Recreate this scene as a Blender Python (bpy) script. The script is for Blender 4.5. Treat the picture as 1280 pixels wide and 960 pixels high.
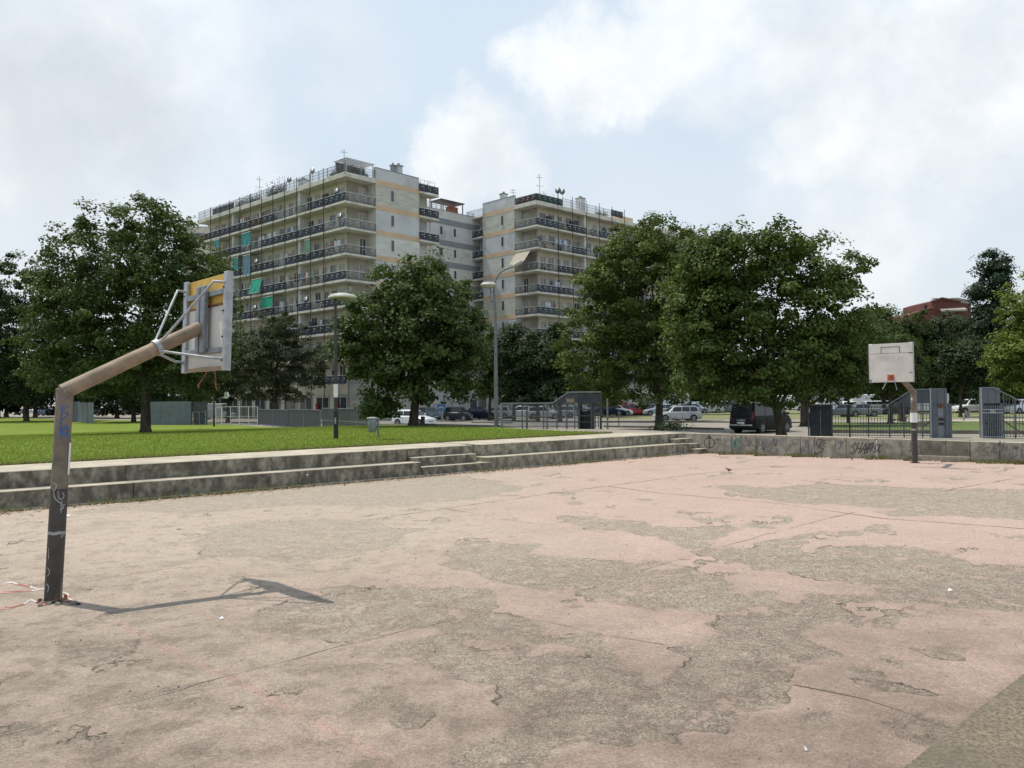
import bpy, bmesh, math, random
import numpy as np
from mathutils import Vector, Matrix, Euler
random.seed(7)
rng = np.random.default_rng(7)
for o in list(bpy.data.objects):
    bpy.data.objects.remove(o)
SC = bpy.context.scene
COL = SC.collection

# ---------------------------------------------------------------- camera
F = 1020.0
EYE = 2.3
PITCH = math.atan(18.0 / F)
ROLL = -0.010
cam_d = bpy.data.cameras.new('camera')
cam = bpy.data.objects.new('camera', cam_d)
COL.objects.link(cam)
cam_d.sensor_width = 36
cam_d.lens = F / 1280 * 36
cam_d.clip_start = 0.1
cam_d.clip_end = 3000
RM = Matrix.Rotation(math.pi / 2 + PITCH, 3, 'X') @ Matrix.Rotation(ROLL, 3, 'Z')
cam.matrix_world = Matrix.Translation((0, 0, EYE)) @ RM.to_4x4()
SC.camera = cam
EYEV = Vector((0, 0, EYE))

# ---------------------------------------------------------------- sun, sky, exposure
SUN_EL = math.radians(66)
SUN_AZ = math.atan2(-0.84, 0.54)
sunv = Vector((math.sin(SUN_AZ) * math.cos(SUN_EL), math.cos(SUN_AZ) * math.cos(SUN_EL), math.sin(SUN_EL)))
sd = bpy.data.lights.new('sun', 'SUN')
sd.energy = 3.3
sd.angle = math.radians(0.7)
sd.color = (1.0, 0.94, 0.84)
so = bpy.data.objects.new('sun', sd)
so.rotation_euler = sunv.to_track_quat('Z', 'Y').to_euler()
so.location = (0, 0, 60)
COL.objects.link(so)
SC.view_settings.view_transform = 'Standard'
SC.view_settings.look = 'None'
SC.view_settings.exposure = 0.30
SC.view_settings.gamma = 1


def ray(px, py):
    return (RM @ Vector(((px - 640) / F, -(py - 480) / F, -1.0)))


def at(px, py, Y):
    d = ray(px, py)
    return EYEV + d * (Y / d.y)


def on(px, py, h=0.0):
    d = ray(px, py)
    return EYEV + d * ((h - EYE) / d.z)


def proj(p):
    c = RM.transposed() @ (Vector(p) - EYEV)
    return (640 + F * c.x / -c.z, 480 - F * c.y / -c.z)


W = bpy.data.worlds.new('World')
SC.world = W
W.use_nodes = True
nt = W.node_tree
nt.nodes.clear()


def N(t, typ, **kw):
    n = t.nodes.new(typ)
    for k, v in kw.items():
        setattr(n, k, v)
    return n


def setin(t, sock, v):
    if isinstance(v, bpy.types.NodeSocket):
        t.links.new(v, sock)
    elif isinstance(v, (tuple, list)) and len(v) == 3 and sock.type == 'RGBA':
        sock.default_value = (*v, 1)
    else:
        sock.default_value = v


def math_n(t, op, a, b=0.0, c=0.0, clamp=False):
    n = N(t, 'ShaderNodeMath', operation=op, use_clamp=clamp)
    setin(t, n.inputs[0], a)
    setin(t, n.inputs[1], b)
    if op in ('MULTIPLY_ADD',):
        setin(t, n.inputs[2], c)
    return n.outputs[0]


def vmath(t, op, a, b=None):
    n = N(t, 'ShaderNodeVectorMath', operation=op)
    setin(t, n.inputs[0], a)
    if b is not None:
        setin(t, n.inputs[1], b)
    return n.outputs['Value'] if op in ('DOT_PRODUCT', 'LENGTH', 'DISTANCE') else n.outputs[0]


def mapr(t, v, a, b, c=0.0, d=1.0, smooth=True):
    n = N(t, 'ShaderNodeMapRange')
    n.interpolation_type = 'SMOOTHSTEP' if smooth else 'LINEAR'
    setin(t, n.inputs[0], v)
    for i, x in enumerate((a, b, c, d)):
        setin(t, n.inputs[i + 1], x)
    return n.outputs[0]


def mixc(t, f, a, b, blend='MIX'):
    n = N(t, 'ShaderNodeMix', data_type='RGBA', blend_type=blend)
    setin(t, n.inputs[0], f)
    setin(t, n.inputs[6], a)
    setin(t, n.inputs[7], b)
    return n.outputs[2]


def noise(t, vec, scale, detail=4, rough=0.55, out=0, dist=0.0):
    n = N(t, 'ShaderNodeTexNoise')
    if vec is not None:
        setin(t, n.inputs['Vector'], vec)
    n.inputs['Scale'].default_value = scale
    n.inputs['Detail'].default_value = detail
    n.inputs['Roughness'].default_value = rough
    n.inputs['Distortion'].default_value = dist
    return n.outputs[out]


def build_sky():
    t = nt
    sky = N(t, 'ShaderNodeTexSky', sky_type='NISHITA')
    sky.sun_disc = False
    sky.sun_elevation = SUN_EL
    sky.sun_rotation = SUN_AZ % (2 * math.pi)
    sky.dust_density = 3.0
    sky.air_density = 1.0
    tc = N(t, 'ShaderNodeTexCoord')
    d = vmath(t, 'NORMALIZE', tc.outputs['Generated'])
    sx = N(t, 'ShaderNodeSeparateXYZ')
    t.links.new(d, sx.inputs[0])
    zz = sx.outputs[2]
    n1 = noise(t, d, 4.0, 7, 0.58, dist=0.3)
    n2 = noise(t, d, 1.6, 5, 0.5)
    n3 = noise(t, d, 14.0, 5, 0.6)
    # distorted direction so cloud outlines come out ragged
    nv = noise(t, d, 7.0, 9, 0.66, out=1)
    nv = vmath(t, 'SUBTRACT', nv, (0.5, 0.5, 0.5))
    sc = N(t, 'ShaderNodeVectorMath', operation='SCALE')
    t.links.new(nv, sc.inputs[0])
    sc.inputs['Scale'].default_value = 0.15
    dd = vmath(t, 'ADD', d, sc.outputs[0])

    def blobs(lst, soft):
        acc = None
        for (px, py, r, w) in lst:
            c = ray(px, py).normalized()
            dist = vmath(t, 'DISTANCE', dd, tuple(c))
            rr = r / F
            m = mapr(t, dist, rr * (1 + soft), rr * (1 - soft), 0, w)
            acc = m if acc is None else math_n(t, 'MAXIMUM', acc, m)
        return acc
    white = blobs([(690, 95, 42, .9), (745, 85, 55, 1), (815, 70, 60, 1), (850, 25, 70, 1), (930, 10, 60, .9), (900, 95, 60, .7),
                   (1010, 60, 85, .95), (1040, 150, 70, .9), (1110, 110, 110, 1), (1220, 70, 130, 1), (1240, 170, 70, .8),
                   (575, 195, 62, 1.0), (540, 185, 35, 1.0), (615, 215, 50, .8), (545, 235, 45, .6), (1080, 280, 80, .6), (1000, 260, 60, .4),
                   (120, 20, 170, .8), (220, 110, 110, .6), (60, 170, 120, .8), (30, 260, 120, .5), (250, 200, 90, .5), (400, 60, 80, .3), (1170, 260, 60, .4)], .38)
    grey = blobs([(60, 80, 85, 1), (130, 120, 60, .9), (20, 60, 60, .7), (190, 165, 40, .5)], .85)
    gen = mapr(t, n1, .56, .74, 0, .8)
    density = math_n(t, 'ADD', math_n(t, 'MULTIPLY', white, mapr(t, n3, .25, .7, .65, 1.0)), math_n(t, 'MULTIPLY', gen, .35), clamp=True)
    skyc = N(t, 'ShaderNodeVectorMath', operation='SCALE')
    t.links.new(sky.outputs[0], skyc.inputs[0])
    skyc.inputs['Scale'].default_value = 0.05
    # milky haze veil: pale blue above, whiter near the horizon
    veil = mixc(t, mapr(t, zz, 0.0, 0.45), (0.69, 0.74, 0.775), (0.51, 0.64, 0.78))
    base = mixc(t, .88, skyc.outputs[0], veil)
    base = mixc(t, math_n(t, 'MULTIPLY', mapr(t, n2, .38, .7), .30), base, (0.76, 0.80, 0.84))
    cw = mixc(t, mapr(t, noise(t, d, 5.0, 8, .62), .34, .62), (0.68, 0.705, 0.73), (0.88, 0.885, 0.89))
    c = mixc(t, math_n(t, 'MULTIPLY', density, .85), base, cw)
    c = mixc(t, math_n(t, 'MULTIPLY', grey, math_n(t, 'MULTIPLY_ADD', n1, .8, .1)), c, (0.45, 0.48, 0.51))
    below = mapr(t, zz, -0.12, 0.0)
    c = mixc(t, below, (0.25, 0.25, 0.22), c)
    bg = N(t, 'ShaderNodeBackground')
    t.links.new(c, bg.inputs[0])
    bg.inputs[1].default_value = 1.0
    out = N(t, 'ShaderNodeOutputWorld')
    t.links.new(bg.outputs[0], out.inputs[0])


build_sky()

# ---------------------------------------------------------------- helpers: objects


def setp(o, label=None, cat=None, group=None, kind=None):
    if label:
        o['label'] = label
    if cat:
        o['category'] = cat
    if group:
        o['group'] = group
    if kind:
        o['kind'] = kind
    return o


def empty(name, loc=(0, 0, 0), rz=0.0, label=None, cat=None, group=None):
    o = bpy.data.objects.new(name, None)
    COL.objects.link(o)
    o.location = loc
    o.rotation_euler = (0, 0, rz)
    o.empty_display_size = .2
    return setp(o, label, cat, group)


def link(name, mesh, parent=None, loc=(0, 0, 0), rot=(0, 0, 0), scale=(1, 1, 1)):
    o = bpy.data.objects.new(name, mesh)
    COL.objects.link(o)
    o.parent = parent
    o.location = loc
    o.rotation_euler = rot
    o.scale = scale
    return o


class MB:
    """collects geometry, builds one mesh"""

    def __init__(s):
        s.v = []
        s.f = []

    def poly(s, pts, faces):
        b = len(s.v)
        s.v += [tuple(p) for p in pts]
        s.f += [tuple(i + b for i in f) for f in faces]
        return s

    def box(s, x0, x1, y0, y1, z0, z1):
        if x0 > x1: x0, x1 = x1, x0
        if y0 > y1: y0, y1 = y1, y0
        if z0 > z1: z0, z1 = z1, z0
        p = [(x0, y0, z0), (x1, y0, z0), (x1, y1, z0), (x0, y1, z0), (x0, y0, z1), (x1, y0, z1), (x1, y1, z1), (x0, y1, z1)]
        return s.poly(p, [(0, 3, 2, 1), (4, 5, 6, 7), (0, 1, 5, 4), (1, 2, 6, 5), (2, 3, 7, 6), (3, 0, 4, 7)])

    def prism(s, pts, vec):
        """polygon pts (3d) extruded along vec"""
        n = len(pts)
        v = Vector(vec)
        P = [Vector(p) for p in pts]
        return s.poly(P + [p + v for p in P], [tuple(range(n))[::-1], tuple(range(n, 2 * n))] + [(i, (i + 1) % n, n + (i + 1) % n, n + i) for i in range(n)])

    def tube(s, pts, r, n=8, cap=True):
        P = [Vector(p) for p in pts]
        if not isinstance(r, (list, tuple)):
            r = [r] * len(P)
        b = len(s.v)
        up = Vector((0, 0, 1))
        prev = None
        for i, p in enumerate(P):
            if i == 0: d = P[1] - P[0]
            elif i == len(P) - 1: d = P[-1] - P[-2]
            else: d = (P[i + 1] - P[i]).normalized() + (P[i] - P[i - 1]).normalized()
            d.normalize()
            if prev is None:
                a = d.cross(up)
                if a.length < .05: a = d.cross(Vector((1, 0, 0)))
            else:
                a = prev - d * prev.dot(d)
            a.normalize()
            prev = a
            c = d.cross(a)
            for k in range(n):
                t = 2 * math.pi * k / n
                s.v.append(tuple(p + (a * math.cos(t) + c * math.sin(t)) * r[i]))
        for i in range(len(P) - 1):
            for k in range(n):
                k2 = (k + 1) % n
                s.f.append((b + i * n + k, b + i * n + k2, b + (i + 1) * n + k2, b + (i + 1) * n + k))
        if cap:
            s.f.append(tuple(b + k for k in range(n))[::-1])
            s.f.append(tuple(b + (len(P) - 1) * n + k for k in range(n)))
        return s

    def bar(s, a, b, w, h, up=(0, 0, 1)):
        a, b = Vector(a), Vector(b)
        d = (b - a).normalized()
        u = Vector(up)
        sx = d.cross(u)
        if sx.length < .01: sx = d.cross(Vector((1, 0, 0)))
        sx.normalize()
        u = sx.cross(d)
        q = [a + sx * w / 2 * i + u * h / 2 * j for i, j in ((-1, -1), (1, -1), (1, 1), (-1, 1))]
        return s.prism(q, b - a)

    def loft(s, rings, cap=True):
        b = len(s.v)
        n = len(rings[0])
        for r in rings:
            s.v += [tuple(p) for p in r]
        for i in range(len(rings) - 1):
            for k in range(n):
                k2 = (k + 1) % n
                s.f.append((b + i * n + k, b + i * n + k2, b + (i + 1) * n + k2, b + (i + 1) * n + k))
        if cap:
            s.f.append(tuple(b + k for k in range(n))[::-1])
            s.f.append(tuple(b + (len(rings) - 1) * n + k for k in range(n)))
        return s

    def mesh(s, name, m, smooth=False, bevel=0.0, auto=None):
        me = bpy.data.meshes.new(name)
        me.from_pydata(s.v, [], s.f)
        bm = bmesh.new()
        bm.from_mesh(me)
        bmesh.ops.recalc_face_normals(bm, faces=bm.faces)
        if bevel > 0:
            es = [e for e in bm.edges if len(e.link_faces) == 2 and e.calc_face_angle(0) > .5]
            bmesh.ops.bevel(bm, geom=es, offset=bevel, segments=1, affect='EDGES', clamp_overlap=True)
        if auto is not None:
            for f in bm.faces: f.smooth = True
            for e in bm.edges:
                if len(e.link_faces) == 2 and e.calc_face_angle(0) > auto:
                    e.smooth = False
        elif smooth:
            for f in bm.faces: f.smooth = True
        bm.to_mesh(me)
        bm.free()
        if m is not None:
            me.materials.append(m)
        return me

    def obj(s, name, m, parent=None, smooth=False, bevel=0.0, auto=None, **kw):
        return link(name, s.mesh(name, m, smooth, bevel, auto), parent, **kw)


# ---------------------------------------------------------------- helpers: materials
MATS = {}


def mat(name, col, rough=.8, var=.15, scale=3.0, metal=0.0, bump=0.0, bscale=30.0, col2=None, dirt=None, dscale=1.0, dlo=.5, dhi=.75, spec=.4, stretch=None):
    if name in MATS:
        return MATS[name]
    m = bpy.data.materials.new(name)
    m.use_nodes = True
    t = m.node_tree
    bs = t.nodes['Principled BSDF']
    tc = N(t, 'ShaderNodeTexCoord')
    v = tc.outputs['Object']
    if stretch:
        mp = N(t, 'ShaderNodeMapping')
        mp.inputs['Scale'].default_value = stretch
        t.links.new(v, mp.inputs[0])
        v = mp.outputs[0]
    n = noise(t, v, scale, 5, .6)
    c2 = col2 or tuple(max(0, x * (1 - var * 2)) for x in col)
    c1 = col if col2 else tuple(min(1, x * (1 + var)) for x in col)
    c = mixc(t, mapr(t, n, .3, .7), c2, c1)
    if dirt:
        dn = noise(t, v, dscale, 6, .65)
        c = mixc(t, mapr(t, dn, dlo, dhi, 0, .85), c, dirt)
    t.links.new(c, bs.inputs['Base Color'])
    bs.inputs['Roughness'].default_value = rough
    bs.inputs['Metallic'].default_value = metal
    bs.inputs['Specular IOR Level'].default_value = spec
    if bump > 0:
        b = N(t, 'ShaderNodeBump')
        b.inputs['Strength'].default_value = bump
        b.inputs['Distance'].default_value = .02
        t.links.new(noise(t, v, bscale, 6, .65), b.inputs['Height'])
        t.links.new(b.outputs[0], bs.inputs['Normal'])
    MATS[name] = m
    return m


def glassy(name, col, rough=.08):
    m = mat(name, col, rough=rough, var=.1, spec=.8)
    return m


# ---------------------------------------------------------------- layout frames
D = Vector((0.745, 0.667, 0))            # court axis (replaced below by the bleacher line)
_a = on(0, 590, .8)
_b = on(836, 542.3, .8)
D = (_b - _a)
D.z = 0
D.normalize()
NQ = Vector((-D.y, D.x, 0))
P0 = Vector((_a.x, _a.y, 0)) - NQ * .58   # line of the lowest riser
BA = math.atan2(D.y, D.x)


def sq(s, q, z=0.0):
    p = P0 + D * s + NQ * q
    return Vector((p.x, p.y, z))


def tosq(p):
    v = Vector((p[0], p[1], 0)) - P0
    return v.dot(D), v.dot(NQ)


def s_of(px, py, h):
    return tosq(on(px, py, h))[0]


def sstep(t):
    t = max(0.0, min(1.0, t))
    return t * t * (3 - 2 * t)


S_END = s_of(836, 542.3, .8)
W0 = on(887, 566.5, 0)
W1 = on(1280, 579.5, 0)
WD = (W1 - W0); WD.z = 0; WD.normalize()
WN = Vector((-WD.y, WD.x, 0))       # away from the court
if WN.y < 0: WN = -WN
print('D', D, 'S_END', S_END, 'W0', tosq(W0), 'WD', WD)


def H(x, y):
    s, q = tosq((x, y))
    b = 1 - sstep((s - (S_END + 1.5)) / 13.0)
    a = 1 - sstep((q - 14) / 38.0)
    e0 = 1.0 + max(0, min(1, (s - S_END) / 4)) * 3
    edge = sstep((q - .7) / .5) if s < S_END + 1.2 else sstep((q + 1.0) / e0)
    return -0.06 + (.85 * a * b) * edge * 1.0


def hit(px, py):
    d = ray(px, py)
    d = d / d.y
    y = 12.0
    while y < 600:
        p = EYEV + d * y
        s, q = tosq(p)
        if q > 1.3 or s > S_END + 2:
            if p.z <= H(p.x, p.y):
                lo, hi = y - (0.5 if y < 120 else 2), y
                for _ in range(20):
                    m = (lo + hi) / 2
                    p = EYEV + d * m
                    if p.z <= H(p.x, p.y): hi = m
                    else: lo = m
                p = EYEV + d * hi
                return Vector((p.x, p.y, H(p.x, p.y)))
        y += 0.5 if y < 120 else 2
    return EYEV + d * 600


def gnd(px, Y):
    p = at(px, 500, Y)
    return Vector((p.x, p.y, H(p.x, p.y)))


def ztop(p, py):
    px = proj((p[0], p[1], EYE))[0]
    return at(px, py, p[1]).z


def sheet(name, polypx, m, off, res=1.0, world=False, kind='structure', parent=None):
    """convex sheet that follows the terrain, a few cm above it"""
    P = [Vector(p) for p in polypx] if world else [hit(*p) for p in polypx]
    xs = [p.x for p in P]
    ys = [p.y for p in P]
    bm = bmesh.new()
    x0, y0 = math.floor(min(xs)), math.floor(min(ys))
    nx, ny = int((max(xs) - x0) / res) + 2, int((max(ys) - y0) / res) + 2
    g = [[bm.verts.new((x0 + i * res, y0 + j * res, 0)) for i in range(nx)] for j in range(ny)]
    for j in range(ny - 1):
        for i in range(nx - 1):
            bm.faces.new((g[j][i], g[j][i + 1], g[j + 1][i + 1], g[j + 1][i]))
    c = sum(P, Vector()) / len(P)
    for i in range(len(P)):
        a, b = P[i], P[(i + 1) % len(P)]
        e = b - a
        e.z = 0
        n = Vector((-e.y, e.x, 0)).normalized()
        if (c - a).dot(n) > 0: n = -n
        bmesh.ops.bisect_plane(bm, geom=bm.verts[:] + bm.edges[:] + bm.faces[:], plane_co=(a.x, a.y, 0), plane_no=n, clear_outer=True)
    for v in bm.verts:
        v.co.z = H(v.co.x, v.co.y) + off
    me = bpy.data.meshes.new(name)
    bm.to_mesh(me)
    bm.free()
    me.materials.append(m)
    for f in me.polygons: f.use_smooth = True
    o = link(name, me, parent)
    if kind: o['kind'] = kind
    return o
# ---------------------------------------------------------------- materials
M = {}
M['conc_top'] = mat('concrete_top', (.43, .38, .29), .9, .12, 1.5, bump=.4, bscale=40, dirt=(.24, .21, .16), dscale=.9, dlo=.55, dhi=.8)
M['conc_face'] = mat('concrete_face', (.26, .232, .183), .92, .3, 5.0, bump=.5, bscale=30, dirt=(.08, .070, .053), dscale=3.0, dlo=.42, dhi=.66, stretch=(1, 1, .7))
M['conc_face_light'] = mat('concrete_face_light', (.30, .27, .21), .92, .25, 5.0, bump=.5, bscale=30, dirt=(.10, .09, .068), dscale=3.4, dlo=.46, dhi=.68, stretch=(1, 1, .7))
M['wall_conc'] = mat('wall_concrete', (.36, .325, .265), .92, .18, 4.0, bump=.4, bscale=30, dirt=(.17, .16, .12), dscale=1.3, dlo=.5, dhi=.75)
M['wall_dark'] = mat('wall_concrete_stained', (.27, .24, .19), .92, .2, 1.2, bump=.4, bscale=30, dirt=(.10, .09, .06), dscale=1.6, dlo=.45, dhi=.7)
M['pole_brown'] = mat('weathered_pole_paint', (.19, .155, .12), .7, .15, 4, dirt=(.27, .215, .16), dscale=2.0, bump=.15, bscale=60, dlo=.45, dhi=.8)
M['arm_tan'] = mat('weathered_arm_paint', (.29, .215, .145), .7, .15, 5, dirt=(.22, .15, .09), dscale=6, bump=.2, bscale=60, dlo=.5, dhi=.8)
M['pole_low'] = mat('dark_pole_paint', (.065, .058, .05), .65, .15, 5, dirt=(.12, .10, .08), dscale=3, bump=.15, bscale=60)
M['galv'] = mat('galvanised_steel', (.40, .42, .435), .5, .12, 9, metal=.2, dirt=(.33, .34, .35), dscale=5)
M['galv_dark'] = mat('grey_steel', (.24, .26, .28), .5, .12, 8, metal=.35, dirt=(.14, .15, .16), dscale=5)
M['rust'] = mat('rusty_steel', (.26, .10, .05), .85, .3, 12, dirt=(.12, .05, .03), dscale=10)
M['orange'] = mat('orange_hoop_paint', (.50, .10, .05), .7, .2, 12, dirt=(.2, .05, .03), dscale=14)
M['board_white'] = mat('board_white', (.62, .59, .54), .6, .05, 3, dirt=(.42, .40, .36), dscale=2.5, dlo=.55, dhi=.85)
M['board_yellow'] = mat('board_yellow', (.62, .38, .07), .6, .1, 3, dirt=(.40, .23, .06), dscale=4, dlo=.6, dhi=.85)
M['black'] = mat('black_paint', (.02, .02, .02), .5, .1, 5)
M['white'] = mat('white_paint', (.72, .72, .70), .6, .05, 5)
M['paper'] = mat('white_paper', (.74, .74, .76), .8, .04, 9)
M['blue_spray'] = mat('blue_spray_paint', (.07, .13, .27), .7, .15, 9)
M['silver_spray'] = mat('silver_spray_paint', (.34, .34, .33), .6, .15, 9)
M['black_spray'] = mat('black_spray_paint', (.075, .072, .07), .8, .2, 9)
M['grey_spray'] = mat('grey_spray_paint', (.20, .20, .21), .8, .2, 9)
M['teal_spray'] = mat('teal_spray_paint', (.17, .30, .27), .8, .2, 9)
M['red_tape'] = mat('red_barrier_tape', (.42, .11, .085), .5, .1, 9)
M['white_tape'] = mat('white_barrier_tape', (.58, .52, .48), .5, .1, 9)
M['dirt'] = mat('joint_dirt', (.13, .105, .08), .95, .3, 12)
M['bark'] = mat('tree_bark', (.075, .062, .048), .95, .3, 6, bump=.8, bscale=25, stretch=(1, 1, .3))
M['lamp_black'] = mat('dark_lamp_paint', (.055, .05, .048), .55, .2, 5)
M['lamp_grey'] = mat('grey_lamp_steel', (.17, .18, .19), .5, .1, 3, metal=.2)
M['fence_steel'] = mat('fence_steel', (.13, .14, .15), .5, .15, 6, metal=.3)
M['panel_blue'] = mat('blue_grey_sheet_metal', (.135, .155, .172), .6, .08, 1.2, metal=.1, dirt=(.09, .10, .115), dscale=2, dlo=.5, dhi=.8)
M['panel_dark'] = mat('dark_sheet_metal', (.055, .068, .08), .6, .12, 2, metal=.1, dirt=(.03, .036, .042), dscale=3)
M['asphalt_road'] = mat('road_asphalt', (.20, .19, .17), .95, .08, .6, bump=.2, bscale=60, dirt=(.15, .14, .12), dscale=.2)
M['paving'] = mat('dusty_paving', (.27, .24, .195), .95, .08, .5, bump=.2, bscale=40, dirt=(.19, .165, .125), dscale=.3)
M['kerb'] = mat('kerb_stone', (.20, .18, .15), .9, .15, 2, bump=.2)
M['grass_dry'] = mat('dry_grass', (.20, .20, .085), .95, .15, .7, bump=.6, bscale=12, col2=(.13, .15, .05), dirt=(.26, .22, .13), dscale=.25, dlo=.5, dhi=.7)
M['lawn'] = mat('lawn_grass', (.155, .205, .032), 1.0, .2, 1.3, bump=.8, bscale=16, col2=(.13, .19, .03), spec=.05, dirt=(.24, .235, .09), dscale=.35, dlo=.48, dhi=.72)
M['tyre'] = mat('tyre_rubber', (.02, .02, .02), .85, .1, 9)
M['rim'] = mat('alloy_rim', (.38, .39, .40), .35, .1, 9, metal=.6)
M['glass'] = mat('car_glass', (.02, .024, .028), rough=.1, var=.1, spec=.5)
M['tail'] = mat('tail_light_red', (.14, .012, .012), .25, .1, 9)
M['head'] = mat('headlight_lens', (.62, .64, .66), .15, .05, 9)
M['plate'] = mat('number_plate_white', (.6, .6, .6), .5, .05, 9)
M['plastic'] = mat('black_plastic', (.025, .025, .027), .6, .1, 9)
M['leaf_litter'] = mat('dead_leaves', (.22, .115, .055), .9, .35, 20, col2=(.33, .24, .15))
M['pebble'] = mat('pebbles', (.30, .27, .23), .9, .3, 20, col2=(.10, .09, .08))


def leaf_mat(name, c_dark, c_light, trans=.28, rough=.6):
    m = bpy.data.materials.new(name)
    m.use_nodes = True
    t = m.node_tree
    bs = t.nodes['Principled BSDF']
    at_ = N(t, 'ShaderNodeAttribute', attribute_name='tint')
    c = mixc(t, at_.outputs['Fac'], c_dark, c_light)
    t.links.new(c, bs.inputs['Base Color'])
    bs.inputs['Roughness'].default_value = rough
    bs.inputs['Specular IOR Level'].default_value = .18
    tr = N(t, 'ShaderNodeBsdfTranslucent')
    t.links.new(mixc(t, .5, c, (.14, .20, .03)), tr.inputs[0])
    mx = N(t, 'ShaderNodeMixShader')
    mx.inputs[0].default_value = trans
    t.links.new(bs.outputs[0], mx.inputs[1])
    t.links.new(tr.outputs[0], mx.inputs[2])
    t.links.new(mx.outputs[0], t.nodes['Material Output'].inputs[0])
    return m


LEAF = {
    'bright': leaf_mat('maple_leaves', (.026, .050, .010), (.155, .19, .042), .24, .6),
    'olive': leaf_mat('big_maple_leaves', (.026, .050, .011), (.132, .176, .038), .22, .6),
    'cool': leaf_mat('round_tree_leaves', (.024, .046, .013), (.125, .165, .05), .22, .6),
    'mid': leaf_mat('park_tree_leaves', (.018, .036, .009), (.09, .118, .03)),
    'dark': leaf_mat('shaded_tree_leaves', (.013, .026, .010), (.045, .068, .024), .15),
    'grey': leaf_mat('brownish_tree_leaves', (.024, .033, .015), (.095, .098, .05), .15),
    'yellow': leaf_mat('yellow_green_leaves', (.09, .13, .022), (.21, .25, .055), .32),
    'black': leaf_mat('dark_conifer_leaves', (.015, .030, .016), (.035, .062, .030), .08),
    'grass': leaf_mat('grass_blades', (.17, .24, .035), (.36, .42, .09), .45, .8),
    'weed': leaf_mat('weed_blades', (.12, .14, .04), (.32, .27, .12), .3, .7),
}

# ---------------------------------------------------------------- terrain


def build_ground():
    bm = bmesh.new()

    def axis(lst):
        out = []
        for a, b, st in lst:
            v = a
            while v < b:
                out.append(v)
                v += st
        out.append(lst[-1][1])
        return out
    xs = axis([(-1500, -300, 150), (-300, -80, 20), (-80, 80, 1), (80, 300, 20), (300, 1500, 150)])
    ys = axis([(-400, -20, 60), (-20, 0, 5), (0, 100, 1), (100, 300, 12), (300, 2400, 150)])
    nx = len(xs)
    V = [(x, y, H(x, y)) for y in ys for x in xs]
    Fc = [(j * nx + i, j * nx + i + 1, (j + 1) * nx + i + 1, (j + 1) * nx + i) for j in range(len(ys) - 1) for i in range(nx - 1)]
    me = bpy.data.meshes.new('ground')
    me.from_pydata(V, [], Fc)
    me.materials.append(M['paving'])
    o = link('ground', me)
    o['kind'] = 'structure'


build_ground()

# lawn on the mound
lawn_px = [(-700, 640), (0, 582.2), (400, 559.3), (640, 547.8), (752, 542.6), (752, 540.6), (700, 537.8), (620, 534.5), (430, 531.6), (300, 529), (0, 523), (-400, 521)]
# outline in s,q for the near edge so that it stays straight
s_tip = tosq(hit(752, 541.5))[0]
lawn_w = [sq(-40, 2.75), sq(s_tip, 2.95), sq(s_tip + .3, 3.6)] + [hit(*p) for p in [(700, 538), (620, 534.6), (430, 531.8), (300, 529), (0, 522)]] + [Vector((-90, 70, 0)), Vector((-90, 20, 0))]
LAWN = sheet('lawn', lawn_w, M['lawn'], .035, res=.5, world=True)
SHEETS = []


def flat_strip(name, pts, m, off, parent=None):
    return sheet(name, pts, m, off, 1.0)


flat_strip('shaded_lawn', [(-500, 531), (0, 523.5), (240, 528.3), (240, 524), (0, 517), (-500, 517)], M['grass_dry'], .02)
# street beyond the lawn, and the verges of the car park on the right
flat_strip('road', [(250, 528.5), (430, 530), (622, 532.6), (860, 528), (860, 524.3), (640, 525), (430, 520), (250, 518)], M['asphalt_road'], .02)
flat_strip('verge', [(752, 531.2), (880, 528.8), (1012, 528.8), (1280, 524), (1500, 524), (1500, 516), (1280, 515), (880, 518.4), (752, 522)], M['grass_dry'], .02)
flat_strip('verge', [(752, 520.6), (1280, 513.9), (1500, 513.9), (1500, 511), (752, 515.6)], M['grass_dry'], .02)
M['grass_strip'] = mat('verge_grass', (.11, .15, .035), .95, .2, 1.0, bump=.6, bscale=12, col2=(.07, .11, .02), dirt=(.19, .17, .08), dscale=.4, dlo=.5, dhi=.75)
flat_strip('verge', [(1030, 540.3), (1600, 540.3), (1600, 526.5), (1030, 528.3)], M['grass_strip'], .03)
flat_strip('footpath', [(1080, 528.8), (1600, 524), (1600, 521.5), (1120, 526.6)], M['conc_top'], .05)
flat_strip('parking_lot', [(430, 519.8), (752, 514.8), (1500, 510.3), (1500, 502), (430, 505)], M['asphalt_road'], .02)


def kerb_line(pts, w=.15, h=.14, name='kerb'):
    mb = MB()
    P = [hit(*p) for p in pts]
    for a, b in zip(P[:-1], P[1:]):
        mb.bar((a.x, a.y, a.z + h / 2 - .02), (b.x, b.y, b.z + h / 2 - .02), w, h + .04)
    o = mb.obj(name, M['kerb'])
    o['kind'] = 'structure'


kerb_line([(430, 531.6), (530, 532.6), (625, 535)])
kerb_line([(755, 534), (830, 535.2), (905, 537.5)])
kerb_line([(752, 528.6), (880, 528.3)], h=.2)
kerb_line([(870, 528.2), (1012, 528.9)], h=.12)
kerb_line([(752, 521.6), (880, 519.2), (1280, 515)], h=.14)
kerb_line([(1028, 541.2), (1300, 543.0)], h=.22, w=.3)
kerb_line([(545, 527), (565, 527.6), (590, 526.6)], h=.15)
kerb_line([(590, 528.8), (640, 529.5)], h=.15)

# ---------------------------------------------------------------- court
_perm = rng.random((256, 256))


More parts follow.
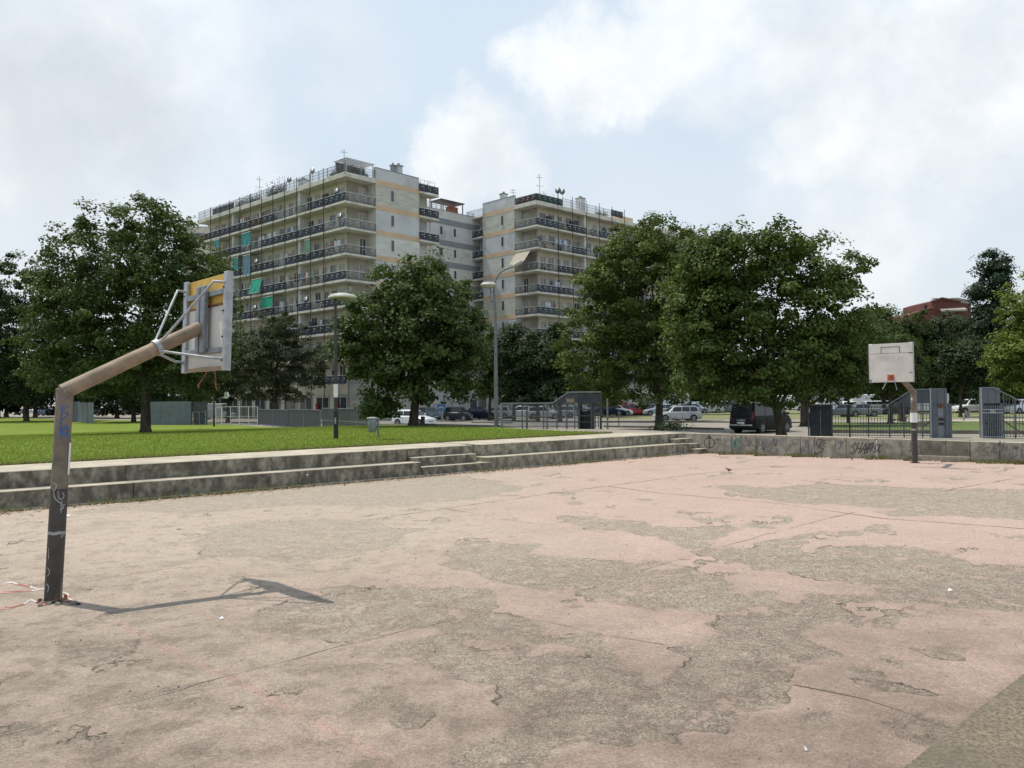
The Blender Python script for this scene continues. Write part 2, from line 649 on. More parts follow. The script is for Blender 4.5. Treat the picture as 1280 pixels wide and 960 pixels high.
def vnoise(x, y):
    xi = np.floor(x).astype(int)
    yi = np.floor(y).astype(int)
    fx = x - xi
    fy = y - yi
    fx = fx * fx * (3 - 2 * fx)
    fy = fy * fy * (3 - 2 * fy)
    a = _perm[xi & 255, yi & 255]
    b = _perm[(xi + 1) & 255, yi & 255]
    c = _perm[xi & 255, (yi + 1) & 255]
    d = _perm[(xi + 1) & 255, (yi + 1) & 255]
    return (a * (1 - fx) + b * fx) * (1 - fy) + (c * (1 - fx) + d * fx) * fy


def fbm(x, y, sc, octs=5, g=.55):
    v = 0
    a = 1
    tot = 0
    for i in range(octs):
        v = v + a * vnoise(x * sc + 17.3 * i, y * sc + 9.1 * i)
        tot += a
        a *= g
        sc *= 2.07
    return v / tot


def poly_sdf(X, Y, pts):
    """positive inside, metres"""
    dmin = np.full(X.shape, 1e9)
    inside = np.zeros(X.shape, bool)
    n = len(pts)
    for i in range(n):
        ax, ay = pts[i]
        bx, by = pts[(i + 1) % n]
        ex, ey = bx - ax, by - ay
        t = np.clip(((X - ax) * ex + (Y - ay) * ey) / (ex * ex + ey * ey + 1e-9), 0, 1)
        dd = (X - ax - t * ex) ** 2 + (Y - ay - t * ey) ** 2
        dmin = np.minimum(dmin, dd)
        c = ((ay > Y) != (by > Y)) & (X < (bx - ax) * (Y - ay) / (by - ay + 1e-12) + ax)
        inside ^= c
    dmin = np.sqrt(dmin)
    return np.where(inside, dmin, -dmin)


HOLES = [
    [(400, 600), (529, 591), (633, 600), (646, 614), (567, 627), (500, 633), (400, 631), (250, 640), (100, 640), (250, 612)],
    [(380, 648), (454, 650), (517, 664), (483, 681), (400, 698), (250, 690), (240, 660)],
    [(550, 704), (583, 675), (683, 679), (671, 693), (717, 697), (796, 702), (800, 708), (862, 725), (800, 738), (667, 735), (604, 722), (587, 712)],
    [(380, 743), (504, 735), (608, 733), (633, 743), (567, 781), (479, 793), (467, 806), (442, 810), (380, 800), (300, 790), (310, 760)],
    [(479, 802), (538, 793), (604, 764), (646, 773), (683, 787), (658, 797), (708, 797), (775, 810), (800, 831), (829, 839), (848, 822), (820, 806), (895, 806), (903, 787), (957, 781), (1016, 800), (1066, 814), (1066, 822), (1007, 833), (987, 852), (1003, 877), (924, 889), (903, 914), (870, 906), (793, 916), (762, 914), (683, 937), (667, 985), (560, 985), (571, 937), (633, 925), (658, 897), (621, 883), (604, 860), (542, 854), (537, 843), (521, 827), (467, 827), (462, 814)],
    [(700, 737), (790, 713), (866, 710), (920, 729), (932, 739), (982, 735), (987, 750), (1045, 754), (1095, 768), (1095, 775), (1045, 781), (987, 793), (957, 783), (903, 789), (895, 768), (820, 762), (740, 752)],
    [(945, 708), (987, 689), (1020, 693), (1037, 681), (1107, 681), (1195, 693), (1212, 706), (1330, 700), (1330, 762), (1216, 760), (1132, 750), (1070, 735), (1003, 718)],
    [(987, 670), (1020, 666), (1020, 672), (991, 685), (945, 708), (891, 699), (878, 685), (945, 681)],
    [(820, 658), (870, 660), (920, 656), (937, 664), (895, 670), (862, 683), (820, 670), (780, 664), (735, 660), (696, 645), (746, 645), (792, 648)],
    [(903, 608), (1053, 606), (1330, 614), (1330, 650), (1103, 645), (1107, 636), (1007, 629), (945, 622)],
    [(1053, 835), (1087, 833), (1124, 847), (1091, 850)],
    [(1091, 822), (1120, 820), (1145, 831), (1128, 839), (1103, 833)],
    [(1120, 806), (1195, 808), (1220, 827), (1162, 822)],
    [(999, 893), (1032, 891), (1032, 904), (1007, 904)],
    [(454, 864), (504, 868), (533, 877), (533, 893), (512, 902), (492, 889), (450, 873)],
    [(70, 797), (167, 800), (172, 815), (125, 832), (80, 825)],
    [(150, 872), (230, 858), (267, 852), (250, 880), (158, 888)],
    [(1040, 842), (1120, 850), (1180, 870), (1100, 862)],
    [(820, 860), (860, 838), (900, 850), (880, 866)],
]
COATS = [  # islands of coating inside the bare areas
    [(590, 800), (690, 795), (735, 812), (730, 818), (660, 816), (600, 812)],
    [(940, 622), (1007, 630), (1107, 637), (1100, 642), (1010, 634), (900, 626)],
    [(820, 755), (880, 765), (890, 790), (820, 775)],
]


def ribbon_dist(X, Y, pts):
    dmin = np.full(X.shape, 1e9)
    for (ax, ay), (bx, by) in zip(pts[:-1], pts[1:]):
        ex, ey = bx - ax, by - ay
        t = np.clip(((X - ax) * ex + (Y - ay) * ey) / (ex * ex + ey * ey), 0, 1)
        dmin = np.minimum(dmin, np.hypot(X - ax - t * ex, Y - ay - t * ey))
    return dmin


def court_material():
    m = bpy.data.materials.new('worn_pink_court')
    m.use_nodes = True
    t = m.node_tree
    bs = t.nodes['Principled BSDF']
    tc = N(t, 'ShaderNodeTexCoord')
    v = tc.outputs['Object']
    A = lambda nm: N(t, 'ShaderNodeAttribute', attribute_name=nm).outputs['Fac']
    nf = noise(t, v, 9, 6, .65)
    nf2 = noise(t, v, 55, 3, .6)
    peel = math_n(t, 'ADD', A('peel'), math_n(t, 'MULTIPLY_ADD', nf, .16, -.08))
    peel = math_n(t, 'ADD', peel, math_n(t, 'MULTIPLY_ADD', nf2, .03, -.015))
    wn = mapr(t, noise(t, v, 1.3, 3, .5), .36, .62, .005, .11)
    bare = mapr(t, peel, math_n(t, 'MULTIPLY', wn, -1.0), wn)
    sp = mapr(t, noise(t, v, 3.2, 7, .68), .50, .66)
    bare = math_n(t, 'MAXIMUM', bare, math_n(t, 'MULTIPLY', math_n(t, 'MULTIPLY', A('worn'), sp), .75))
    # aggregate
    vo = N(t, 'ShaderNodeTexVoronoi')
    t.links.new(v, vo.inputs['Vector'])
    vo.inputs['Scale'].default_value = 62
    sepc = N(t, 'ShaderNodeSeparateColor')
    t.links.new(vo.outputs['Color'], sepc.inputs[0])
    vo2 = N(t, 'ShaderNodeTexVoronoi')
    t.links.new(v, vo2.inputs['Vector'])
    vo2.inputs['Scale'].default_value = 23
    sep2 = N(t, 'ShaderNodeSeparateColor')
    t.links.new(vo2.outputs['Color'], sep2.inputs[0])
    n1 = noise(t, v, 1.1, 6, .6)
    n2 = noise(t, v, 4.0, 6, .65)
    n3 = noise(t, v, 28, 5, .7)
    agg = mixc(t, mapr(t, sepc.outputs[0], .25, .9), (.185, .148, .117), (.49, .405, .325))
    agg = mixc(t, math_n(t, 'MULTIPLY', mapr(t, sep2.outputs[1], .55, 1.0), .35), agg, (.50, .44, .35))
    agg = mixc(t, mapr(t, vo.outputs['Distance'], .45, .75, 0, .45), agg, (.10, .088, .068))
    agg = mixc(t, mapr(t, n2, .42, .7, 0, .6), agg, (.425, .350, .280))       # dust
    agg = mixc(t, mapr(t, n1, .52, .72, 0, .4), agg, (.19, .16, .12))      # dark damp stains
    agg = mixc(t, math_n(t, 'MULTIPLY', mapr(t, noise(t, v, 1.7, 5, .6), .55, .7), .18), agg, (.23, .205, .13))
    agg = mixc(t, math_n(t, 'MULTIPLY', A('worn'), .55), agg, (.39, .33, .26))
    # pink coat
    pink = mixc(t, mapr(t, n1, .3, .7), (.395, .280, .232), (.445, .318, .268))
    pink = mixc(t, mapr(t, n2, .45, .75, 0, .45), pink, (.39, .305, .24))
    pink = mixc(t, mapr(t, n3, .52, .8, 0, .5), pink, (.32, .25, .195))
    pink = mixc(t, mapr(t, noise(t, v, 130, 3, .7), .52, .75, 0, .35), pink, (.24, .185, .14))
    pink = mixc(t, math_n(t, 'MULTIPLY', A('worn'), mapr(t, n2, .25, .65, .55, 1.0)), pink, (.385, .315, .25))
    pink = mixc(t, math_n(t, 'MULTIPLY', A('paint'), mapr(t, n3, .3, .6, .2, .8)), pink, (.46, .30, .25))
    grime_and_falloff = mapr(t, noise(t, v, .55, 6, .62), .52, .72, 0, .5)
    pink = mixc(t, grime_and_falloff, pink, (.25, .205, .155))
    rem = math_n(t, 'MULTIPLY', mapr(t, noise(t, v, 2.1, 9, .72), .49, .60), .70)
    bare = math_n(t, 'MULTIPLY', bare, math_n(t, 'SUBTRACT', 1.0, rem))
    c = mixc(t, bare, pink, agg)
    gn = noise(t, v, .8, 7, .66)
    c = mixc(t, math_n(t, 'MULTIPLY', A('grime_and_falloff'), mapr(t, gn, .28, .66, .30, .85)), c, (.135, .102, .078))  # near ground darkened in the colour: painted light falloff mottled with grime
    # broken edge of the coating: edge shadow painted along the lip, together with lodged dirt
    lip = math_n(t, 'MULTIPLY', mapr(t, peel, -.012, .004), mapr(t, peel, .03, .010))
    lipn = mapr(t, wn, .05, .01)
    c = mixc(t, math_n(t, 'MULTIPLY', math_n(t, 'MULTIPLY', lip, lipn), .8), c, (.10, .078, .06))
    # specks and grit
    g1 = noise(t, v, 75, 4, .8)
    c = mixc(t, mapr(t, g1, .52, .74, 0, .38), c, (.115, .09, .07))
    g2 = noise(t, vmath(t, 'ADD', v, (7.0, 3.0, 0.0)), 60, 4, .8)
    c = mixc(t, mapr(t, g2, .54, .74, 0, .40), c, (.56, .50, .42))
    for sc_, am in ((38, .10), (95, .20), (14, .03)):
        vc = N(t, 'ShaderNodeTexVoronoi')
        t.links.new(v, vc.inputs['Vector'])
        vc.inputs['Scale'].default_value = sc_
        scc = N(t, 'ShaderNodeSeparateColor')
        t.links.new(vc.outputs['Color'], scc.inputs[0])
        k_ = mapr(t, scc.outputs[0], 0, 1, 1 - am, 1 + am, smooth=False)
        sv = N(t, 'ShaderNodeVectorMath', operation='SCALE')
        t.links.new(c, sv.inputs[0])
        t.links.new(k_, sv.inputs['Scale'])
        c = sv.outputs[0]
    g3 = noise(t, v, 19, 6, .72)
    c = mixc(t, mapr(t, g3, .52, .72, 0, .22), c, (.19, .145, .115))
    vo3 = N(t, 'ShaderNodeTexVoronoi')
    t.links.new(v, vo3.inputs['Vector'])
    vo3.inputs['Scale'].default_value = 7
    vo3.inputs['Randomness'].default_value = 1
    sp3 = N(t, 'ShaderNodeSeparateColor')
    t.links.new(vo3.outputs['Color'], sp3.inputs[0])
    speck = math_n(t, 'MULTIPLY', mapr(t, vo3.outputs['Distance'], .06, .03), mapr(t, sp3.outputs[2], .6, .62))
    c = mixc(t, math_n(t, 'MULTIPLY', speck, .7), c, (.09, .075, .06))
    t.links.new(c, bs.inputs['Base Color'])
    bs.inputs['Roughness'].default_value = .92
    bs.inputs['Specular IOR Level'].default_value = .2
    hh = math_n(t, 'ADD', math_n(t, 'MULTIPLY', bare, -.012), math_n(t, 'MULTIPLY', math_n(t, 'MULTIPLY', vo.outputs['Distance'], bare), -.010))
    hh = math_n(t, 'ADD', hh, math_n(t, 'MULTIPLY', n3, .003))
    b = N(t, 'ShaderNodeBump')
    b.inputs['Strength'].default_value = .9
    b.inputs['Distance'].default_value = 1.0
    t.links.new(hh, b.inputs['Height'])
    t.links.new(b.outputs[0], bs.inputs['Normal'])
    return m


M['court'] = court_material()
M['side_asphalt'] = mat('side_asphalt', (.235, .185, .13), .95, .25, 40, bump=.8, bscale=90, dirt=(.13, .12, .085), dscale=1.2, dlo=.4, dhi=.7)


def gpx(lst):
    return [tuple(on(x, y, 0).xy) for x, y in lst]


def build_court():
    nr, nc = 380, 700
    inv = np.linspace(1 / 2.9, 1 / 41.0, nr)
    ys = 1 / inv
    tx = np.linspace(-1.25, 1.25, nc)
    Y = np.repeat(ys[:, None], nc, 1)
    X = Y * tx[None, :]
    n_big = fbm(X, Y, .9, 6, .6) - .5
    n_mid = fbm(X + 40, Y + 11, 2.2, 5, .6) - .5
    peel = np.full(X.shape, -9.0)
    for h in HOLES:
        peel = np.maximum(peel, poly_sdf(X, Y, gpx(h)))
    for h in COATS:
        peel = np.minimum(peel, -poly_sdf(X, Y, gpx(h)))
    amp = np.clip(Y * .045, .22, 1.2)
    peel = peel + n_big * amp * 1.5 + n_mid * amp * .9
    small = fbm(X + 90, Y + 70, 1.4, 6, .62)
    peel = np.maximum(peel, (small - .665) * 1.6)
    # elongated bare patches, elsewhere outside the traced ones
    px_ref = 640 + F * X / Y
    worn = 1 / (1 + np.exp((X + 1.0 - (Y - 9) * .05 + 2.2 * (fbm(X + 5, Y + 5, .35, 4) - .5) * 3) * 1.1))
    worn = worn * np.clip(1.25 - np.clip((11.5 - Y) / 7, 0, 1) * .55, 0, 1)
    worn = np.clip(worn * 1.0 + .12, 0, 1)
    paint = np.zeros(X.shape)
    lines = [([(137, 772), (233, 826), (291, 847), (430, 922), (520, 975)], .045), ([(640, 990), (700, 962), (790, 925)], .04),
             ([(660, 594), (838, 616), (945, 628)], .05), ([(1060, 700), (1280, 742)], .03)]
    for l, w in lines:
        paint = np.maximum(paint, np.clip(1.6 - ribbon_dist(X, Y, gpx(l)) / w * .9, 0, 1))
    z = -.013 * (1 / (1 + np.exp(-peel / .02))) + .004 * (fbm(X, Y, .5, 3) - .5)
    V = np.stack([X, Y, z], -1).reshape(-1, 3)
    # keep what lies on the court side of the bleachers and of the end wall
    s = (X - P0.x) * D.x + (Y - P0.y) * D.y
    q = (X - P0.x) * NQ.x + (Y - P0.y) * NQ.y
    w = (X - W0.x) * WN.x + (Y - W0.y) * WN.y
    side = (X - CE.x) * CEN.x + (Y - CE.y) * CEN.y
    ok = (q < .35) & ((w < .12)) & (side < 0.5)
    idx = np.arange(nr * nc).reshape(nr, nc)
    a = idx[:-1, :-1]; b = idx[:-1, 1:]; c = idx[1:, 1:]; d = idx[1:, :-1]
    fo = ok[:-1, :-1] & ok[1:, 1:] & ok[:-1, 1:] & ok[1:, :-1]
    Fc = np.stack([a[fo], b[fo], c[fo], d[fo]], -1)
    me = bpy.data.meshes.new('court_surface')
    me.vertices.add(len(V))
    me.vertices.foreach_set('co', V.ravel())
    me.loops.add(Fc.size)
    me.loops.foreach_set('vertex_index', Fc.ravel().astype(np.int32))
    me.polygons.add(len(Fc))
    me.polygons.foreach_set('loop_start', np.arange(0, Fc.size, 4, dtype=np.int32))
    me.polygons.foreach_set('use_smooth', np.ones(len(Fc), bool))
    me.update(calc_edges=True)
    grime_and_falloff = np.clip((13.5 - Y) / 8.0, 0, 1) * 1.0 * np.clip(.55 + .9 * fbm(X + 3, Y, .45, 4), 0, 1)  # light falloff painted in: darker towards the viewpoint, broken up like grime
    for nm, arr in (('peel', peel), ('worn', worn), ('paint', paint), ('grime_and_falloff', grime_and_falloff)):
        at_ = me.attributes.new(nm, 'FLOAT', 'POINT')
        at_.data.foreach_set('value', arr.ravel().astype(np.float32))
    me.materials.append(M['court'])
    o = link('court_surface', me)
    o['kind'] = 'structure'
    return o


# edge of the court in the near right corner
_c1, _c2 = on(1128, 962, 0), on(1280, 843, 0)
CE = _c1
_cd = (_c2 - _c1).normalized()
CEN = Vector((_cd.y, -_cd.x, 0))
if CEN.x < 0: CEN = -CEN
COURT = build_court()
mbx = MB()
e0, e1 = _c1 - _cd * 12, _c1 + _cd * 30
mbx.poly([(e0.x, e0.y, .008), (e0.x + CEN.x * 14, e0.y + CEN.y * 14, .008), (e1.x + CEN.x * 14, e1.y + CEN.y * 14, .008), (e1.x, e1.y, .008)], [(0, 1, 2, 3)])
o = mbx.obj('side_path', M['side_asphalt'])
o['kind'] = 'structure'


def crack(pts, w, name='joint', z=.004):
    """a thin dirt-filled joint in the court"""
    P = [on(x, y, 0) for x, y in pts]
    mb = MB()
    out = []
    for a, b in zip(P[:-1], P[1:]):
        n = max(2, int((b - a).length / .18))
        for k in range(n):
            out.append(a.lerp(b, k / n))
    out.append(P[-1])
    vs = []
    for i, p in enumerate(out):
        d = (out[min(i + 1, len(out) - 1)] - out[max(i - 1, 0)]).normalized()
        n = Vector((-d.y, d.x, 0))
        off = (fbm(np.array([p.x * 1.0]), np.array([p.y]), 1.7, 3)[0] - .5) * .10
        ww = w * max(.12, (fbm(np.array([p.x + 50]), np.array([p.y]), 1.3, 4)[0] - .22) * 2.2)
        vs += [p + n * (off + ww / 2) + Vector((0, 0, z)), p + n * (off - ww / 2) + Vector((0, 0, z))]
    mb.poly(vs, [(2 * i, 2 * i + 2, 2 * i + 3, 2 * i + 1) for i in range(len(out) - 1)])
    return mb.obj(name, M['dirt'], COURT)


crack([(-60, 933), (0, 918), (200, 867), (430, 808), (560, 775)], .013)
crack([(800, 713), (905, 683), (1000, 657), (1070, 640)], .018)
crack([(458, 650), (660, 621), (860, 594), (960, 583)], .022)
crack([(760, 608), (820, 616), (960, 628), (1104, 648), (1280, 661), (1400, 672)], .035)
crack([(560, 636), (650, 652), (760, 666)], .02)
crack([(1170, 615), (1280, 596)], .03)
crack([(990, 857), (1080, 874), (1185, 908)], .014)
crack([(640, 768), (700, 781), (760, 795), (830, 806)], .016)
crack([(1000, 600), (1100, 612), (1230, 625)], .02)

# ---------------------------------------------------------------- bleachers


def block(s0, s1, q0, q1, z0, z1, name, m, parent, bev=.012):
    """box in bleacher coordinates"""
    mb = MB()
    rings = []
    n = max(1, int((s1 - s0) / .5))
    q = [sq(s0, q0, z0), sq(s0, q1, z0), sq(s0, q1, z1), sq(s0, q0, z1)]
    mb.prism(q, D * (s1 - s0))
    me = mb.mesh(name, None, bevel=bev)
    me.materials.append(M['conc_top'])
    me.materials.append(m)
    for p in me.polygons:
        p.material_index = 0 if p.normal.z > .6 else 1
    off = parent.location if parent else Vector((0, 0, 0))
    if parent:
        for v in me.vertices: v.co -= off
    return link(name, me, parent)


sA = s_of(504, 560.5, .8)
sA2 = tosq(on(521, 577, .42))[0]
sB = s_of(566, 556, .8)
sB2 = tosq(on(588, 571.5, .42))[0]
sB1 = tosq(on(570, 569, .42))[0]
S_E2 = tosq(on(851, 553.5, .42))[0]
print('stairs s', sA, sA2, sB, sB2, S_END, S_E2)


def tier_run(s0, s1a, s1b, label, first=0.0):
    """two seat tiers with a broad top slab from s0 to the given ends, in cast segments"""
    root = empty('bleachers', sq(s0, 0, 0), 0, label, 'bleachers', 'concrete bleachers along the court')
    L = 6.1
    for nm, qa, qb, z0, z1, s1, sb in (('lower_tier', 0, .62, -.1, .42, s1a, s0), ('upper_tier', .58, 2.72, -.1, .80, s1b, s0 + (.25 if s0 > 0 else 0))):
        s = sb
        while s < s1 - .3:
            e = s + L if s + L * 1.4 < s1 else s1
            block(s, e - .012, qa, qb, z0, z1, nm, M['conc_face'] if s0 < 0 else M['conc_face_light'], root)
            s = e
    s = s0
    while s < s1a + .2:
        e = min(s + L, s1a + .45)
        block(s, e - .012, -.13, 0.02, -.1, .035, 'kerb_strip', M['conc_face_light'], root, .006)
        s = e
    return root


tier_run(-34, sA2, sA, 'long grey concrete bleachers of two tiers left of the small steps')
tier_run(sB1 + .05, S_E2, S_END, 'grey concrete bleachers of two tiers between the two sets of steps')
st = empty('concrete_steps', sq(sA, 0, 0), 0, 'three low concrete steps set into the gap in the bleachers', 'steps')
for (z0, z1, qa, qb, e0, e1) in ((-.1, .27, -.05, .5, sA2 + .01, sB1 + .25), (-.1, .54, .28, .9, sA + .01, sB + .25), (-.1, .80, .60, 2.72, sA + .005, sB - .12)):
    block(e0, e1, qa, qb, z0, z1, 'step', M['conc_face'], st)
block(sB - .1, sB + .28, .56, 2.72, -.1, .803, 'cheek_block', M['conc_face_light'], st)
block(sA2 + .45, sB2 + .3, -.16, -.04, -.1, .03, 'kerb_strip', M['conc_face_light'], st, .006)
st = empty('concrete_steps', sq(S_END, 0, 0), 0, 'four concrete steps in the corner beside the graffiti wall', 'steps')
wq = tosq(W0)
sW = wq[0] - .12
print('sW', sW)
for i, (z1, qa, qb, e0) in enumerate(((.20, -.42, .2, S_E2 + .02), (.40, -.10, .5, S_E2 + .015), (.60, .22, .8, S_END + .015), (.80, .56, 2.72, S_END + .01))):
    # each step butts against the wall, which runs skew
    mb = MB()
    ends = []
    for q_ in (qa, qb):
        # intersection of line q=q_ with the wall's front line
        p = W0 + WD * 0
        t = (q_ - wq[1]) / WD.dot(NQ)
        ends.append(tosq(W0 + WD * t)[0] if q_ < .9 else sW - 1.0)
    ea, eb = min(ends[0], sW + 1.2), min(ends[1], sW + 1.2)
    pts = [sq(e0, qa, -.1), sq(ea - .02, qa, -.1), sq(eb - .02, qb, -.1), sq(e0, qb, -.1)]
    me = mb.prism([p - st.location for p in pts], (0, 0, z1 + .1)).mesh('step', None, bevel=.012)
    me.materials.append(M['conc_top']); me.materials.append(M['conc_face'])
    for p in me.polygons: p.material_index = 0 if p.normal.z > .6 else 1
    link('step', me, st)

# ---------------------------------------------------------------- end wall with graffiti
wall = empty('graffiti_wall', W0, math.atan2(WD.y, WD.x), 'low concrete wall covered in black graffiti tags at the end of the court', 'wall')
WLEN = (W1 - W0).length


def wall_t(px):
    """distance along the wall where image column px meets its base"""
    lo, hi = -6.0, 40.0
    for _ in range(40):
        m = (lo + hi) / 2
        if proj(W0 + WD * m)[0] < px: lo = m
        else: hi = m
    return lo


ynorm = 1 if Vector((-WD.y, WD.x, 0)).dot(WN) > 0 else -1
bps = [wall_t(p) for p in (870, 915, 945, 983, 1000.5, 1018.5, 1058, 1096, 1144, 1183, 1213, 1250, 1290, 1350, 1430)]
bps[0] = -2.0
for i, (a, b) in enumerate(zip(bps[:-1], bps[1:])):
    mb = MB()
    ha, hb = .80 - .011 * max(a, 0), .80 - .011 * max(b, 0)
    ya, yb = 0 + (.006 * ((i * 7) % 3 - 1)), .24
    p = [(a + .008, ya * ynorm, -.1), (b - .008, ya * ynorm, -.1), (b - .008, ya * ynorm, hb), (a + .008, ya * ynorm, ha)]
    mb.prism(p, (0, (yb - ya) * ynorm, 0))
    me = mb.mesh('wall_panel', None, bevel=.012)
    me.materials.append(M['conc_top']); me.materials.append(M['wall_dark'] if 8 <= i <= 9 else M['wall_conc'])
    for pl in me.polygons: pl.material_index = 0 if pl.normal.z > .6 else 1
    link('wall_panel', me, wall)
a, b = wall_t(1144), wall_t(1213)
MB().box(a, b, -.07 * ynorm, .02 * ynorm, -.1, .17).obj('wall_footing', M['wall_conc'], wall, bevel=.01)
MB().box(wall_t(1095.6), wall_t(1096.8), -.012 * ynorm, .02 * ynorm, 0, .66).obj('drain_strip', M['paper'], wall)


def stroke(mb, pts, w, y):
    """flat painted stroke in a plane, pts are (u,z)"""
    n = len(pts)
    if n < 2: return
    vs = []
    for i in range(n):
        p = Vector(pts[i])
        d = Vector(pts[min(i + 1, n - 1)]) - Vector(pts[max(i - 1, 0)])
        if d.length < 1e-6: d = Vector((1, 0))
        d.normalize()
        k = Vector((-d.y, d.x)) * w * (.6 + .4 * math.sin(i * 1.3) ** 2) / 2
        vs += [(p.x + k.x, y, p.y + k.y), (p.x - k.x, y, p.y - k.y)]
    mb.poly(vs, [(2 * i, 2 * i + 2, 2 * i + 3, 2 * i + 1) for i in range(n - 1)])


def smooth_pts(P, n=6):
    out = []
    for i in range(len(P) - 1):
        p0, p1, p2, p3 = P[max(i - 1, 0)], P[i], P[i + 1], P[min(i + 2, len(P) - 1)]
        for k in range(n):
            t = k / n
            out.append(tuple(.5 * ((2 * p1[j]) + (-p0[j] + p2[j]) * t + (2 * p0[j] - 5 * p1[j] + 4 * p2[j] - p3[j]) * t * t + (-p0[j] + 3 * p1[j] - 3 * p2[j] + p3[j]) * t ** 3) for j in range(2)))
    out.append(P[-1])
    return out


GLY = {
    'S': [[(.9, .9), (.4, 1), (.1, .75), (.5, .5), (.9, .3), (.5, 0), (.05, .1)]],
    'H': [[(.1, 1), (.15, 0)], [(.85, 1.05), (.8, 0)], [(.1, .5), (.85, .55)]],
    'A': [[(0, 0), (.45, 1), (.9, 0)], [(.2, .4), (.8, .42)]],
    'P': [[(.1, -.1), (.15, 1)], [(.1, .9), (.7, 1.05), (.9, .75), (.6, .5), (.15, .5)]],
    'R': [[(.1, 0), (.15, 1)], [(.1, .95), (.7, 1), (.85, .7), (.2, .5), (.9, 0)]],
    'I': [[(.5, 0), (.5, 1)]],
    'K': [[(.1, 0), (.15, 1)], [(.9, 1), (.2, .5), (.9, 0)]],
    'C': [[(.9, .85), (.45, 1), (.1, .5), (.4, 0), (.9, .15)]],
    'N': [[(.1, 0), (.15, 1), (.8, .05), (.85, 1)]],
    'W': [[(0, 1), (.25, 0), (.5, .7), (.75, 0), (1, 1)]],
    'O': [[(.5, 1), (.1, .6), (.3, 0), (.8, .2), (.85, .8), (.5, 1)]],
    'T': [[(0, 1), (1, 1)], [(.5, 1), (.45, 0)]],
    'E': [[(.9, 1), (.15, .95), (.1, 0), (.9, .02)], [(.1, .5), (.7, .52)]],
    'L': [[(.15, 1), (.1, 0), (.9, .05)]],
    'Y': [[(0, 1), (.45, .5)], [(1, 1), (.3, -.2)]],
    'M': [[(0, 0), (.1, 1), (.5, .4), (.9, 1), (1, 0)]],
    'B': [[(.1, 0), (.12, 1), (.8, .8), (.2, .52), (.85, .3), (.1, 0)]],
}


def tag_text(mb, word, u, z, h, w, y, slant=.15, wob=.12, cw=.62):
    r = random.Random(hash(word) % 1000 if False else sum(map(ord, word)) + int(u * 10))
    for ch in word:
        if ch in GLY:
            for st_ in GLY[ch]:
                P = [(u + (p[0] * cw + p[1] * slant + r.uniform(-wob, wob) * .4) * h, z + (p[1] + r.uniform(-wob, wob) * .5) * h) for p in st_]
                stroke(mb, smooth_pts(P), w, y)
        u += h * (cw + .1)
    return u


yf = -.018 * ynorm


def wtag(px, z, h, word, m, w=.03, **k):
    w *= .72
    mb = MB()
    tag_text(mb, word, wall_t(px), z, h, w, yf - .001 * ynorm * (int(px) % 5), **k)
    return mb.obj('graffiti_tag', M[m], wall)


wtag(1062, .18, .36, 'SHAP', 'black_spray', .05, cw=.42, slant=.38, wob=.2)
wtag(1081, .22, .30, 'RISK', 'black_spray', .045, cw=.36, slant=.38, wob=.2)
wtag(1040, .30, .35, 'IK', 'grey_spray', .04)
wtag(1045, .32, .30, 'S', 'silver_spray', .05)
wtag(1018, .12, .52, 'S', 'black_spray', .05)
wtag(1024, .40, .22, 'RE', 'black_spray', .035)
wtag(1003, .15, .45, 'AL', 'grey_spray', .045)
wtag(990, .45, .2, 'CO', 'grey_spray', .03)
wtag(965, .35, .32, 'N', 'black_spray', .035)
wtag(972, .42, .25, 'W', 'silver_spray', .05)
wtag(953, .15, .5, 'L', 'grey_spray', .035)
wtag(936, .30, .34, 'KOW', 'grey_spray', .035)
wtag(946, .20, .34, 'M', 'black_spray', .03)
wtag(922, .33, .36, 'AN', 'grey_spray', .03)
wtag(912, .25, .42, 'H', 'teal_spray', .10)
wtag(917, .22, .38, 'O', 'teal_spray', .12)
wtag(895, .52, .08, 'NOIE', 'black_spray', .02)
wtag(906, .42, .10, 'Y', 'black_spray', .02)
mb = MB()  # the ringed tag beside the steps
u0 = wall_t(887)
stroke(mb, [(u0 + .22 * math.cos(a), .42 + .2 * math.sin(a)) for a in np.linspace(0, 6.4, 20)], .04, yf)
stroke(mb, [(u0, .2), (u0, .72)], .05, yf)
stroke(mb, [(u0 - .09, .6), (u0, .74), (u0 + .09, .6)], .04, yf)
mb.obj('graffiti_tag', M['black_spray'], wall)
wtag(1228, .22, .30, 'SA', 'grey_spray', .035)
wtag(1247, .15, .42, 'NO', 'grey_spray', .045)
wtag(1264, .25, .36, 'LB', 'grey_spray', .035)
wtag(1125, .10, .35, 'RO', 'grey_spray', .03)
wtag(1135, .30, .3, 'SM', 'grey_spray', .03)
wtag(1160, .38, .25, 'TAK', 'grey_spray', .03)
wtag(1109, .40, .15, 'EI', 'grey_spray', .025)
wtag(1225, .42, .20, 'T', 'grey_spray', .03)
for i in range(46):
    wtag(random.choice([random.uniform(915, 1060), random.uniform(1110, 1290)]), random.uniform(.08, .5), random.uniform(.08, .26), random.choice(['S', 'N', 'K', 'O', 'AL', 'R', 'W', 'E', 'Y']),
         random.choice(['grey_spray', 'grey_spray', 'black_spray', 'silver_spray']), random.uniform(.012, .03))
# ---------------------------------------------------------------- basketball stands


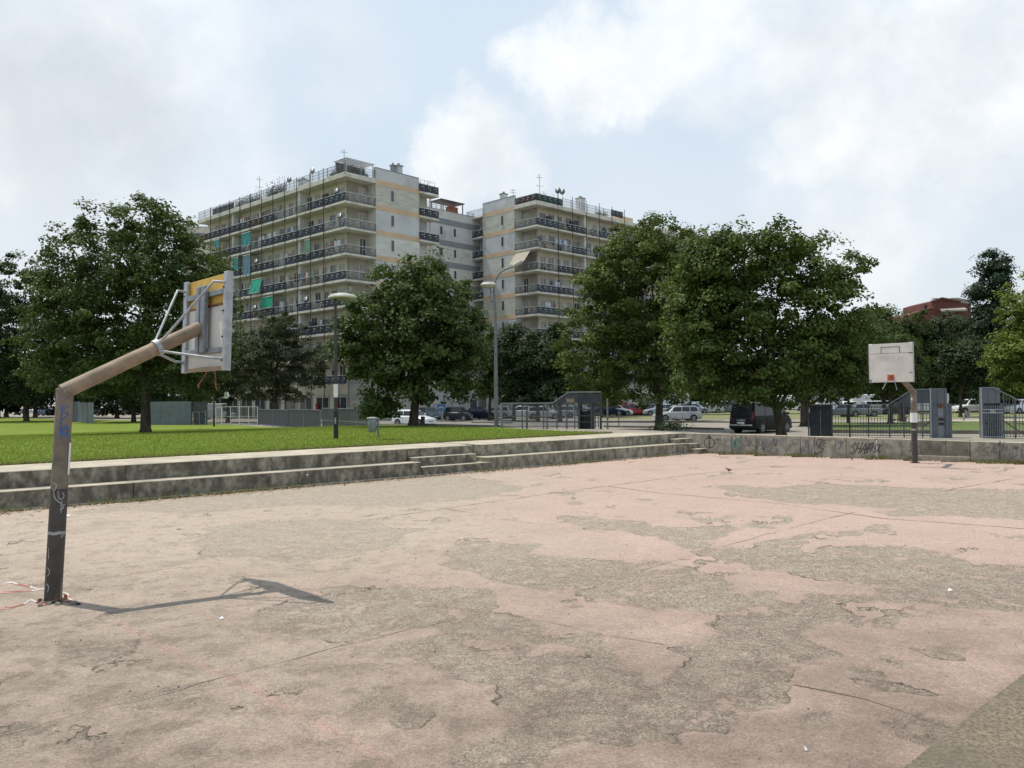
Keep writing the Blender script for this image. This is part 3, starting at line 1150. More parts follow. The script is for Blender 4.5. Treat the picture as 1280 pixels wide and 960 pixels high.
def cyl_stroke(mb, pts, w, r, axis=lambda z: (0, 0)):
    """stroke painted on an upright pole, pts are (angle*r, z)"""
    n = len(pts)
    vs = []
    for i in range(n):
        p = Vector(pts[i])
        d = Vector(pts[min(i + 1, n - 1)]) - Vector(pts[max(i - 1, 0)])
        if d.length < 1e-6: d = Vector((1, 0))
        d.normalize()
        k = Vector((-d.y, d.x)) * w / 2
        for q in (p + k, p - k):
            a = q.x / .09
            cx, cy = axis(q.y)
            vs.append((cx + r * math.cos(a), cy + r * math.sin(a), q.y))
    mb.poly(vs, [(2 * i, 2 * i + 2, 2 * i + 3, 2 * i + 1) for i in range(n - 1)])


def hoop_stand(base, target, he, ha, lean, tilt, label, near):
    dv = (target - base)
    rz = math.atan2(dv.y, dv.x)
    root = empty('basketball_stand', base, rz, label, 'basketball hoop', 'basketball stands facing each other')
    R = .092
    kz = lambda z: (lean * z / he, 0)
    # pole with a mitred elbow
    MB().tube([(0, 0, -.05), (lean * .5, 0, he * .5), (lean, 0, he + .0)], R, 20).obj('pole', M['pole_brown'], root, auto=.6)
    end = Vector((1.74, 0, ha))
    el = Vector((lean, 0, he - .0))
    ad = (end - el).normalized()
    MB().tube([el - ad * .03 + Vector((0, 0, -.01)), end], [R * .995, R * .93], 20).obj('arm', M['arm_tan' if near else 'pole_brown'], root, auto=.6)
    MB().tube([(lean - .001, 0, he - .035), (lean - .02, 0, he + .035)], [R * 1.0, R * .9], 20).obj('elbow_weld', M['pole_brown'], root, auto=.6)
    zl = 1.30 if near else 1.38
    MB().tube([(kz(0)[0], 0, .0), (kz(zl)[0], 0, zl)], R + .0015, 20, cap=False).obj('dark_paint_band', M['pole_low'], root, auto=.6)
    MB().tube([(0, 0, -.02), (0, 0, .014)], .17, 4).obj('base_plate', M['rust'], root)
    for a in range(4):
        x, y = .135 * math.cos(a * math.pi / 2 ), .135 * math.sin(a * math.pi / 2)
        MB().tube([(x, y, 0), (x, y, .05)], .018, 6).obj('bolt', M['rust'], root)
    # marks
    ca = math.atan2(-base.y, -base.x) - rz
    u0 = ca * .09
    r = R + .004
    if near:
        mb = MB()
        cyl_stroke(mb, smooth_pts([(u0 - .02, 2.28), (u0 - .025, 2.0), (u0 - .02, 1.9)]), .016, r, kz)
        cyl_stroke(mb, smooth_pts([(u0 + .05, 2.27), (u0 - .03, 2.2), (u0 + .05, 2.17), (u0 - .02, 2.1)]), .012, r, kz)
        cyl_stroke(mb, smooth_pts([(u0 + .03, 2.03), (u0 + .06, 1.98), (u0 + .04, 1.92), (u0 - .01, 1.97), (u0 + .03, 2.03)]), .028, r, kz)
        cyl_stroke(mb, smooth_pts([(u0 + .055, 1.98), (u0 + .065, 1.88)]), .015, r, kz)
        mb.obj('blue_spray_tag', M['blue_spray'], root)
        mb = MB()
        for P in ([(-.07, 1.40), (-.03, 1.36), (-.055, 1.30), (-.075, 1.33)], [(-.06, 1.30), (-.04, 1.22), (0, 1.17)], [(-.01, 1.30), (.0, 1.22), (.03, 1.20), (.05, 1.24), (.03, 1.28)],
                  [(.0, 1.17), (.05, 1.12), (.02, 1.08), (.06, 1.10)], [(.03, 1.18), (.03, 1.04)], [(.01, 1.13), (.07, 1.13)]):
            mb = MB()
            cyl_stroke(mb, smooth_pts([(u0 + a, b - .02) for a, b in P]), .012, r, kz)
            mb.obj('silver_spray_stroke', M['silver_spray'], root)
        for P in ([(-.08, .62), (-.07, .50)], [(-.08, .40), (-.05, .36), (-.07, .30)], [(-.08, .22), (-.05, .18), (-.06, .12)]):
            mb = MB()
            cyl_stroke(mb, smooth_pts([(u0 + a, b) for a, b in P]), .01, r, kz)
            mb.obj('silver_spray_stroke', M['silver_spray'], root)
        mb = MB()
        cyl_stroke(mb, [(u0 + x, .79 + .004 * math.sin(x * 60)) for x in np.linspace(-.12, .13, 16)], .035, r, kz)
        cyl_stroke(mb, [(u0 + .05, .79), (u0 + .05, .73)], .012, r, kz)
        cyl_stroke(mb, [(u0 + .075, .79), (u0 + .075, .745)], .012, r, kz)
        mb.obj('white_paint_ring', M['silver_spray'], root)
        mb = MB()
        cyl_stroke(mb, [(u0 + .10, 1.83), (u0 + .10, 1.46)], .045, r + .002, kz)
        mb.obj('white_sticker', M['paper'], root)
    else:
        MB().tube([(0, 0, 1.36), (0, 0, 1.68)], R + .022, 16).obj('paper_wrap', M['paper'], root, auto=.6)
        mb = MB()
        cyl_stroke(mb, [(u0 + x, 1.12) for x in np.linspace(-.09, .06, 8)], .07, r, kz)
        mb.obj('white_paint_ring', M['silver_spray'], root)
        mb = MB()
        cyl_stroke(mb, [(u0 - .06, 2.18), (u0 - .05, 2.10)], .04, r, kz)
        mb.obj('sticker', M['paper'], root)
    # board frame, hinged (tilted) about its lower edge
    zb, BH, BW, X = 2.70, 1.24, 1.37, 1.81
    T = Matrix.Translation((X, 0, zb)) @ Matrix.Rotation(tilt, 4, 'Y')

    def bx(name, m, x0, x1, y0, y1, z0, z1, bevel=.004, parent=root):
        mb = MB().box(x0, x1, y0, y1, z0, z1)
        mb.v = [tuple(T @ Vector(p)) for p in mb.v]
        return mb.obj(name, m, parent, bevel=bevel)
    hw = BW / 2
    seam = BH * .745
    if near:
        bx('lower_board', M['board_white'], 0, .03, -hw, hw, 0, BH * .69)
        bx('upper_board', M['board_yellow'], .002, .03, -hw, hw, BH * .69 + .004, BH)
        bx('rusty_joint_strip', M['rust'], -.012, 0, -hw + .104, hw - .104, BH * .675, BH * .70)
    else:
        lb = MB()
        nt_ = .09
        pts = [(0, hw, 0), (0, hw, seam - .004), (0, -hw, seam - .004), (0, -hw, nt_ * 1.1), (0, -hw + nt_, nt_ * 1.1), (0, -hw + nt_, 0)]
        lb.prism(pts, (.03, 0, 0))
        lb.v = [tuple(T @ Vector(p)) for p in lb.v]
        lb.obj('lower_board', M['board_white'], root)
        bx('upper_board', M['board_white'], 0, .03, -hw, hw, seam + .006, BH)
    for s_ in (-1, 1):
        y = s_ * (hw - .052)
        bx('side_rail', M['galv'], -.045, -.002, y - .05, y + .05, -.01, BH + .01, .006)
        bx('rail_flange', M['galv'], -.045, .034, s_ * (hw + .004), s_ * (hw + .012), -.012, BH + .012, .001)
        for z in (.12, .42, .75, 1.05):
            mbb = MB().tube([T @ Vector((-.06, y + .03, z)), T @ Vector((-.04, y + .03, z))], .012, 6)
            mbb.obj('bolt', M['black'], root)
    for z in (BH * .81, BH * .21):
        bx('cross_rail', M['galv_dark'], -.05, -.003, -hw + .103, hw - .103, z - .035, z + .035)
    for y0, y1 in ((-.155, -.02), (.02, .125)):
        bx('mounting_channel', M['galv_dark'], -.105, -.052, y0, y1, BH * .19, BH * .90, .008)
    bx('bottom_bracket', M['arm_tan'], -.05, -.002, -.6, .45, .0, .05)
    # struts from a collar on the arm
    c = el.lerp(end, .66)
    MB().tube([c - ad * .03, c + ad * .03], R + .014, 16).obj('strut_collar', M['galv'], root, auto=.6)
    for s_ in (-1, 1):
        for z, dz in ((BH - .13, .05), (.14, -.05)):
            a = c + Vector((0, s_ * .10, .06 if z > .5 else -.05))
            b = T @ Vector((-.17, s_ * (hw - .10), z))
            e = T @ Vector((-.045, s_ * (hw - .07), z))
            mm = a.lerp(b, .93)
            MB().tube([c + Vector((0, s_ * .06, .02 if z > .5 else -.02)), a, mm, b, e], .017, 8).obj('strut', M['galv'], root, auto=1.2)
    # rim plate and the two bent stays that are left of the hoop
    bx('rim_plate', M['orange'], .031, .045, -.11, .11, .05, .24)
    bx('rim_plate_wear', M['rust'], .045, .050, -.05, .06, .10, .22, .001)
    for s_, dx, dz in (((-1, .0, -.22), (1, -.10, -.19)) if near else ((-1, .10, -.20), (1, .02, -.22))):
        MB().tube([T @ Vector((.05, s_ * .09, .07)), T @ Vector((.07, s_ * .14, -.02)), T @ Vector((.08 + dx, s_ * (.17 if near else .2), dz)), T @ Vector((.10 + dx, s_ * .19, dz - .03))], .011, 6).obj('bent_hoop_stay', M['rust'] if near else M['galv_dark'], root)
    # painted target box: only the half on the upper board is still there
    f = .031
    bx('target_box_line', M['grey_spray'], f, f + .003, -.30 + .02, .30 - .02, seam + .19, seam + .215, 0)
    bx('target_box_line', M['grey_spray'], f, f + .003, -.30, -.275, seam + .01, seam + .215, 0)
    bx('target_box_line', M['grey_spray'], f, f + .003, .275, .30, seam + .01, seam + .215, 0)
    if not near:
        M['faint'] = mat('faded_marker', (.53, .505, .465), .7, .06, 9)
        mb = MB()
        tag_text(mb, 'TOMBOLAY', -.43, seam - .24, .15, .022, 0, slant=.02, wob=.05, cw=.62)
        # facing the court: mirror so that it reads from in front
        mb.v = [tuple(T @ Vector((f + .003, u, z))) for (u, y, z) in [(p[0], 0, p[2]) for p in mb.v]]
        mb.obj('faded_lettering', M['faint'], root)
        bx('crack_mark', M['black'], f, f + .003, hw - .12, hw, seam - .02, seam - .0, 0)
        bx('crack_mark', M['black'], f, f + .003, hw - .11, hw - .02, .29, .31, 0)
    return root


B1 = on(66, 751, 0)
B2 = on(1143.5, 578.7, 0)
hoop_stand(B1, B2, 2.45, 3.27, .13, .035, 'near brown basketball pole with the steel back of its board, yellow across the top', True)
hoop_stand(B2, B1, 2.38, 3.20, 0.0, .02, 'far basketball pole with a white board and no ring in front of the graffiti wall', False)

# barrier tape around the near pole
tp = empty('barrier_tape', B1 + Vector((-.3, 0, 0)), 0, 'torn red and white barrier tape lying at the foot of the near pole', 'tape')


def tape(pts, w=.02):
    P = [on(x, y, 0) - tp.location for x, y in pts]
    out = []
    for a, b in zip(P[:-1], P[1:]):
        n = max(1, int((b - a).length / .12))
        out += [a.lerp(b, k / n) for k in range(n)]
    out.append(P[-1])
    for i, (a, b) in enumerate(zip(out[:-1], out[1:])):
        h = lambda k: .008 + .014 * abs(math.sin(k * 1.9 + pts[0][0]))
        d = (b - a).normalized()
        n = Vector((-d.y, d.x, 0))
        wa, wb = w * (.35 + .65 * abs(math.sin(i * 1.1))), w * (.35 + .65 * abs(math.sin((i + 1) * 1.1)))
        vs = [a + n * wa / 2 + Vector((0, 0, h(i))), a - n * wa / 2 + Vector((0, 0, h(i) * .4)), b - n * wb / 2 + Vector((0, 0, h(i + 1) * .4)), b + n * wb / 2 + Vector((0, 0, h(i + 1)))]
        MB().poly(vs, [(0, 1, 2, 3)]).obj('tape_strip', M['red_tape'] if (i // 2) % 2 else M['white_tape'], tp)


tape([(-30, 768), (0, 762), (14, 761), (30, 756), (38, 751), (52, 755), (57, 757)])
tape([(-30, 743), (0, 742), (20, 741), (40, 739), (56, 737)])
tape([(3, 730), (14, 729), (30, 733), (45, 736), (56, 738)], .02)
tape([(76, 741), (84, 743), (88, 749), (80, 750)], .02)
tape([(78, 746), (90, 751), (84, 754), (72, 752)], .022)
for i in range(26):
    p = on(random.gauss(66, 15), random.gauss(753, 3), 0)
    mb = MB()
    r = random.uniform(.012, .035)
    mb.tube([(0, 0, 0), (0, 0, r * .5), (0, 0, r)], [r, r * 1.1, r * .5], 5)
    mb.obj('rubble_piece', M['pebble'] if i % 3 else M['black'], tp, loc=p - tp.location, rot=(0, 0, random.random() * 3))

# ---------------------------------------------------------------- lamps, bin, bollard, small posts


def mushroom_lamp(px, py, ytop, label, head=True):
    p = hit(px, py)
    h = ztop(p, ytop) - p.z
    root = empty('street_lamp', p, 0, label, 'street lamp', 'dark park lamps on the lawn')
    lean = .0
    MB().tube([(0, 0, -.1), (0, 0, .8), (.01, 0, h - .1)], [.085, .075, .055], 12).obj('post', M['lamp_black'], root, auto=.6)
    MB().tube([(0, 0, 1.1), (0, 0, 0), ][::-1], .092, 12).obj('post_foot', M['black'], root, auto=.6)
    # broad flat hood, offset to one side
    hx = .28
    rings = []
    for r, z in ((.03, .17), (.2, .16), (.42, .10), (.52, .02), (.53, -.02), (.48, -.03)):
        rings.append([(hx + r * 1.05 * math.cos(a), r * math.sin(a), h + z) for a in np.linspace(0, 2 * math.pi, 21)[:-1]])
    MB().loft(rings).obj('lamp_hood', M['lamp_hood'], root, auto=.8)
    MB().tube([(hx, 0, h - .03), (hx, 0, h - .10)], [.30, .22], 16).obj('lamp_lens', M['lamp_grey'], root, auto=.8)
    MB().box(-.05, .2, -.04, .04, h - .09, h - .02).obj('bracket', M['lamp_black'], root)
    return root, p


M['lamp_hood'] = mat('lamp_hood_paint', (.42, .41, .36), .6, .1, 3)
lr, lp = mushroom_lamp(420, 549.7, 372, 'dark park lamp with a flat pale hood on the lawn left of the round tree')
MB().tube([(0, 0, 1.62), (0, 0, 2.12)], .082, 12).obj('pasted_notice', M['paper'], lr, auto=.6)
MB().box(-.03, .03, -.098, -.09, .62, .85).obj('sticker', M['silver_spray'], lr)
mushroom_lamp(267.5, 533.5, 392, 'thin dark park lamp behind the near backboard with its head hidden')


def tall_lamp():
    p = hit(620.5, 535)
    root = empty('street_lamp', p, 0, 'tall grey street lamp with a curved arm and two heads in front of the building', 'street lamp')
    z = lambda y: ztop(p, y) - p.z
    x = lambda px: (at(px, 400, p.y).x - p.x)
    MB().tube([(0, 0, -.1), (0, 0, z(470)), (x(619.5), 0, z(400)), (x(618), 0, z(362))], [.12, .10, .07, .055], 12).obj('post', M['lamp_grey'], root, auto=.6)
    arc = smooth_pts([(x(618), z(362)), (x(620), z(350)), (x(626), z(340.5)), (x(634), z(336)), (x(643), z(333.0))], 5)
    MB().tube([(a, 0, b) for a, b in arc], .05, 8).obj('curved_arm', M['lamp_grey'], root, auto=.8)
    MB().tube([(x(641), 0, z(333.5)), (x(645), 0, z(331.5)), (x(652), -.1, z(328)), (x(655), -.1, z(327))], [.05, .11, .11, .04], 8).obj('lamp_head', M['lamp_hood'], root, auto=.9)
    MB().tube([(x(619), 0, z(377)), (x(613.5), 0, z(377)), (x(613.5), 0, z(360))], .035, 6).obj('side_arm', M['lamp_grey'], root)
    MB().tube([(x(619), 0, z(365)), (x(613.5), 0, z(365))], .03, 6).obj('side_arm', M['lamp_grey'], root)
    rings = []
    for r, dz in ((.05, .18), (.28, .16), (.40, .04), (.36, -.05), (.1, -.14)):
        rings.append([(x(611) + r * 1.1 * math.cos(a), r * math.sin(a), z(357) + dz) for a in np.linspace(0, 2 * math.pi, 15)[:-1]])
    MB().loft(rings).obj('lamp_head', M['lamp_hood'], root, auto=.9)


tall_lamp()


def litter_bin():
    p = hit(473, 547.5)
    root = empty('litter_bin', p, .25, 'grey litter bin hanging on a post on the lawn under the round tree', 'litter bin')
    z = lambda y: ztop(p, y) - p.z
    MB().tube([(0, 0, -.05), (0, 0, z(522))], .045, 8).obj('post', M['galv_dark'], root, auto=.6)
    mb = MB()
    rings = []
    for zz, r in ((z(540.2), .16), (z(538), .19), (z(525), .21), (z(523.5), .19)):
        rings.append([(-.24 + r * .85 * math.cos(a), r * math.sin(a), zz) for a in np.linspace(0, 2 * math.pi, 15)[:-1]])
    mb.loft(rings).obj('bin_body', M['galv_dark'], root, auto=.8)
    MB().loft([[(-.24 + r * math.cos(a), r * math.sin(a), zz) for a in np.linspace(0, 2 * math.pi, 15)[:-1]] for zz, r in ((z(523.2), .21), (z(521.8), .20), (z(521.2), .08))]).obj('bin_lid', M['lamp_hood'], root, auto=.8)
    MB().box(-.12, .0, -.03, .03, z(535), z(534)).obj('bracket', M['black'], root)
    MB().box(-.12, .0, -.03, .03, z(527), z(526)).obj('bracket', M['black'], root)


litter_bin()


def bollard(px, py, yt, w, label):
    p = hit(px, py)
    h = ztop(p, yt) - p.z
    root = empty('bollard', p, 0, label, 'bollard')
    MB().tube([(0, 0, -.05), (0, 0, h * .8)], w, 10).obj('post', M['lamp_black'], root, auto=.6)
    MB().tube([(0, 0, h * .8), (0, 0, h * .83), (0, 0, h * .95), (0, 0, h)], [w * .8, w * 1.25, w * 1.1, w * .4], 10).obj('cap', M['lamp_black'], root, auto=.6)


bollard(528.5, 533, 520.5, .12, 'short dark bollard in front of the white hatchback')


def plain_post(px, py, yt, r, label, m='lamp_grey', extra=None):
    p = hit(px, py)
    h = ztop(p, yt) - p.z
    root = empty('post', p, 0, label, 'post')
    MB().tube([(0, 0, -.05), (0, 0, h)], r, 8).obj('shaft', M[m], root, auto=.6)
    if extra: extra(root, h)
    return root, p, h


def blue_sign(root, h):
    M['sign_blue'] = mat('blue_sign', (.05, .14, .34), .5, .05, 3)
    MB().box(-.42, .42, -.03, -.01, h - .85, h - .05).obj('sign_plate', M['sign_blue'], root, bevel=.02)
    MB().box(-.30, .30, -.034, -.0305, h - .60, h - .50).obj('sign_bar', M['white'], root)
    MB().poly([(-.30, -.034, h - .62), (-.16, -.034, h - .40), (.16, -.034, h - .40), (.3, -.034, h - .62)], [(0, 1, 2, 3)]).obj('sign_bar', M['white'], root)


plain_post(551.5, 526.5, 504, .05, 'thin post with a blue road sign behind the white hatchback', extra=blue_sign)
plain_post(599.5, 524.6, 440, .14, 'pale concrete lamp column behind the tall grey lamp')
plain_post(759.5, 536.5, 498, .045, 'thin grey post at the right tip of the lawn')
plain_post(773.5, 534, 511, .04, 'short grey post right of the lawn tip')
plain_post(863.5, 525.3, 486, .11, 'dark steel column beside the silver estate car', 'lamp_black')
plain_post(1001, 526.5, 509, .05, 'thin post behind the forked trunk beyond the wall')


def leaning_bin():
    p = hit(1204, 526.5)
    root = empty('litter_bin', p, 0, 'litter bin on a leaning post seen through the gap in the fence', 'litter bin')
    h = ztop(p, 513) - p.z
    MB().tube([(0, 0, -.05), (.28, 0, h)], .06, 8).obj('post', M['galv_dark'], root, auto=.6)
    MB().loft([[(.38 + .02 * i + .2 * math.cos(a), .18 * math.sin(a), zz) for a in np.linspace(0, 2 * math.pi, 13)[:-1]] for i, zz in enumerate((.28, .35, .7, .85))]).obj('bin_body', M['galv_dark'], root, auto=.8)


leaning_bin()


def pigeon(p, rz, label, m, flying=False, s=1.0):
    root = empty('pigeon', p, rz, label, 'pigeon')
    rings = []
    for x, r, z in ((-.17, .015, .13), (-.10, .035, .13), (-.02, .065, .125), (.06, .06, .14), (.11, .035, .18), (.14, .03, .215), (.165, .025, .225), (.185, .008, .22)):
        rings.append([(x * s, r * .85 * math.cos(a) * s, (z + r * math.sin(a)) * s) for a in np.linspace(0, 2 * math.pi, 9)[:-1]])
    MB().loft(rings).obj('body', m, root, smooth=True)
    MB().prism([(.18 * s, -.006, .215 * s), (.215 * s, 0, .21 * s), (.18 * s, .006, .222 * s)], (0, 0, .008)).obj('beak', M['black'], root)
    if flying:
        for k in (-1, 1):
            pts = [(.08, k * .04, .17), (.10, k * .2, .28), (.02, k * .42, .42), (-.06, k * .36, .33), (-.08, k * .2, .22), (-.06, k * .04, .15)]
            MB().prism([tuple(s * c for c in q) for q in pts], (0, 0, .012)).obj('wing', m, root)
        MB().prism([(-.15 * s, -.02, .13 * s), (-.30 * s, -.07, .12 * s), (-.30 * s, .07, .12 * s), (-.15 * s, .02, .13 * s)], (0, 0, .01)).obj('tail', m, root)
    else:
        for k in (-1, 1):
            MB().tube([(0, k * .025 * s, 0), (.01 * s, k * .025 * s, .08 * s)], .006 * s, 5).obj('leg', M['rust'], root)
            MB().prism([(.06 * s, k * .055 * s, .16 * s), (-.02 * s, k * .068 * s, .17 * s), (-.16 * s, k * .03 * s, .13 * s), (-.02 * s, k * .062 * s, .10 * s)], (0, k * .006, 0)).obj('wing', m, root)
    return root


M['pigeon_grey'] = mat('grey_plumage', (.10, .10, .11), .8, .2, 20)
M['pigeon_white'] = mat('white_plumage', (.75, .75, .75), .8, .05, 20)
pigeon(on(911, 590, 0), 2.6, 'dark pigeon standing alone on the pink court', M['pigeon_grey'], s=.55)
pigeon(on(1065, 575.5, 0), .6, 'dark pigeon on the court below the tagged wall', M['pigeon_grey'], s=.6)
pigeon(hit(1131, 526.5), .3, 'black bird on the shaded grass behind the fence', M['black'], s=1.9)
pigeon(hit(1118, 527.5), 2.3, 'black bird bending down left of the other behind the fence', M['black'], s=1.4)
pigeon(at(283, 500, 42), .2, 'white pigeon in flight above the mesh fence', M['pigeon_white'], True, s=1.0)

# ---------------------------------------------------------------- fences and gate cabinets
BARM = {}


def bar_mesh(h, w=.022, m='fence_steel'):
    k = (round(h, 2), w, m)
    if k not in BARM:
        BARM[k] = MB().box(-w / 2, w / 2, -w / 2, w / 2, 0, h).mesh('fence_bar', M[m])
    return BARM[k]


class FenceLine:
    def __init__(s, pa, pb, name, label, cat='fence', group=None):
        s.a, s.b = Vector(pa), Vector(pb)
        s.d = Vector((s.b.x - s.a.x, s.b.y - s.a.y, 0))
        s.L = s.d.length
        s.d.normalize()
        s.root = empty(name, s.a, math.atan2(s.d.y, s.d.x), label, cat, group)

    def u(s, px):
        """distance along the fence at image column px"""
        lo, hi = -30.0, 60.0
        for _ in range(40):
            m = (lo + hi) / 2
            q = s.a + s.d * m
            if proj((q.x, q.y, 1.0))[0] < px: lo = m
            else: hi = m
        return lo

    def z(s, px, py):
        q = s.a + s.d * s.u(px)
        return at(px, py, q.y).z - s.a.z

    def bars(s, u0, u1, z0, zt, sp, w=.022, stuff=False, m='fence_steel'):
        n = max(1, int(round((u1 - u0) / sp)))
        mb = MB()
        for i in range(n + 1):
            u = u0 + (u1 - u0) * i / n
            h = (zt(u) if callable(zt) else zt) - z0
            if h < .1: continue
            if stuff: mb.box(u - w / 2, u + w / 2, -w / 2, w / 2, z0, z0 + h)
            else: link('bar', bar_mesh(h, w, m), s.root, loc=(u, 0, z0))
        if stuff:
            o = mb.obj('mesh_infill', M[m], s.root)
            o['kind'] = 'stuff'

    def rail(s, pts, w=.04, h=.04, m='fence_steel', name='rail', y=-.025):
        mb = MB()
        for (ua, za), (ub, zb) in zip(pts[:-1], pts[1:]):
            mb.bar((ua, y, za), (ub, y, zb), w, h)
        mb.obj(name, M[m], s.root)

    def post(s, u, z1, w=.06, m='fence_steel', y=0, z0=-.1):
        MB().box(u - w / 2, u + w / 2, y - w / 2, y + w / 2, z0, z1).obj('post', M[m], s.root)

    def panel(s, u0, u1, z0, z1, m, n=1, t=.04, y=0, name='metal_sheet'):
        for i in range(n):
            a, b = u0 + (u1 - u0) * i / n, u0 + (u1 - u0) * (i + 1) / n
            MB().box(a + .003, b - .003, y - t / 2 + .008 * (i % 2), y + t / 2, z0, z1).obj(name, M[m], s.root, bevel=.006)


def right_fence():
    A = at(1010, 560, 46.5); A.z = H(A.x, A.y)
    B = at(1290, 560, 42.5); B.z = H(B.x, B.y)
    f = FenceLine(A, B, 'metal_fence', 'steel bar fence behind the graffiti wall up to the grey gate cabinet')
    u, z = f.u, f.z
    zt = z(1060, 505.8)
    f.panel(u(1012), u(1039.5), .05, z(1025, 505.2), 'panel_dark', 2, name='mesh_door')
    f.post(u(1010.6), zt + .03, .08)
    f.post(u(1039.8), zt, .06)
    MBv = f
    us, ue, uk = u(1111), u(1141), u(1162)
    zh = z(1150, 486.8)
    top = lambda x: zt if x < us else (zt + (zh - zt) * min(1, (x - us) / (ue - us)))
    f.bars(u(1041), uk, .08, lambda x: top(x) - .03, .145, .026)
    f.rail([(u(1010), zt), (us, zt), (ue, zh), (uk, zh)], .06, .05, 'galv_dark')
    f.rail([(u(1040), .12), (uk, .12)])
    f.rail([(us, z(1130, 507)), (uk, z(1130, 507))], .03, .03)
    for px in (1062, 1085.5, 1112, 1130, 1153): f.post(u(px), top(u(px)) - .02, .055 if px != 1062 else .09, 'fence_steel' if px != 1062 else 'lamp_black', y=.04)
    # sheet closing the sloped part
    mb = MB().prism([(us + .4, .05, zt + .05), (ue, .05, zh - .05), (uk, .05, zh - .05), (uk, .05, zt + .05)], (0, .02, 0))
    mb.obj('perforated_sheet', M['panel_blue'], f.root)
    f.rail([(u(1153), .55), (u(1163), .9)], .06, .06, 'rust', 'brace', y=.2)
    # gate cabinet left of the gap

    def cabinet(uL, uR, pl, label, mirror=False):
        o = FenceLine(f.a + f.d * uL, f.b, 'gate_cabinet', label, 'cabinet', 'grey gate cabinets either side of the gap')
        w = uR - uL
        zm = zt + .02
        zh2 = zh + .04
        dp = .8
        k = -1 if mirror else 1
        # upper box
        MB().box(.02, w - .22 if not mirror else w - .10, 0, dp, zm, zh2).obj('upper_box', M['panel_blue'], o.root, bevel=.01)
        MB().box(.0, .10, -.02, dp, -.1, zm).obj('corner_panel', M['panel_blue'], o.root, bevel=.01)
        MB().box(w - .12, w, -.02, dp, -.1, zm - .01).obj('corner_panel', M['panel_blue'], o.root, bevel=.01)
        MB().box(.10, w - .12, .12, dp, -.1, zm).obj('recess_back', M['panel_dark'] if mirror else M['galv_dark'], o.root)
        MB().box(.10, w * .30, .0, .12, -.1, zm - .12).obj('door_leaf', M['panel_dark' if mirror else 'panel_blue'], o.root, bevel=.008)
        MB().box(w * .70, w - .12, .0, .12, -.1, zm - .12).obj('door_leaf', M['panel_dark' if mirror else 'panel_blue'], o.root, bevel=.008)
        if not mirror:
            MB().box(w * .33, w * .66, .04, .12, zm - .2, zm - .05).obj('rusty_head_plate', M['rust'], o.root)
            MB().box(w * .38, w * .64, .03, .12, .95, 1.06).obj('slot', M['black'], o.root)
            MB().box(w * .38, w * .64, .03, .12, .70, .82).obj('slot', M['black'], o.root)
            MB().box(w * .34, w * .60, .05, .12, 1.15, zm - .25).obj('inner_plate', M['galv_dark'], o.root)
        else:
            for i in range(9):
                x = .14 + (w - .30) * i / 8
                MB().box(x - .012, x + .012, -.03, -.01, 0, zm - .1).obj('bar', M['galv_dark'], o.root)
            for q in (.05, zm * .72, zm - .35): MB().box(0, w, -.05, -.03, q, q + .05).obj('rail', M['galv'], o.root)
            MB().box(.18, .26, -.06, -.03, .72, .82).obj('lock', M['black'], o.root)
            MB().box(w * .4, w * .66, -.02, .0, 1.3, 1.55).obj('notice_plate', M['lamp_hood'], o.root)
        for i in (1, 2): MB().box(w * i / 3 - .008, w * i / 3 + .008, -.008, .0, zm + .02, zh2 - .02).obj('sheet_seam', M['panel_dark'], o.root)
        MB().box(-.03, .03, -.06, -.0, -.1, zh2 + .02).obj('post', M['galv'], o.root)
        return o
    cabinet(u(1163.5), u(1190), 0, 'tall grey gate cabinet with two dark slots left of the gap in the fence')
    cabinet(u(1227), u(1253.5), 0, 'tall grey gate cabinet behind bars right of the gap in the fence', True)
    g = FenceLine(f.a + f.d * u(1227), f.b, 'metal_fence', 'steel bar fence with a sloping top rail right of the gate gap', 'fence')
    off = u(1227)
    U = lambda px: f.u(px) - off
    sl0, sl1 = U(1242), U(1282)
    tp_ = lambda x: zh + .03 if x < sl0 else (zh + (zt - zh) * min(1, (x - sl0) / (sl1 - sl0)))
    g.rail([(-.1, zh + .05), (sl0, zh + .05), (sl1, zt), (U(1420), zt)], .06, .05, 'galv_dark')
    g.bars(U(1254.5), U(1420), .08, lambda x: tp_(x) - .03, .145, .026)
    g.rail([(U(1254), .12), (U(1420), .12)])
    for px in (1255, 1269, 1300, 1340, 1380): g.post(U(px), tp_(U(px)) - .02, .06, y=.04)
    g.rail([(U(1254), .95), (U(1285), .1)], .06, .06, 'rust', 'brace', y=.25)


right_fence()


def mesh_panel_run(f, px0, px1, yt, frame='galv_dark', sp=.07, npost=1, solid=None, mid=True, w=.014):
    u0, u1 = f.u(px0), f.u(px1)
    z1 = f.z((px0 + px1) / 2, yt)
    f.bars(u0, u1, .05, z1 - .02, sp, w, stuff=True)
    f.rail([(u0, z1), (u1, z1)], .05, .05, frame)
    f.rail([(u0, .1), (u1, .1)], .04, .04, frame)
    if mid: f.rail([(u0, z1 * .48), (u1, z1 * .48)], .03, .03, frame)
    for i in range(npost + 1):
        f.post(u0 + (u1 - u0) * i / npost, z1, .06, frame)


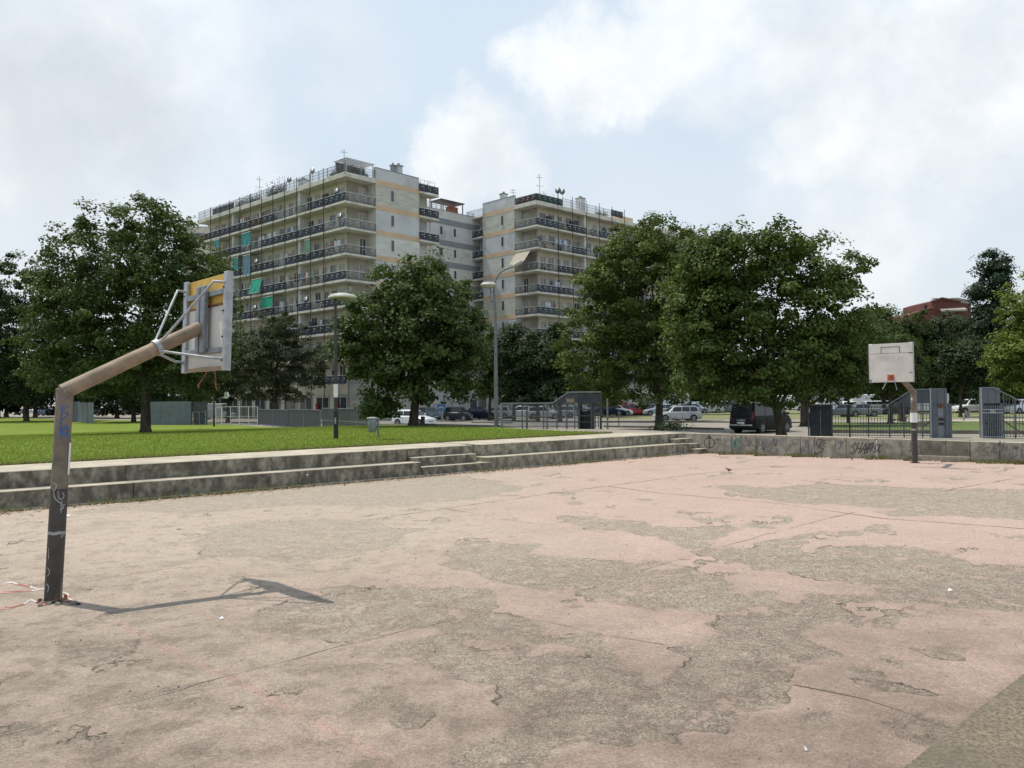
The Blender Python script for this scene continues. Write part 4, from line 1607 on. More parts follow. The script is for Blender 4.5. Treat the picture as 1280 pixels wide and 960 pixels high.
def left_fences():
    f = FenceLine(hit(80, 526.2), hit(118, 530), 'metal_screen', 'blue-grey sheet metal screen seen just right of the near pole', 'fence')
    f.panel(f.u(80), f.u(100), 0, f.z(98, 502), 'panel_blue', 2)
    f.panel(f.u(100), f.u(117), 0, f.z(108, 503), 'panel_blue', 2)
    f = FenceLine(hit(190, 531.5), hit(256, 531.6), 'metal_screen', 'blue-grey sheet metal screen of four panels right of the big left trunk', 'fence')
    z1 = f.z(220, 502)
    f.panel(f.u(188), f.u(239), 0, z1, 'panel_blue', 4)
    f.panel(f.u(239), f.u(240), 0, z1, 'panel_dark', 1, t=.1)
    f.panel(f.u(240), f.u(258.5), 0, f.z(250, 502.3), 'panel_dark', 2, y=.1)
    f = FenceLine(hit(240, 531.6), hit(330, 531.4), 'mesh_fence', 'grey mesh fence with white framed gate leaves behind the lawn', 'fence')
    mesh_panel_run(f, 242, 257, 515, npost=2)
    mesh_panel_run(f, 257.5, 268, 513, npost=1)
    mesh_panel_run(f, 270, 277, 509.5, 'white', npost=1)
    mesh_panel_run(f, 277.5, 299, 508.4, 'white', npost=2)
    mesh_panel_run(f, 299.5, 322, 508.4, 'white', npost=2)
    f = FenceLine(hit(323, 531.4), hit(470, 532.5), 'mesh_fence', 'long grey mesh fence in front of the shops behind the dark park lamp', 'fence')
    mesh_panel_run(f, 323, 361, 512, npost=2, mid=False, sp=.055)
    mesh_panel_run(f, 361, 401, 512, npost=2, mid=False, sp=.055)
    mesh_panel_run(f, 403, 436, 510.5, npost=2, sp=.06)
    mesh_panel_run(f, 436, 470, 510.5, npost=3, sp=.06)
    # portal in the middle of the picture
    f = FenceLine(hit(626.5, 536), hit(752, 536.4), 'gate_portal', 'mesh fence rising in a slope to a dark gate box beside the big right trees', 'gate')
    u, z = f.u, f.z
    z1, z2 = z(660, 504), z(730, 490)
    f.bars(u(627.5), u(690), .05, z1 - .02, .055, .018, stuff=True)
    us, ue = u(691), u(711)
    f.bars(u(690), u(722), .05, lambda x: z1 + (z2 - z1) * max(0, min(1, (x - us) / (ue - us))) - .03, .055, .02, stuff=True)
    f.rail([(u(627), z1), (us, z1), (ue, z2), (u(752), z2)], .07, .06, 'galv_dark')
    f.rail([(u(627), .1), (u(722), .1)], .04, .04)
    f.rail([(u(627), .62), (u(690), .62)], .03, .03)
    for px in (627, 653, 658.5, 679.5, 684, 696, 708.5, 718.5): f.post(u(px), z1 if px < 691 else z2 - .2, .07 if px in (658.5, 684, 708.5) else .05)
    f.post(u(627), z1 + .02, .10, 'galv_dark')
    MB().prism([(u(696), .06, z1), (ue, .06, z2 - .08), (u(752), .06, z2 - .08), (u(752), .06, z1)], (0, .02, 0)).obj('perforated_sheet', M['panel_dark'], f.root)
    MB().box(u(709), u(718), -.05, .05, z(712, 503), z(712, 498)).obj('plywood_patch', M['arm_tan'], f.root)
    MB().box(u(723), u(725.5), -.1, .7, -.05, z(725, 504)).obj('gate_box_side', M['panel_dark'], f.root)
    MB().box(u(738.5), u(741), -.1, .7, -.05, z(725, 504)).obj('gate_box_side', M['panel_dark'], f.root)
    MB().box(u(723), u(741), -.12, .72, z(725, 506), z(725, 503.5)).obj('gate_box_roof', M['lamp_black'], f.root)
    MB().box(u(725.6), u(738.4), .3, .5, -.05, z(725, 514)).obj('turnstile', M['black'], f.root)
    for i in range(5): MB().box(u(725.6), u(738.4), -.02, .02, .3 + i * .3, .36 + i * .3).obj('turnstile_arm', M['lamp_black'], f.root)
    f.bars(u(741.5), u(751), .05, z1, .14, .04, m='lamp_black')
    f.post(u(751), z2, .1, 'lamp_black')


left_fences()
# ---------------------------------------------------------------- trees


def leaf_arrays(C, Nn, L, W_, tint):
    """C centres, Nn normals -> quads"""
    n = len(C)
    r = rng.normal(size=(n, 3))
    a = np.cross(Nn, r)
    a /= np.linalg.norm(a, axis=1)[:, None] + 1e-9
    b = np.cross(Nn, a)
    L = L[:, None]
    v0 = C + a * L * .5
    v1 = C + b * W_ * L * .5 + Nn * L * .08
    v2 = C - a * L * .5
    v3 = C - b * W_ * L * .5 + Nn * L * .08
    V = np.stack([v0, v1, v2, v3], 1).reshape(-1, 3)
    T = np.repeat(tint, 4)
    return V, T


def quads_mesh(name, V, T, m):
    n = len(V)
    me = bpy.data.meshes.new(name)
    me.vertices.add(n)
    me.vertices.foreach_set('co', V.astype(np.float32).ravel())
    me.loops.add(n)
    me.loops.foreach_set('vertex_index', np.arange(n, dtype=np.int32))
    me.polygons.add(n // 4)
    me.polygons.foreach_set('loop_start', np.arange(0, n, 4, dtype=np.int32))
    me.update(calc_edges=True)
    at_ = me.attributes.new('tint', 'FLOAT', 'POINT')
    at_.data.foreach_set('value', T.astype(np.float32))
    me.materials.append(m)
    return me


def crown_points(lobes, nleaf, rc, base):
    """lobes: (x,y,z,rx,rz) local. returns leaf centres, normals, tint"""
    areas = np.array([l[3] * l[4] for l in lobes])
    pr = areas / areas.sum()
    per = 85
    nc = max(8, nleaf // per)
    which = rng.choice(len(lobes), nc, p=pr)
    lob = np.array(lobes)[which]
    d = rng.normal(size=(nc, 3))
    d /= np.linalg.norm(d, axis=1)[:, None]
    rad = .50 + .54 * rng.random(nc) ** .6
    out = rng.random(nc) < .10
    rad[out] += .18
    cc = lob[:, :3] + d * rad[:, None] * np.stack([lob[:, 3], lob[:, 3], lob[:, 4]], 1)
    ct = rng.random(nc)
    crad = rc * (.55 + 1.1 * rng.random(nc) ** 1.4)
    k = rng.integers(int(per * .5), int(per * 1.6), nc)
    idx = np.repeat(np.arange(nc), k)
    n = len(idx)
    e = rng.normal(size=(n, 3))
    e /= np.linalg.norm(e, axis=1)[:, None]
    e *= (rng.random(n) ** .5)[:, None]
    off = e * crad[idx][:, None] * np.array([1.12, 1.12, .60])
    # clumps hang: outer leaves drop a little
    off[:, 2] -= .25 * (off[:, 0] ** 2 + off[:, 1] ** 2) / (crad[idx] + .01)
    C = cc[idx] + off
    Nn = d[idx] * .55 + e * .35 + np.array([0, 0, .55]) + rng.normal(size=(n, 3)) * .42
    Nn /= np.linalg.norm(Nn, axis=1)[:, None]
    tint = np.clip(.25 + .5 * ct[idx] + rng.normal(size=n) * .17, 0, 1)
    return C, Nn, tint, cc


def tree(base, lobes_px, leaf, nleaf, lsize, label, trunk_r, group=None, cat='tree', depth=1.0, rc=.55, forks=None, limb_n=12, trunk_pts=None, name='park_tree', flat=1.0):
    """base: world point; lobes_px: (px,py,r) circles of the crown as seen at the tree's distance"""
    root = empty(name, base, 0, label, cat, group)
    Y = base.y
    sc = Y / F
    lobes = []
    xs = [l[0] for l in lobes_px]
    cw = (max(xs) - min(xs)) * sc * .5 + .5
    cx = sum(l[0] * l[2] for l in lobes_px) / sum(l[2] for l in lobes_px)
    cxw = at(cx, 480, Y).x - base.x
    for i, (px, py, r) in enumerate(lobes_px):
        p = at(px, py, Y) - base
        rr = r * sc
        # keep the crown roundish in depth: central lobes are spread fore and aft
        e = max(0.0, 1 - ((p.x - cxw) / (cw + .1)) ** 2) ** .5
        for k, yy in enumerate((0, -.55, .5)):
            if k and e < .35: continue
            lobes.append((p.x, yy * cw * e * depth, p.z, rr * (1 if k == 0 else .93), rr * flat * (1 if k == 0 else .9)))
    C, Nn, tint, cc = crown_points(lobes, nleaf, rc, base)
    keep = C[:, 2] > .5
    C, Nn, tint = C[keep], Nn[keep], tint[keep]
    L = lsize * (.65 + .7 * rng.random(len(C)))
    V, T = leaf_arrays(C, Nn, L, .72, tint)
    link('crown', quads_mesh('crown', V, T, LEAF[leaf]), root)
    # trunk and limbs
    zc = sum(l[2] for l in lobes) / len(lobes)
    mb = MB()
    if trunk_pts:
        tp_ = [at(px, py, Y) - base for px, py in trunk_pts]
        tp_[0].z = -.15
    else:
        tp_ = [Vector((0, 0, -.15)), Vector((random.uniform(-.1, .1), 0, zc * .28)), Vector((cxw * .3 + random.uniform(-.15, .15), 0, zc * .6)), Vector((cxw * .6, 0, zc * 1.05))]
    n = len(tp_)
    mb.tube([tp_[0], tp_[0] + Vector((0, 0, .45))] + tp_[1:], [trunk_r * 1.55, trunk_r * 1.05] + [trunk_r * (1 - .7 * (i / (n - 1)) ** 1.2) for i in range(1, n)], 10)
    mb.obj('trunk', M['bark'], root, auto=1.2)
    lm = MB()
    order = rng.permutation(len(cc))[:limb_n]
    for i in order:
        e = Vector(cc[i])
        t = random.uniform(.35, .95)
        j = t * (n - 1)
        s = tp_[int(j)].lerp(tp_[min(int(j) + 1, n - 1)], j - int(j))
        m_ = s.lerp(e, .5) + Vector((0, 0, abs(e.x - s.x) * .12))
        r0 = trunk_r * .42 * (1.1 - t * .6)
        lm.tube([s, m_, e], [r0, r0 * .6, r0 * .15], 6, cap=False)
    for fk in (forks or []):
        P = [at(px, py, Y) - base for px, py in fk]
        lm.tube(P, [trunk_r * (.6 - .35 * i / (len(P) - 1)) for i in range(len(P))], 8, cap=False)
    lm.obj('branches', M['bark'], root, auto=1.2)
    return root


T1b = hit(182, 542)
print('T1', T1b)
tree(T1b, [(112, 322, 34), (98, 355, 36), (72, 385, 30), (64, 425, 34), (62, 462, 28), (100, 470, 26), (185, 300, 48), (150, 335, 55), (215, 330, 48), (245, 350, 36), (120, 380, 50), (180, 390, 60), (235, 400, 45), (110, 430, 42), (160, 450, 45), (215, 455, 42), (255, 440, 34), (85, 395, 30), (130, 285, 22), (210, 280, 26),
           (265, 330, 22), (160, 272, 15), (70, 300, 10), (95, 330, 24), (275, 375, 22), (250, 478, 22), (140, 475, 25)],
     'cool', 80000, .175, 'large maple on the lawn whose crown rises behind the near backboard', .27, 'leafy trees on and around the lawn', depth=.8, trunk_pts=[(182, 542), (182, 500), (180, 460), (183, 400), (185, 330)])
T2b = hit(517, 533)
print('T2', T2b)
tree(T2b, [(540, 350, 28), (505, 365, 34), (560, 375, 32), (470, 395, 36), (520, 410, 48), (575, 410, 30), (455, 440, 34), (505, 452, 38), (560, 446, 36), (590, 440, 20), (590, 400, 14), (478, 478, 24), (530, 478, 24), (572, 474, 22), (478, 340, 12), (515, 342, 14), (542, 332, 12), (430, 430, 18), (432, 405, 12), (475, 505, 18), (481, 518, 9)],
     'cool', 54000, .20, 'round leafy tree in front of the white hatchback in the middle of the lawn edge', .27, 'leafy trees on and around the lawn', depth=.8, rc=.62, trunk_pts=[(517, 533), (519, 505), (522, 480), (520, 430), (522, 380)])
R1b = hit(826, 537.5)
print('R1', R1b)
tree(R1b, [(850, 318, 26), (870, 335, 28), (858, 302, 18), (785, 302, 24), (762, 326, 24), (738, 348, 20), (805, 310, 30), (818, 295, 28), (862, 325, 26), (868, 350, 28), (875, 380, 30), (868, 430, 30), (790, 320, 34), (765, 410, 40), (810, 420, 40), (835, 320, 34), (770, 350, 34), (815, 365, 48), (860, 355, 36), (745, 385, 32), (790, 400, 44), (845, 405, 44), (730, 425, 34), (780, 440, 40), (835, 445, 40), (735, 462, 34), (790, 475, 36), (760, 485, 25), (835, 478, 30), (715, 445, 18), (705, 475, 12), (820, 275, 12), (800, 288, 14), (862, 315, 16), (750, 350, 18), (730, 355, 12), (722, 380, 16)],
     'bright', 84000, .195, 'big leafy maple left of the black van with a straight black trunk', .30, 'leafy trees on and around the lawn', depth=.75, rc=.58, trunk_pts=[(824, 538.5), (824, 515), (825, 490), (822, 440), (822, 360)])
R2b = hit(1008, 533)
print('R2', R2b)
r2 = Vector((at(978, 500, 43.5).x, 43.5, 0)); r2.z = H(r2.x, r2.y)
tree(r2, [(878, 328, 28), (893, 310, 22), (872, 312, 18), (965, 312, 26), (885, 318, 22), (905, 305, 18), (882, 330, 26), (862, 350, 30), (858, 385, 32), (862, 425, 32), (866, 462, 28), (885, 345, 28), (870, 400, 30), (870, 440, 28), (935, 330, 36), (990, 330, 34), (905, 340, 34), (1030, 345, 34), (1060, 350, 24), (890, 385, 44), (945, 385, 50), (1000, 385, 48), (1050, 395, 38), (890, 430, 42), (945, 440, 46), (1000, 440, 44), (1050, 440, 38), (900, 470, 32), (950, 478, 30), (1010, 470, 34), (1060, 465, 28), (875, 470, 22), (1075, 400, 16), (1078, 335, 14), (905, 298, 14), (950, 292, 14), (975, 295, 12), (1005, 305, 12), (1080, 430, 14), (978, 492, 14), (900, 488, 16)],
     'olive', 92000, .185, 'broad leafy tree with a leaning black trunk beside the black van', .27, 'leafy trees on and around the lawn', depth=.7, rc=.58, limb_n=22,
     trunk_pts=[(977, 560), (975, 530), (968, 500), (960, 470), (962, 400)])
tree(R2b, [(1020, 440, 34), (1055, 455, 30), (1085, 445, 26), (1000, 470, 26), (1040, 480, 20), (1085, 470, 22), (1070, 425, 25), (1095, 415, 14)],
     'mid', 26000, .20, 'tree with a thick forked trunk behind the black van and the fence', .36, 'trees beyond the fence', depth=.6, rc=.7,
     trunk_pts=[(1007, 533), (1006, 512), (1006, 500), (1010, 470)], forks=[[(1005, 508), (999, 492), (994, 480)]])
# left background
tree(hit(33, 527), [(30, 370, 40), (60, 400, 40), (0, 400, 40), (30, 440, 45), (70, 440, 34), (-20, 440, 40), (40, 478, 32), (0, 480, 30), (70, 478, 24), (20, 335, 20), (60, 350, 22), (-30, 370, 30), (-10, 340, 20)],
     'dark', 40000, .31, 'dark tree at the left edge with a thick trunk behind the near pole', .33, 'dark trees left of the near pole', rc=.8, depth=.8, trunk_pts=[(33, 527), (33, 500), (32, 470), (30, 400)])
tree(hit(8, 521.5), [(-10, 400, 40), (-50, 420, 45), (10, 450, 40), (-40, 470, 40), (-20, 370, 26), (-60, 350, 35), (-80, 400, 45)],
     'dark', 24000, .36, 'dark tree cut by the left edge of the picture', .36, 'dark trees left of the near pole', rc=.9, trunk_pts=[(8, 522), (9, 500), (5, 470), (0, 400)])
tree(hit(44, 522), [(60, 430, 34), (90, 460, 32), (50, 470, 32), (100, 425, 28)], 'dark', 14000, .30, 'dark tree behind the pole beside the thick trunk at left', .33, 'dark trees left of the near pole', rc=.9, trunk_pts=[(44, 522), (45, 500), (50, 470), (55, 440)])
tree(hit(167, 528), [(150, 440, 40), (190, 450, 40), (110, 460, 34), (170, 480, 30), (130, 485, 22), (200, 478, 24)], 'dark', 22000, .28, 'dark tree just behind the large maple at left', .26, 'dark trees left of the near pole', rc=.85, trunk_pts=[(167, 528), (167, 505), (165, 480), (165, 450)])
tree(hit(345, 529), [(345, 410, 22), (325, 430, 28), (365, 430, 28), (345, 450, 36), (305, 450, 26), (385, 450, 24), (330, 478, 28), (370, 478, 26), (395, 470, 16), (352, 400, 14)], 'grey', 42000, .19, 'greyish brown tree between the backboard and the dark park lamp', .22, 'small trees in front of the shops', rc=.55, depth=.8)
tree(hit(285, 528), [(290, 430, 28), (265, 450, 28), (300, 460, 26), (280, 480, 22), (250, 480, 20), (310, 482, 18)], 'mid', 24000, .21, 'green tree directly right of the near backboard', .22, 'small trees in front of the shops', rc=.6, depth=.8)


def far_tree(px, Y, top, bot, hw, leaf, label, nleaf=9000, ls=.4, group='trees beyond the car park', shape='round', name='park_tree'):
    b = gnd(px, Y)
    cy = (top + bot) / 2
    hh = (bot - top) / 2
    lob = []
    if shape == 'round':
        for i in range(9):
            a = i * 2.4
            lob.append((px + hw * .5 * math.cos(a), cy + hh * .5 * math.sin(a * 1.7), min(hw, hh) * .58))
        lob.append((px, top + hw * .45, hw * .45))
        lob.append((px - hw * .2, bot - hh * .35, hw * .6))
        lob.append((px + hw * .4, bot - hh * .45, hw * .5))
    else:
        k = max(3, int(2 * hh / (hw * .8)))
        for i in range(k):
            lob.append((px + hw * .2 * math.sin(i * 2), top + hw * .6 + (2 * hh - hw * 1.2) * i / (k - 1), hw * .75))
            lob.append((px + hw * .4 * math.cos(i * 3), top + hw * .8 + (2 * hh - hw * 1.4) * i / (k - 1), hw * .5))
    return tree(b, lob, leaf, nleaf, ls, label, .2 if Y < 90 else .3, group, rc=ls * 3.1, depth=.7, limb_n=4, name=name)


far_tree(642, 84, 402, 506, 26, 'dark', 'dark tree left of the shops seen right of the tall grey lamp', 24000, .26)
far_tree(672, 82, 412, 508, 28, 'dark', 'dark tree in front of the right apartment block, second right of the tall lamp', 24000, .26)
far_tree(700, 80, 404, 506, 28, 'dark', 'dark tree touching the left side of the big right maple', 24000, .26)
far_tree(612, 88, 410, 500, 22, 'mid', 'green tree filling the gap between the round tree and the tall lamp', 18000, .28)
far_tree(1105, 100, 380, 500, 34, 'mid', 'mid-green tree directly above the far white backboard', 22000, .32)
far_tree(1140, 110, 385, 500, 34, 'mid', 'mid-green tree just right of the far backboard below the brick roof', 22000, .34)
far_tree(1178, 112, 386, 502, 38, 'dark', 'dark tree in front of the red brick house', 24000, .34)
far_tree(1238, 96, 316, 505, 27, 'black', 'tall dark columnar tree rising near the right edge', 42000, .25, None, 'tall', 'tall_dark_tree')
far_tree(1208, 118, 390, 505, 36, 'dark', 'dark tree at the foot of the tall columnar tree', 20000, .34)
far_tree(1262, 118, 410, 505, 36, 'dark', 'dark tree right of the foot of the tall columnar tree', 20000, .34)
tree(gnd(1296, 62), [(1290, 370, 30), (1262, 440, 26), (1290, 450, 34), (1310, 400, 40), (1275, 475, 22), (1320, 350, 30), (1250, 445, 14), (1282, 400, 20), (1300, 480, 24)], 'yellow', 34000, .21,
     'bright yellow-green tree cut by the right edge above the fence', .25, 'trees beyond the fence', rc=.6)
for i, (px, pb, sh) in enumerate(((1060, 529.3, 'thin straight'), (1113, 530, 'slim'), (1127, 527.5, 'thick'), (1200.5, 521.5, 'slender'), (1227, 522, 'dark'))):
    b = hit(px, pb)
    r = {0: .10, 1: .20, 2: .28, 3: .17, 4: .2}[i]
    tree(b, [(px - 8, 452, 20), (px + 10, 460, 20), (px, 440, 22), (px + 4, 475, 14)], 'mid' if i < 3 else 'dark', 9000, .24, '%s trunked tree on the verge %s' % (sh, ['left of the far pole behind the bars', 'seen left of the far pole behind the fence', 'right behind the far backboard stand', 'in the gap between the two gate cabinets', 'behind the right gate cabinet'][i]),
         r, 'trees on the verge', rc=.7, trunk_pts=[(px, pb), (px + .5, 505), (px - .5, 490), (px, 460)])
tree(hit(846, 525.8), [(846, 462, 20), (860, 470, 18), (835, 475, 16)], 'dark', 8000, .24, 'young thin tree in front of the silver estate car', .09, 'trees on the verge', rc=.6, trunk_pts=[(846, 525.8), (847, 505), (848, 490), (846, 465)])
tree(hit(752, 522), [(740, 470, 20), (760, 478, 18)], 'dark', 7000, .24, 'dark trunked tree behind the gate portal', .20, 'trees on the verge', rc=.6, trunk_pts=[(752, 522.5), (752, 505), (750, 490), (748, 470)])
# a continuous belt of trees a long way behind, tree by tree
NTH = ('first second third fourth fifth sixth seventh eighth ninth tenth eleventh twelfth thirteenth fourteenth fifteenth sixteenth seventeenth eighteenth nineteenth twentieth '
       'twenty-first twenty-second twenty-third twenty-fourth twenty-fifth').split()
k = 0
for px in list(range(590, 1420, 37)):
    far_tree(px + random.uniform(-6, 6), 165 + 8 * math.sin(k), 452 - random.uniform(0, 16), 508, 30, 'dark', 'distant dark tree, %s from the left in the belt behind the car park' % NTH[k],
             7000, .62, 'distant belt of trees behind the car park')
    k += 1
for px in range(-120, 260, 38):
    far_tree(px + random.uniform(-6, 6), 128 + 8 * math.sin(k), 440 - random.uniform(0, 16), 512, 32, 'dark', 'distant dark tree, %s from the left behind the left lawn' % NTH[(px + 120) // 38], 7000, .5, 'distant trees behind the left lawn')
    k += 1

# hedge-like bush at the steps
b = hit(841, 539)
bush = empty('small_bush', b, 0, 'small dark bush at the foot of the straight black trunk', 'bush')
nb = 700
C = rng.normal(size=(nb, 3)) * np.array([.36, .25, .14]) + np.array([-.05, 0, .22])
C = C[C[:, 2] > .02]
Nn = rng.normal(size=C.shape) + np.array([0, 0, .8]); Nn /= np.linalg.norm(Nn, axis=1)[:, None]
V, T = leaf_arrays(C, Nn, np.full(len(C), .11), .5, rng.random(len(C)))
link('leaves', quads_mesh('bush_leaves', V, T, LEAF['black']), bush)
MB().tube([(0, 0, -.05), (.05, 0, .3)], .02, 6).obj('stem', M['bark'], bush)


# ---------------------------------------------------------------- grass blades, weeds, litter


def blades(name, pts, hmin, hmax, w, m, label=None, spread=.5):
    n = len(pts)
    P = np.array(pts)
    a = rng.random(n) * 6.283
    h = hmin + (hmax - hmin) * rng.random(n) ** 1.5
    dx, dy = np.cos(a), np.sin(a)
    lean = rng.normal(size=(n, 2)) * spread * h[:, None]
    v0 = P - np.stack([dx * w / 2, dy * w / 2, np.zeros(n)], 1)
    v1 = P + np.stack([dx * w / 2, dy * w / 2, np.zeros(n)], 1)
    tip = P + np.stack([lean[:, 0], lean[:, 1], h], 1)
    v2 = tip + np.stack([dx * w * .12, dy * w * .12, np.zeros(n)], 1)
    v3 = tip - np.stack([dx * w * .12, dy * w * .12, np.zeros(n)], 1)
    V = np.stack([v0, v1, v2, v3], 1).reshape(-1, 3)
    T = np.repeat(rng.random(n), 4)
    o = link(name, quads_mesh(name, V, T, m))
    o['kind'] = 'stuff'
    if label: o['label'] = label; o['category'] = 'grass'
    return o


pts = []
lw = [(p.x, p.y) for p in lawn_w]


def inlawn(x, y):
    n = len(lw)
    c = False
    for i in range(n):
        ax, ay = lw[i]; bx_, by = lw[(i + 1) % n]
        if (ay > y) != (by > y) and x < (bx_ - ax) * (y - ay) / (by - ay) + ax: c = not c
    return c


while len(pts) < 130000:
    s_ = random.uniform(-22, s_tip)
    q_ = 2.78 + 46 * random.random() ** 1.6
    p = sq(s_, q_)
    if abs(p.x) < .72 * p.y and inlawn(p.x, p.y): pts.append((p.x, p.y, H(p.x, p.y) + .03))
blades('grass', pts, .02, .07, .035, LEAF['grass'], 'short green grass of the lawn above the bleachers')
# dark worn edge of turf
pts = []
for i in range(9000):
    s_ = random.uniform(-22, s_tip)
    p = sq(s_, 2.72 + abs(random.gauss(0, .07)))
    pts.append((p.x, p.y, .80))
blades('turf_edge', pts, .02, .10, .03, LEAF['weed'], 'ragged turf edge along the top slab of the bleachers')
# weeds along the foot of bleachers and wall
pts = []
for i in range(5200):
    u = random.uniform(0, 1)
    s_ = random.uniform(-20, S_E2)
    if fbm(np.array([s_ * 1.0]), np.array([3.0]), .6, 3)[0] < .52: continue
    p = sq(s_, -.16 - abs(random.gauss(0, .08)))
    pts.append((p.x, p.y, 0))
for i in range(9000):
    t = random.uniform(-1, WLEN + 6)
    if fbm(np.array([t]), np.array([8.0]), .7, 3)[0] + random.gauss(0, .08) < .50: continue
    p = W0 + WD * t - WN * (.02 + abs(random.gauss(0, .10)))
    pts.append((p.x, p.y, 0))
for (px, py, n_, sp) in ((585, 585, 420, .22), (1056, 568, 400, .35), (1040, 567, 200, .4), (570, 571.5, 120, .15), (56, 631, 160, .1), (72, 632, 120, .12), (1262, 579, 300, .5), (950, 566.5, 150, .5)):
    c = on(px, py, 0)
    for i in range(n_):
        pts.append((c.x + random.gauss(0, sp), c.y + random.gauss(0, sp * .35), 0))
blades('weeds', pts, .02, .16, .018, LEAF['weed'], 'dry weeds growing along the foot of the bleachers and the wall', .35)
# dead leaves and grit
V, T = [], []
C = []
for i in range(9500):
    s_ = random.uniform(-20, S_E2) if i % 2 else random.uniform(-14, 0)
    a = fbm(np.array([s_]), np.array([1.0]), .5, 3)[0]
    wd = .55 if s_ < -2 else .3
    q_ = -.15 - abs(random.gauss(0, wd * (.3 + a)))
    if random.random() > (1.0 if s_ < -1 else .35): continue
    p = sq(s_, q_)
    C.append((p.x, p.y, .008 + random.random() * .02))
for i in range(500):
    p = W0 + WD * random.uniform(-1, WLEN) - WN * abs(random.gauss(0, .25))
    C.append((p.x, p.y, .01))
C = np.array(C)
Nn = rng.normal(size=C.shape) * .35 + np.array([0, 0, 1]); Nn /= np.linalg.norm(Nn, axis=1)[:, None]
V, T = leaf_arrays(C, Nn, (.05 + .06 * rng.random(len(C))), .6, rng.random(len(C)))
o = link('fallen_leaves', quads_mesh('fallen_leaves', V, T, M['leaf_litter']))
setp(o, 'brown fallen leaves drifted along the foot of the bleachers', 'leaves', None, 'stuff')

# loose stones and crumbs on the court
mb = MB()
for i in range(1300):
    Yp = 3.2 + 24 * random.random() ** 1.6
    x = random.uniform(-.75, .75) * Yp
    s_, q_ = tosq((x, Yp))
    if q_ > -.3 or (Vector((x, Yp, 0)) - W0).dot(WN) > -.2: continue
    r = random.choice([.004, .006, .006, .009, .014]) * (.55 + Yp * .02)
    a = random.random() * 6
    pr = [(x + r * math.cos(a + k * 1.57) * random.uniform(.7, 1.2), Yp + r * math.sin(a + k * 1.57) * random.uniform(.7, 1.2), 0) for k in range(4)]
    tp2 = [(x + (p[0] - x) * .6, Yp + (p[1] - Yp) * .6, r * .8) for p in pr]
    mb.poly(pr + tp2, [(4, 5, 6, 7), (0, 1, 5, 4), (1, 2, 6, 5), (2, 3, 7, 6), (3, 0, 4, 7)])
o = mb.obj('gravel', M['pebble'])
setp(o, 'loose grit and small stones scattered over the court', 'gravel', None, 'stuff')
for i, (px, py, w_, lb) in enumerate(((277, 774, .045, 'white paper scrap near the shadow of the near pole'), (86, 645, .10, 'white paper scrap at the leaf litter right of the near pole'), (384, 594, .06, 'small white scrap on the lower seat of the bleachers'),
                                      (497, 597, .05, 'small white scrap on the court below the bleachers end'), (125, 631, .09, 'pale flattened paper among the leaves by the bleachers'), (624, 588, .09, 'white scrap on the court right of the small steps'),
                                      (1188, 738.5, .05, 'small white scrap on the bare patch at right'), (1007, 938, .03, 'small pale stone on the court in front'), (969, 565, .10, 'white scrap at the foot of the graffiti wall'))):
    p = on(px, py, 0 if i != 2 else .42)
    w_ *= .55
    mb = MB().poly([(-w_, -w_ * .5, .004), (w_ * .7, -w_ * .6, .012), (w_, w_ * .5, .004), (0, w_ * .8, .03), (-w_, w_ * .4, .006)], [(0, 1, 3), (1, 2, 3), (0, 3, 4)])
    o = mb.obj('paper_scrap', M['paper'], None, loc=p, rot=(0, 0, i * 1.1))
    setp(o, lb, 'litter', 'scraps of litter')
# ---------------------------------------------------------------- vehicles
PAINT = {}


def paint(name, col):
    if name not in PAINT:
        m = mat('car_paint_' + name, col, .28, .04, 1.5, spec=.6)
        dk = max(col) < .06
        m.node_tree.nodes['Principled BSDF'].inputs['Coat Weight'].default_value = .12 if dk else .4
        if dk:
            m.node_tree.nodes['Principled BSDF'].inputs['Specular IOR Level'].default_value = .12
            m.node_tree.nodes['Principled BSDF'].inputs['Coat Weight'].default_value = .04
        m.node_tree.nodes['Principled BSDF'].inputs['Coat Roughness'].default_value = .08
        PAINT[name] = m
    return PAINT[name]


PC = {'white': (.74, .75, .76), 'silver': (.42, .43, .44), 'grey': (.17, .18, .19), 'dark': (.035, .038, .042), 'black': (.012, .012, .014), 'red': (.36, .02, .03),
      'blue': (.06, .09, .22), 'navy': (.015, .02, .05), 'lightblue': (.28, .33, .40), 'yellow': (.58, .45, .07), 'cream': (.55, .52, .44), 'bluegrey': (.12, .15, .18)}

# L, W, H, belt, hood height, windscreen base x, roof front, roof rear, rear base (fractions of L from the front), side window splits
KINDS = {
    'hatchback': (3.95, 1.70, 1.48, .92, .80, .27, .45, .90, .985, (.45, .67, .92)),
    'small car': (3.0, 1.58, 1.53, .93, .82, .20, .36, .90, .985, (.36, .66, .90)),
    'saloon car': (4.4, 1.74, 1.43, .92, .80, .28, .42, .72, .86, (.42, .57, .74)),
    'estate car': (4.5, 1.74, 1.50, .93, .82, .26, .40, .90, .97, (.40, .56, .74, .92)),
    'off-road car': (4.3, 1.82, 1.70, 1.05, .96, .25, .37, .90, .97, (.37, .55, .73, .92)),
    'pickup truck': (4.9, 1.80, 1.74, 1.02, .95, .24, .35, .55, .62, (.35, .47, .57)),
    'people carrier': (4.8, 1.90, 1.97, 1.08, .98, .10, .26, .955, .985, (.26, .44, .70, .95)),
    'delivery van': (5.4, 2.0, 2.45, 1.20, 1.05, .10, .22, .985, .99, (.20, .34)),
}
VM = {}


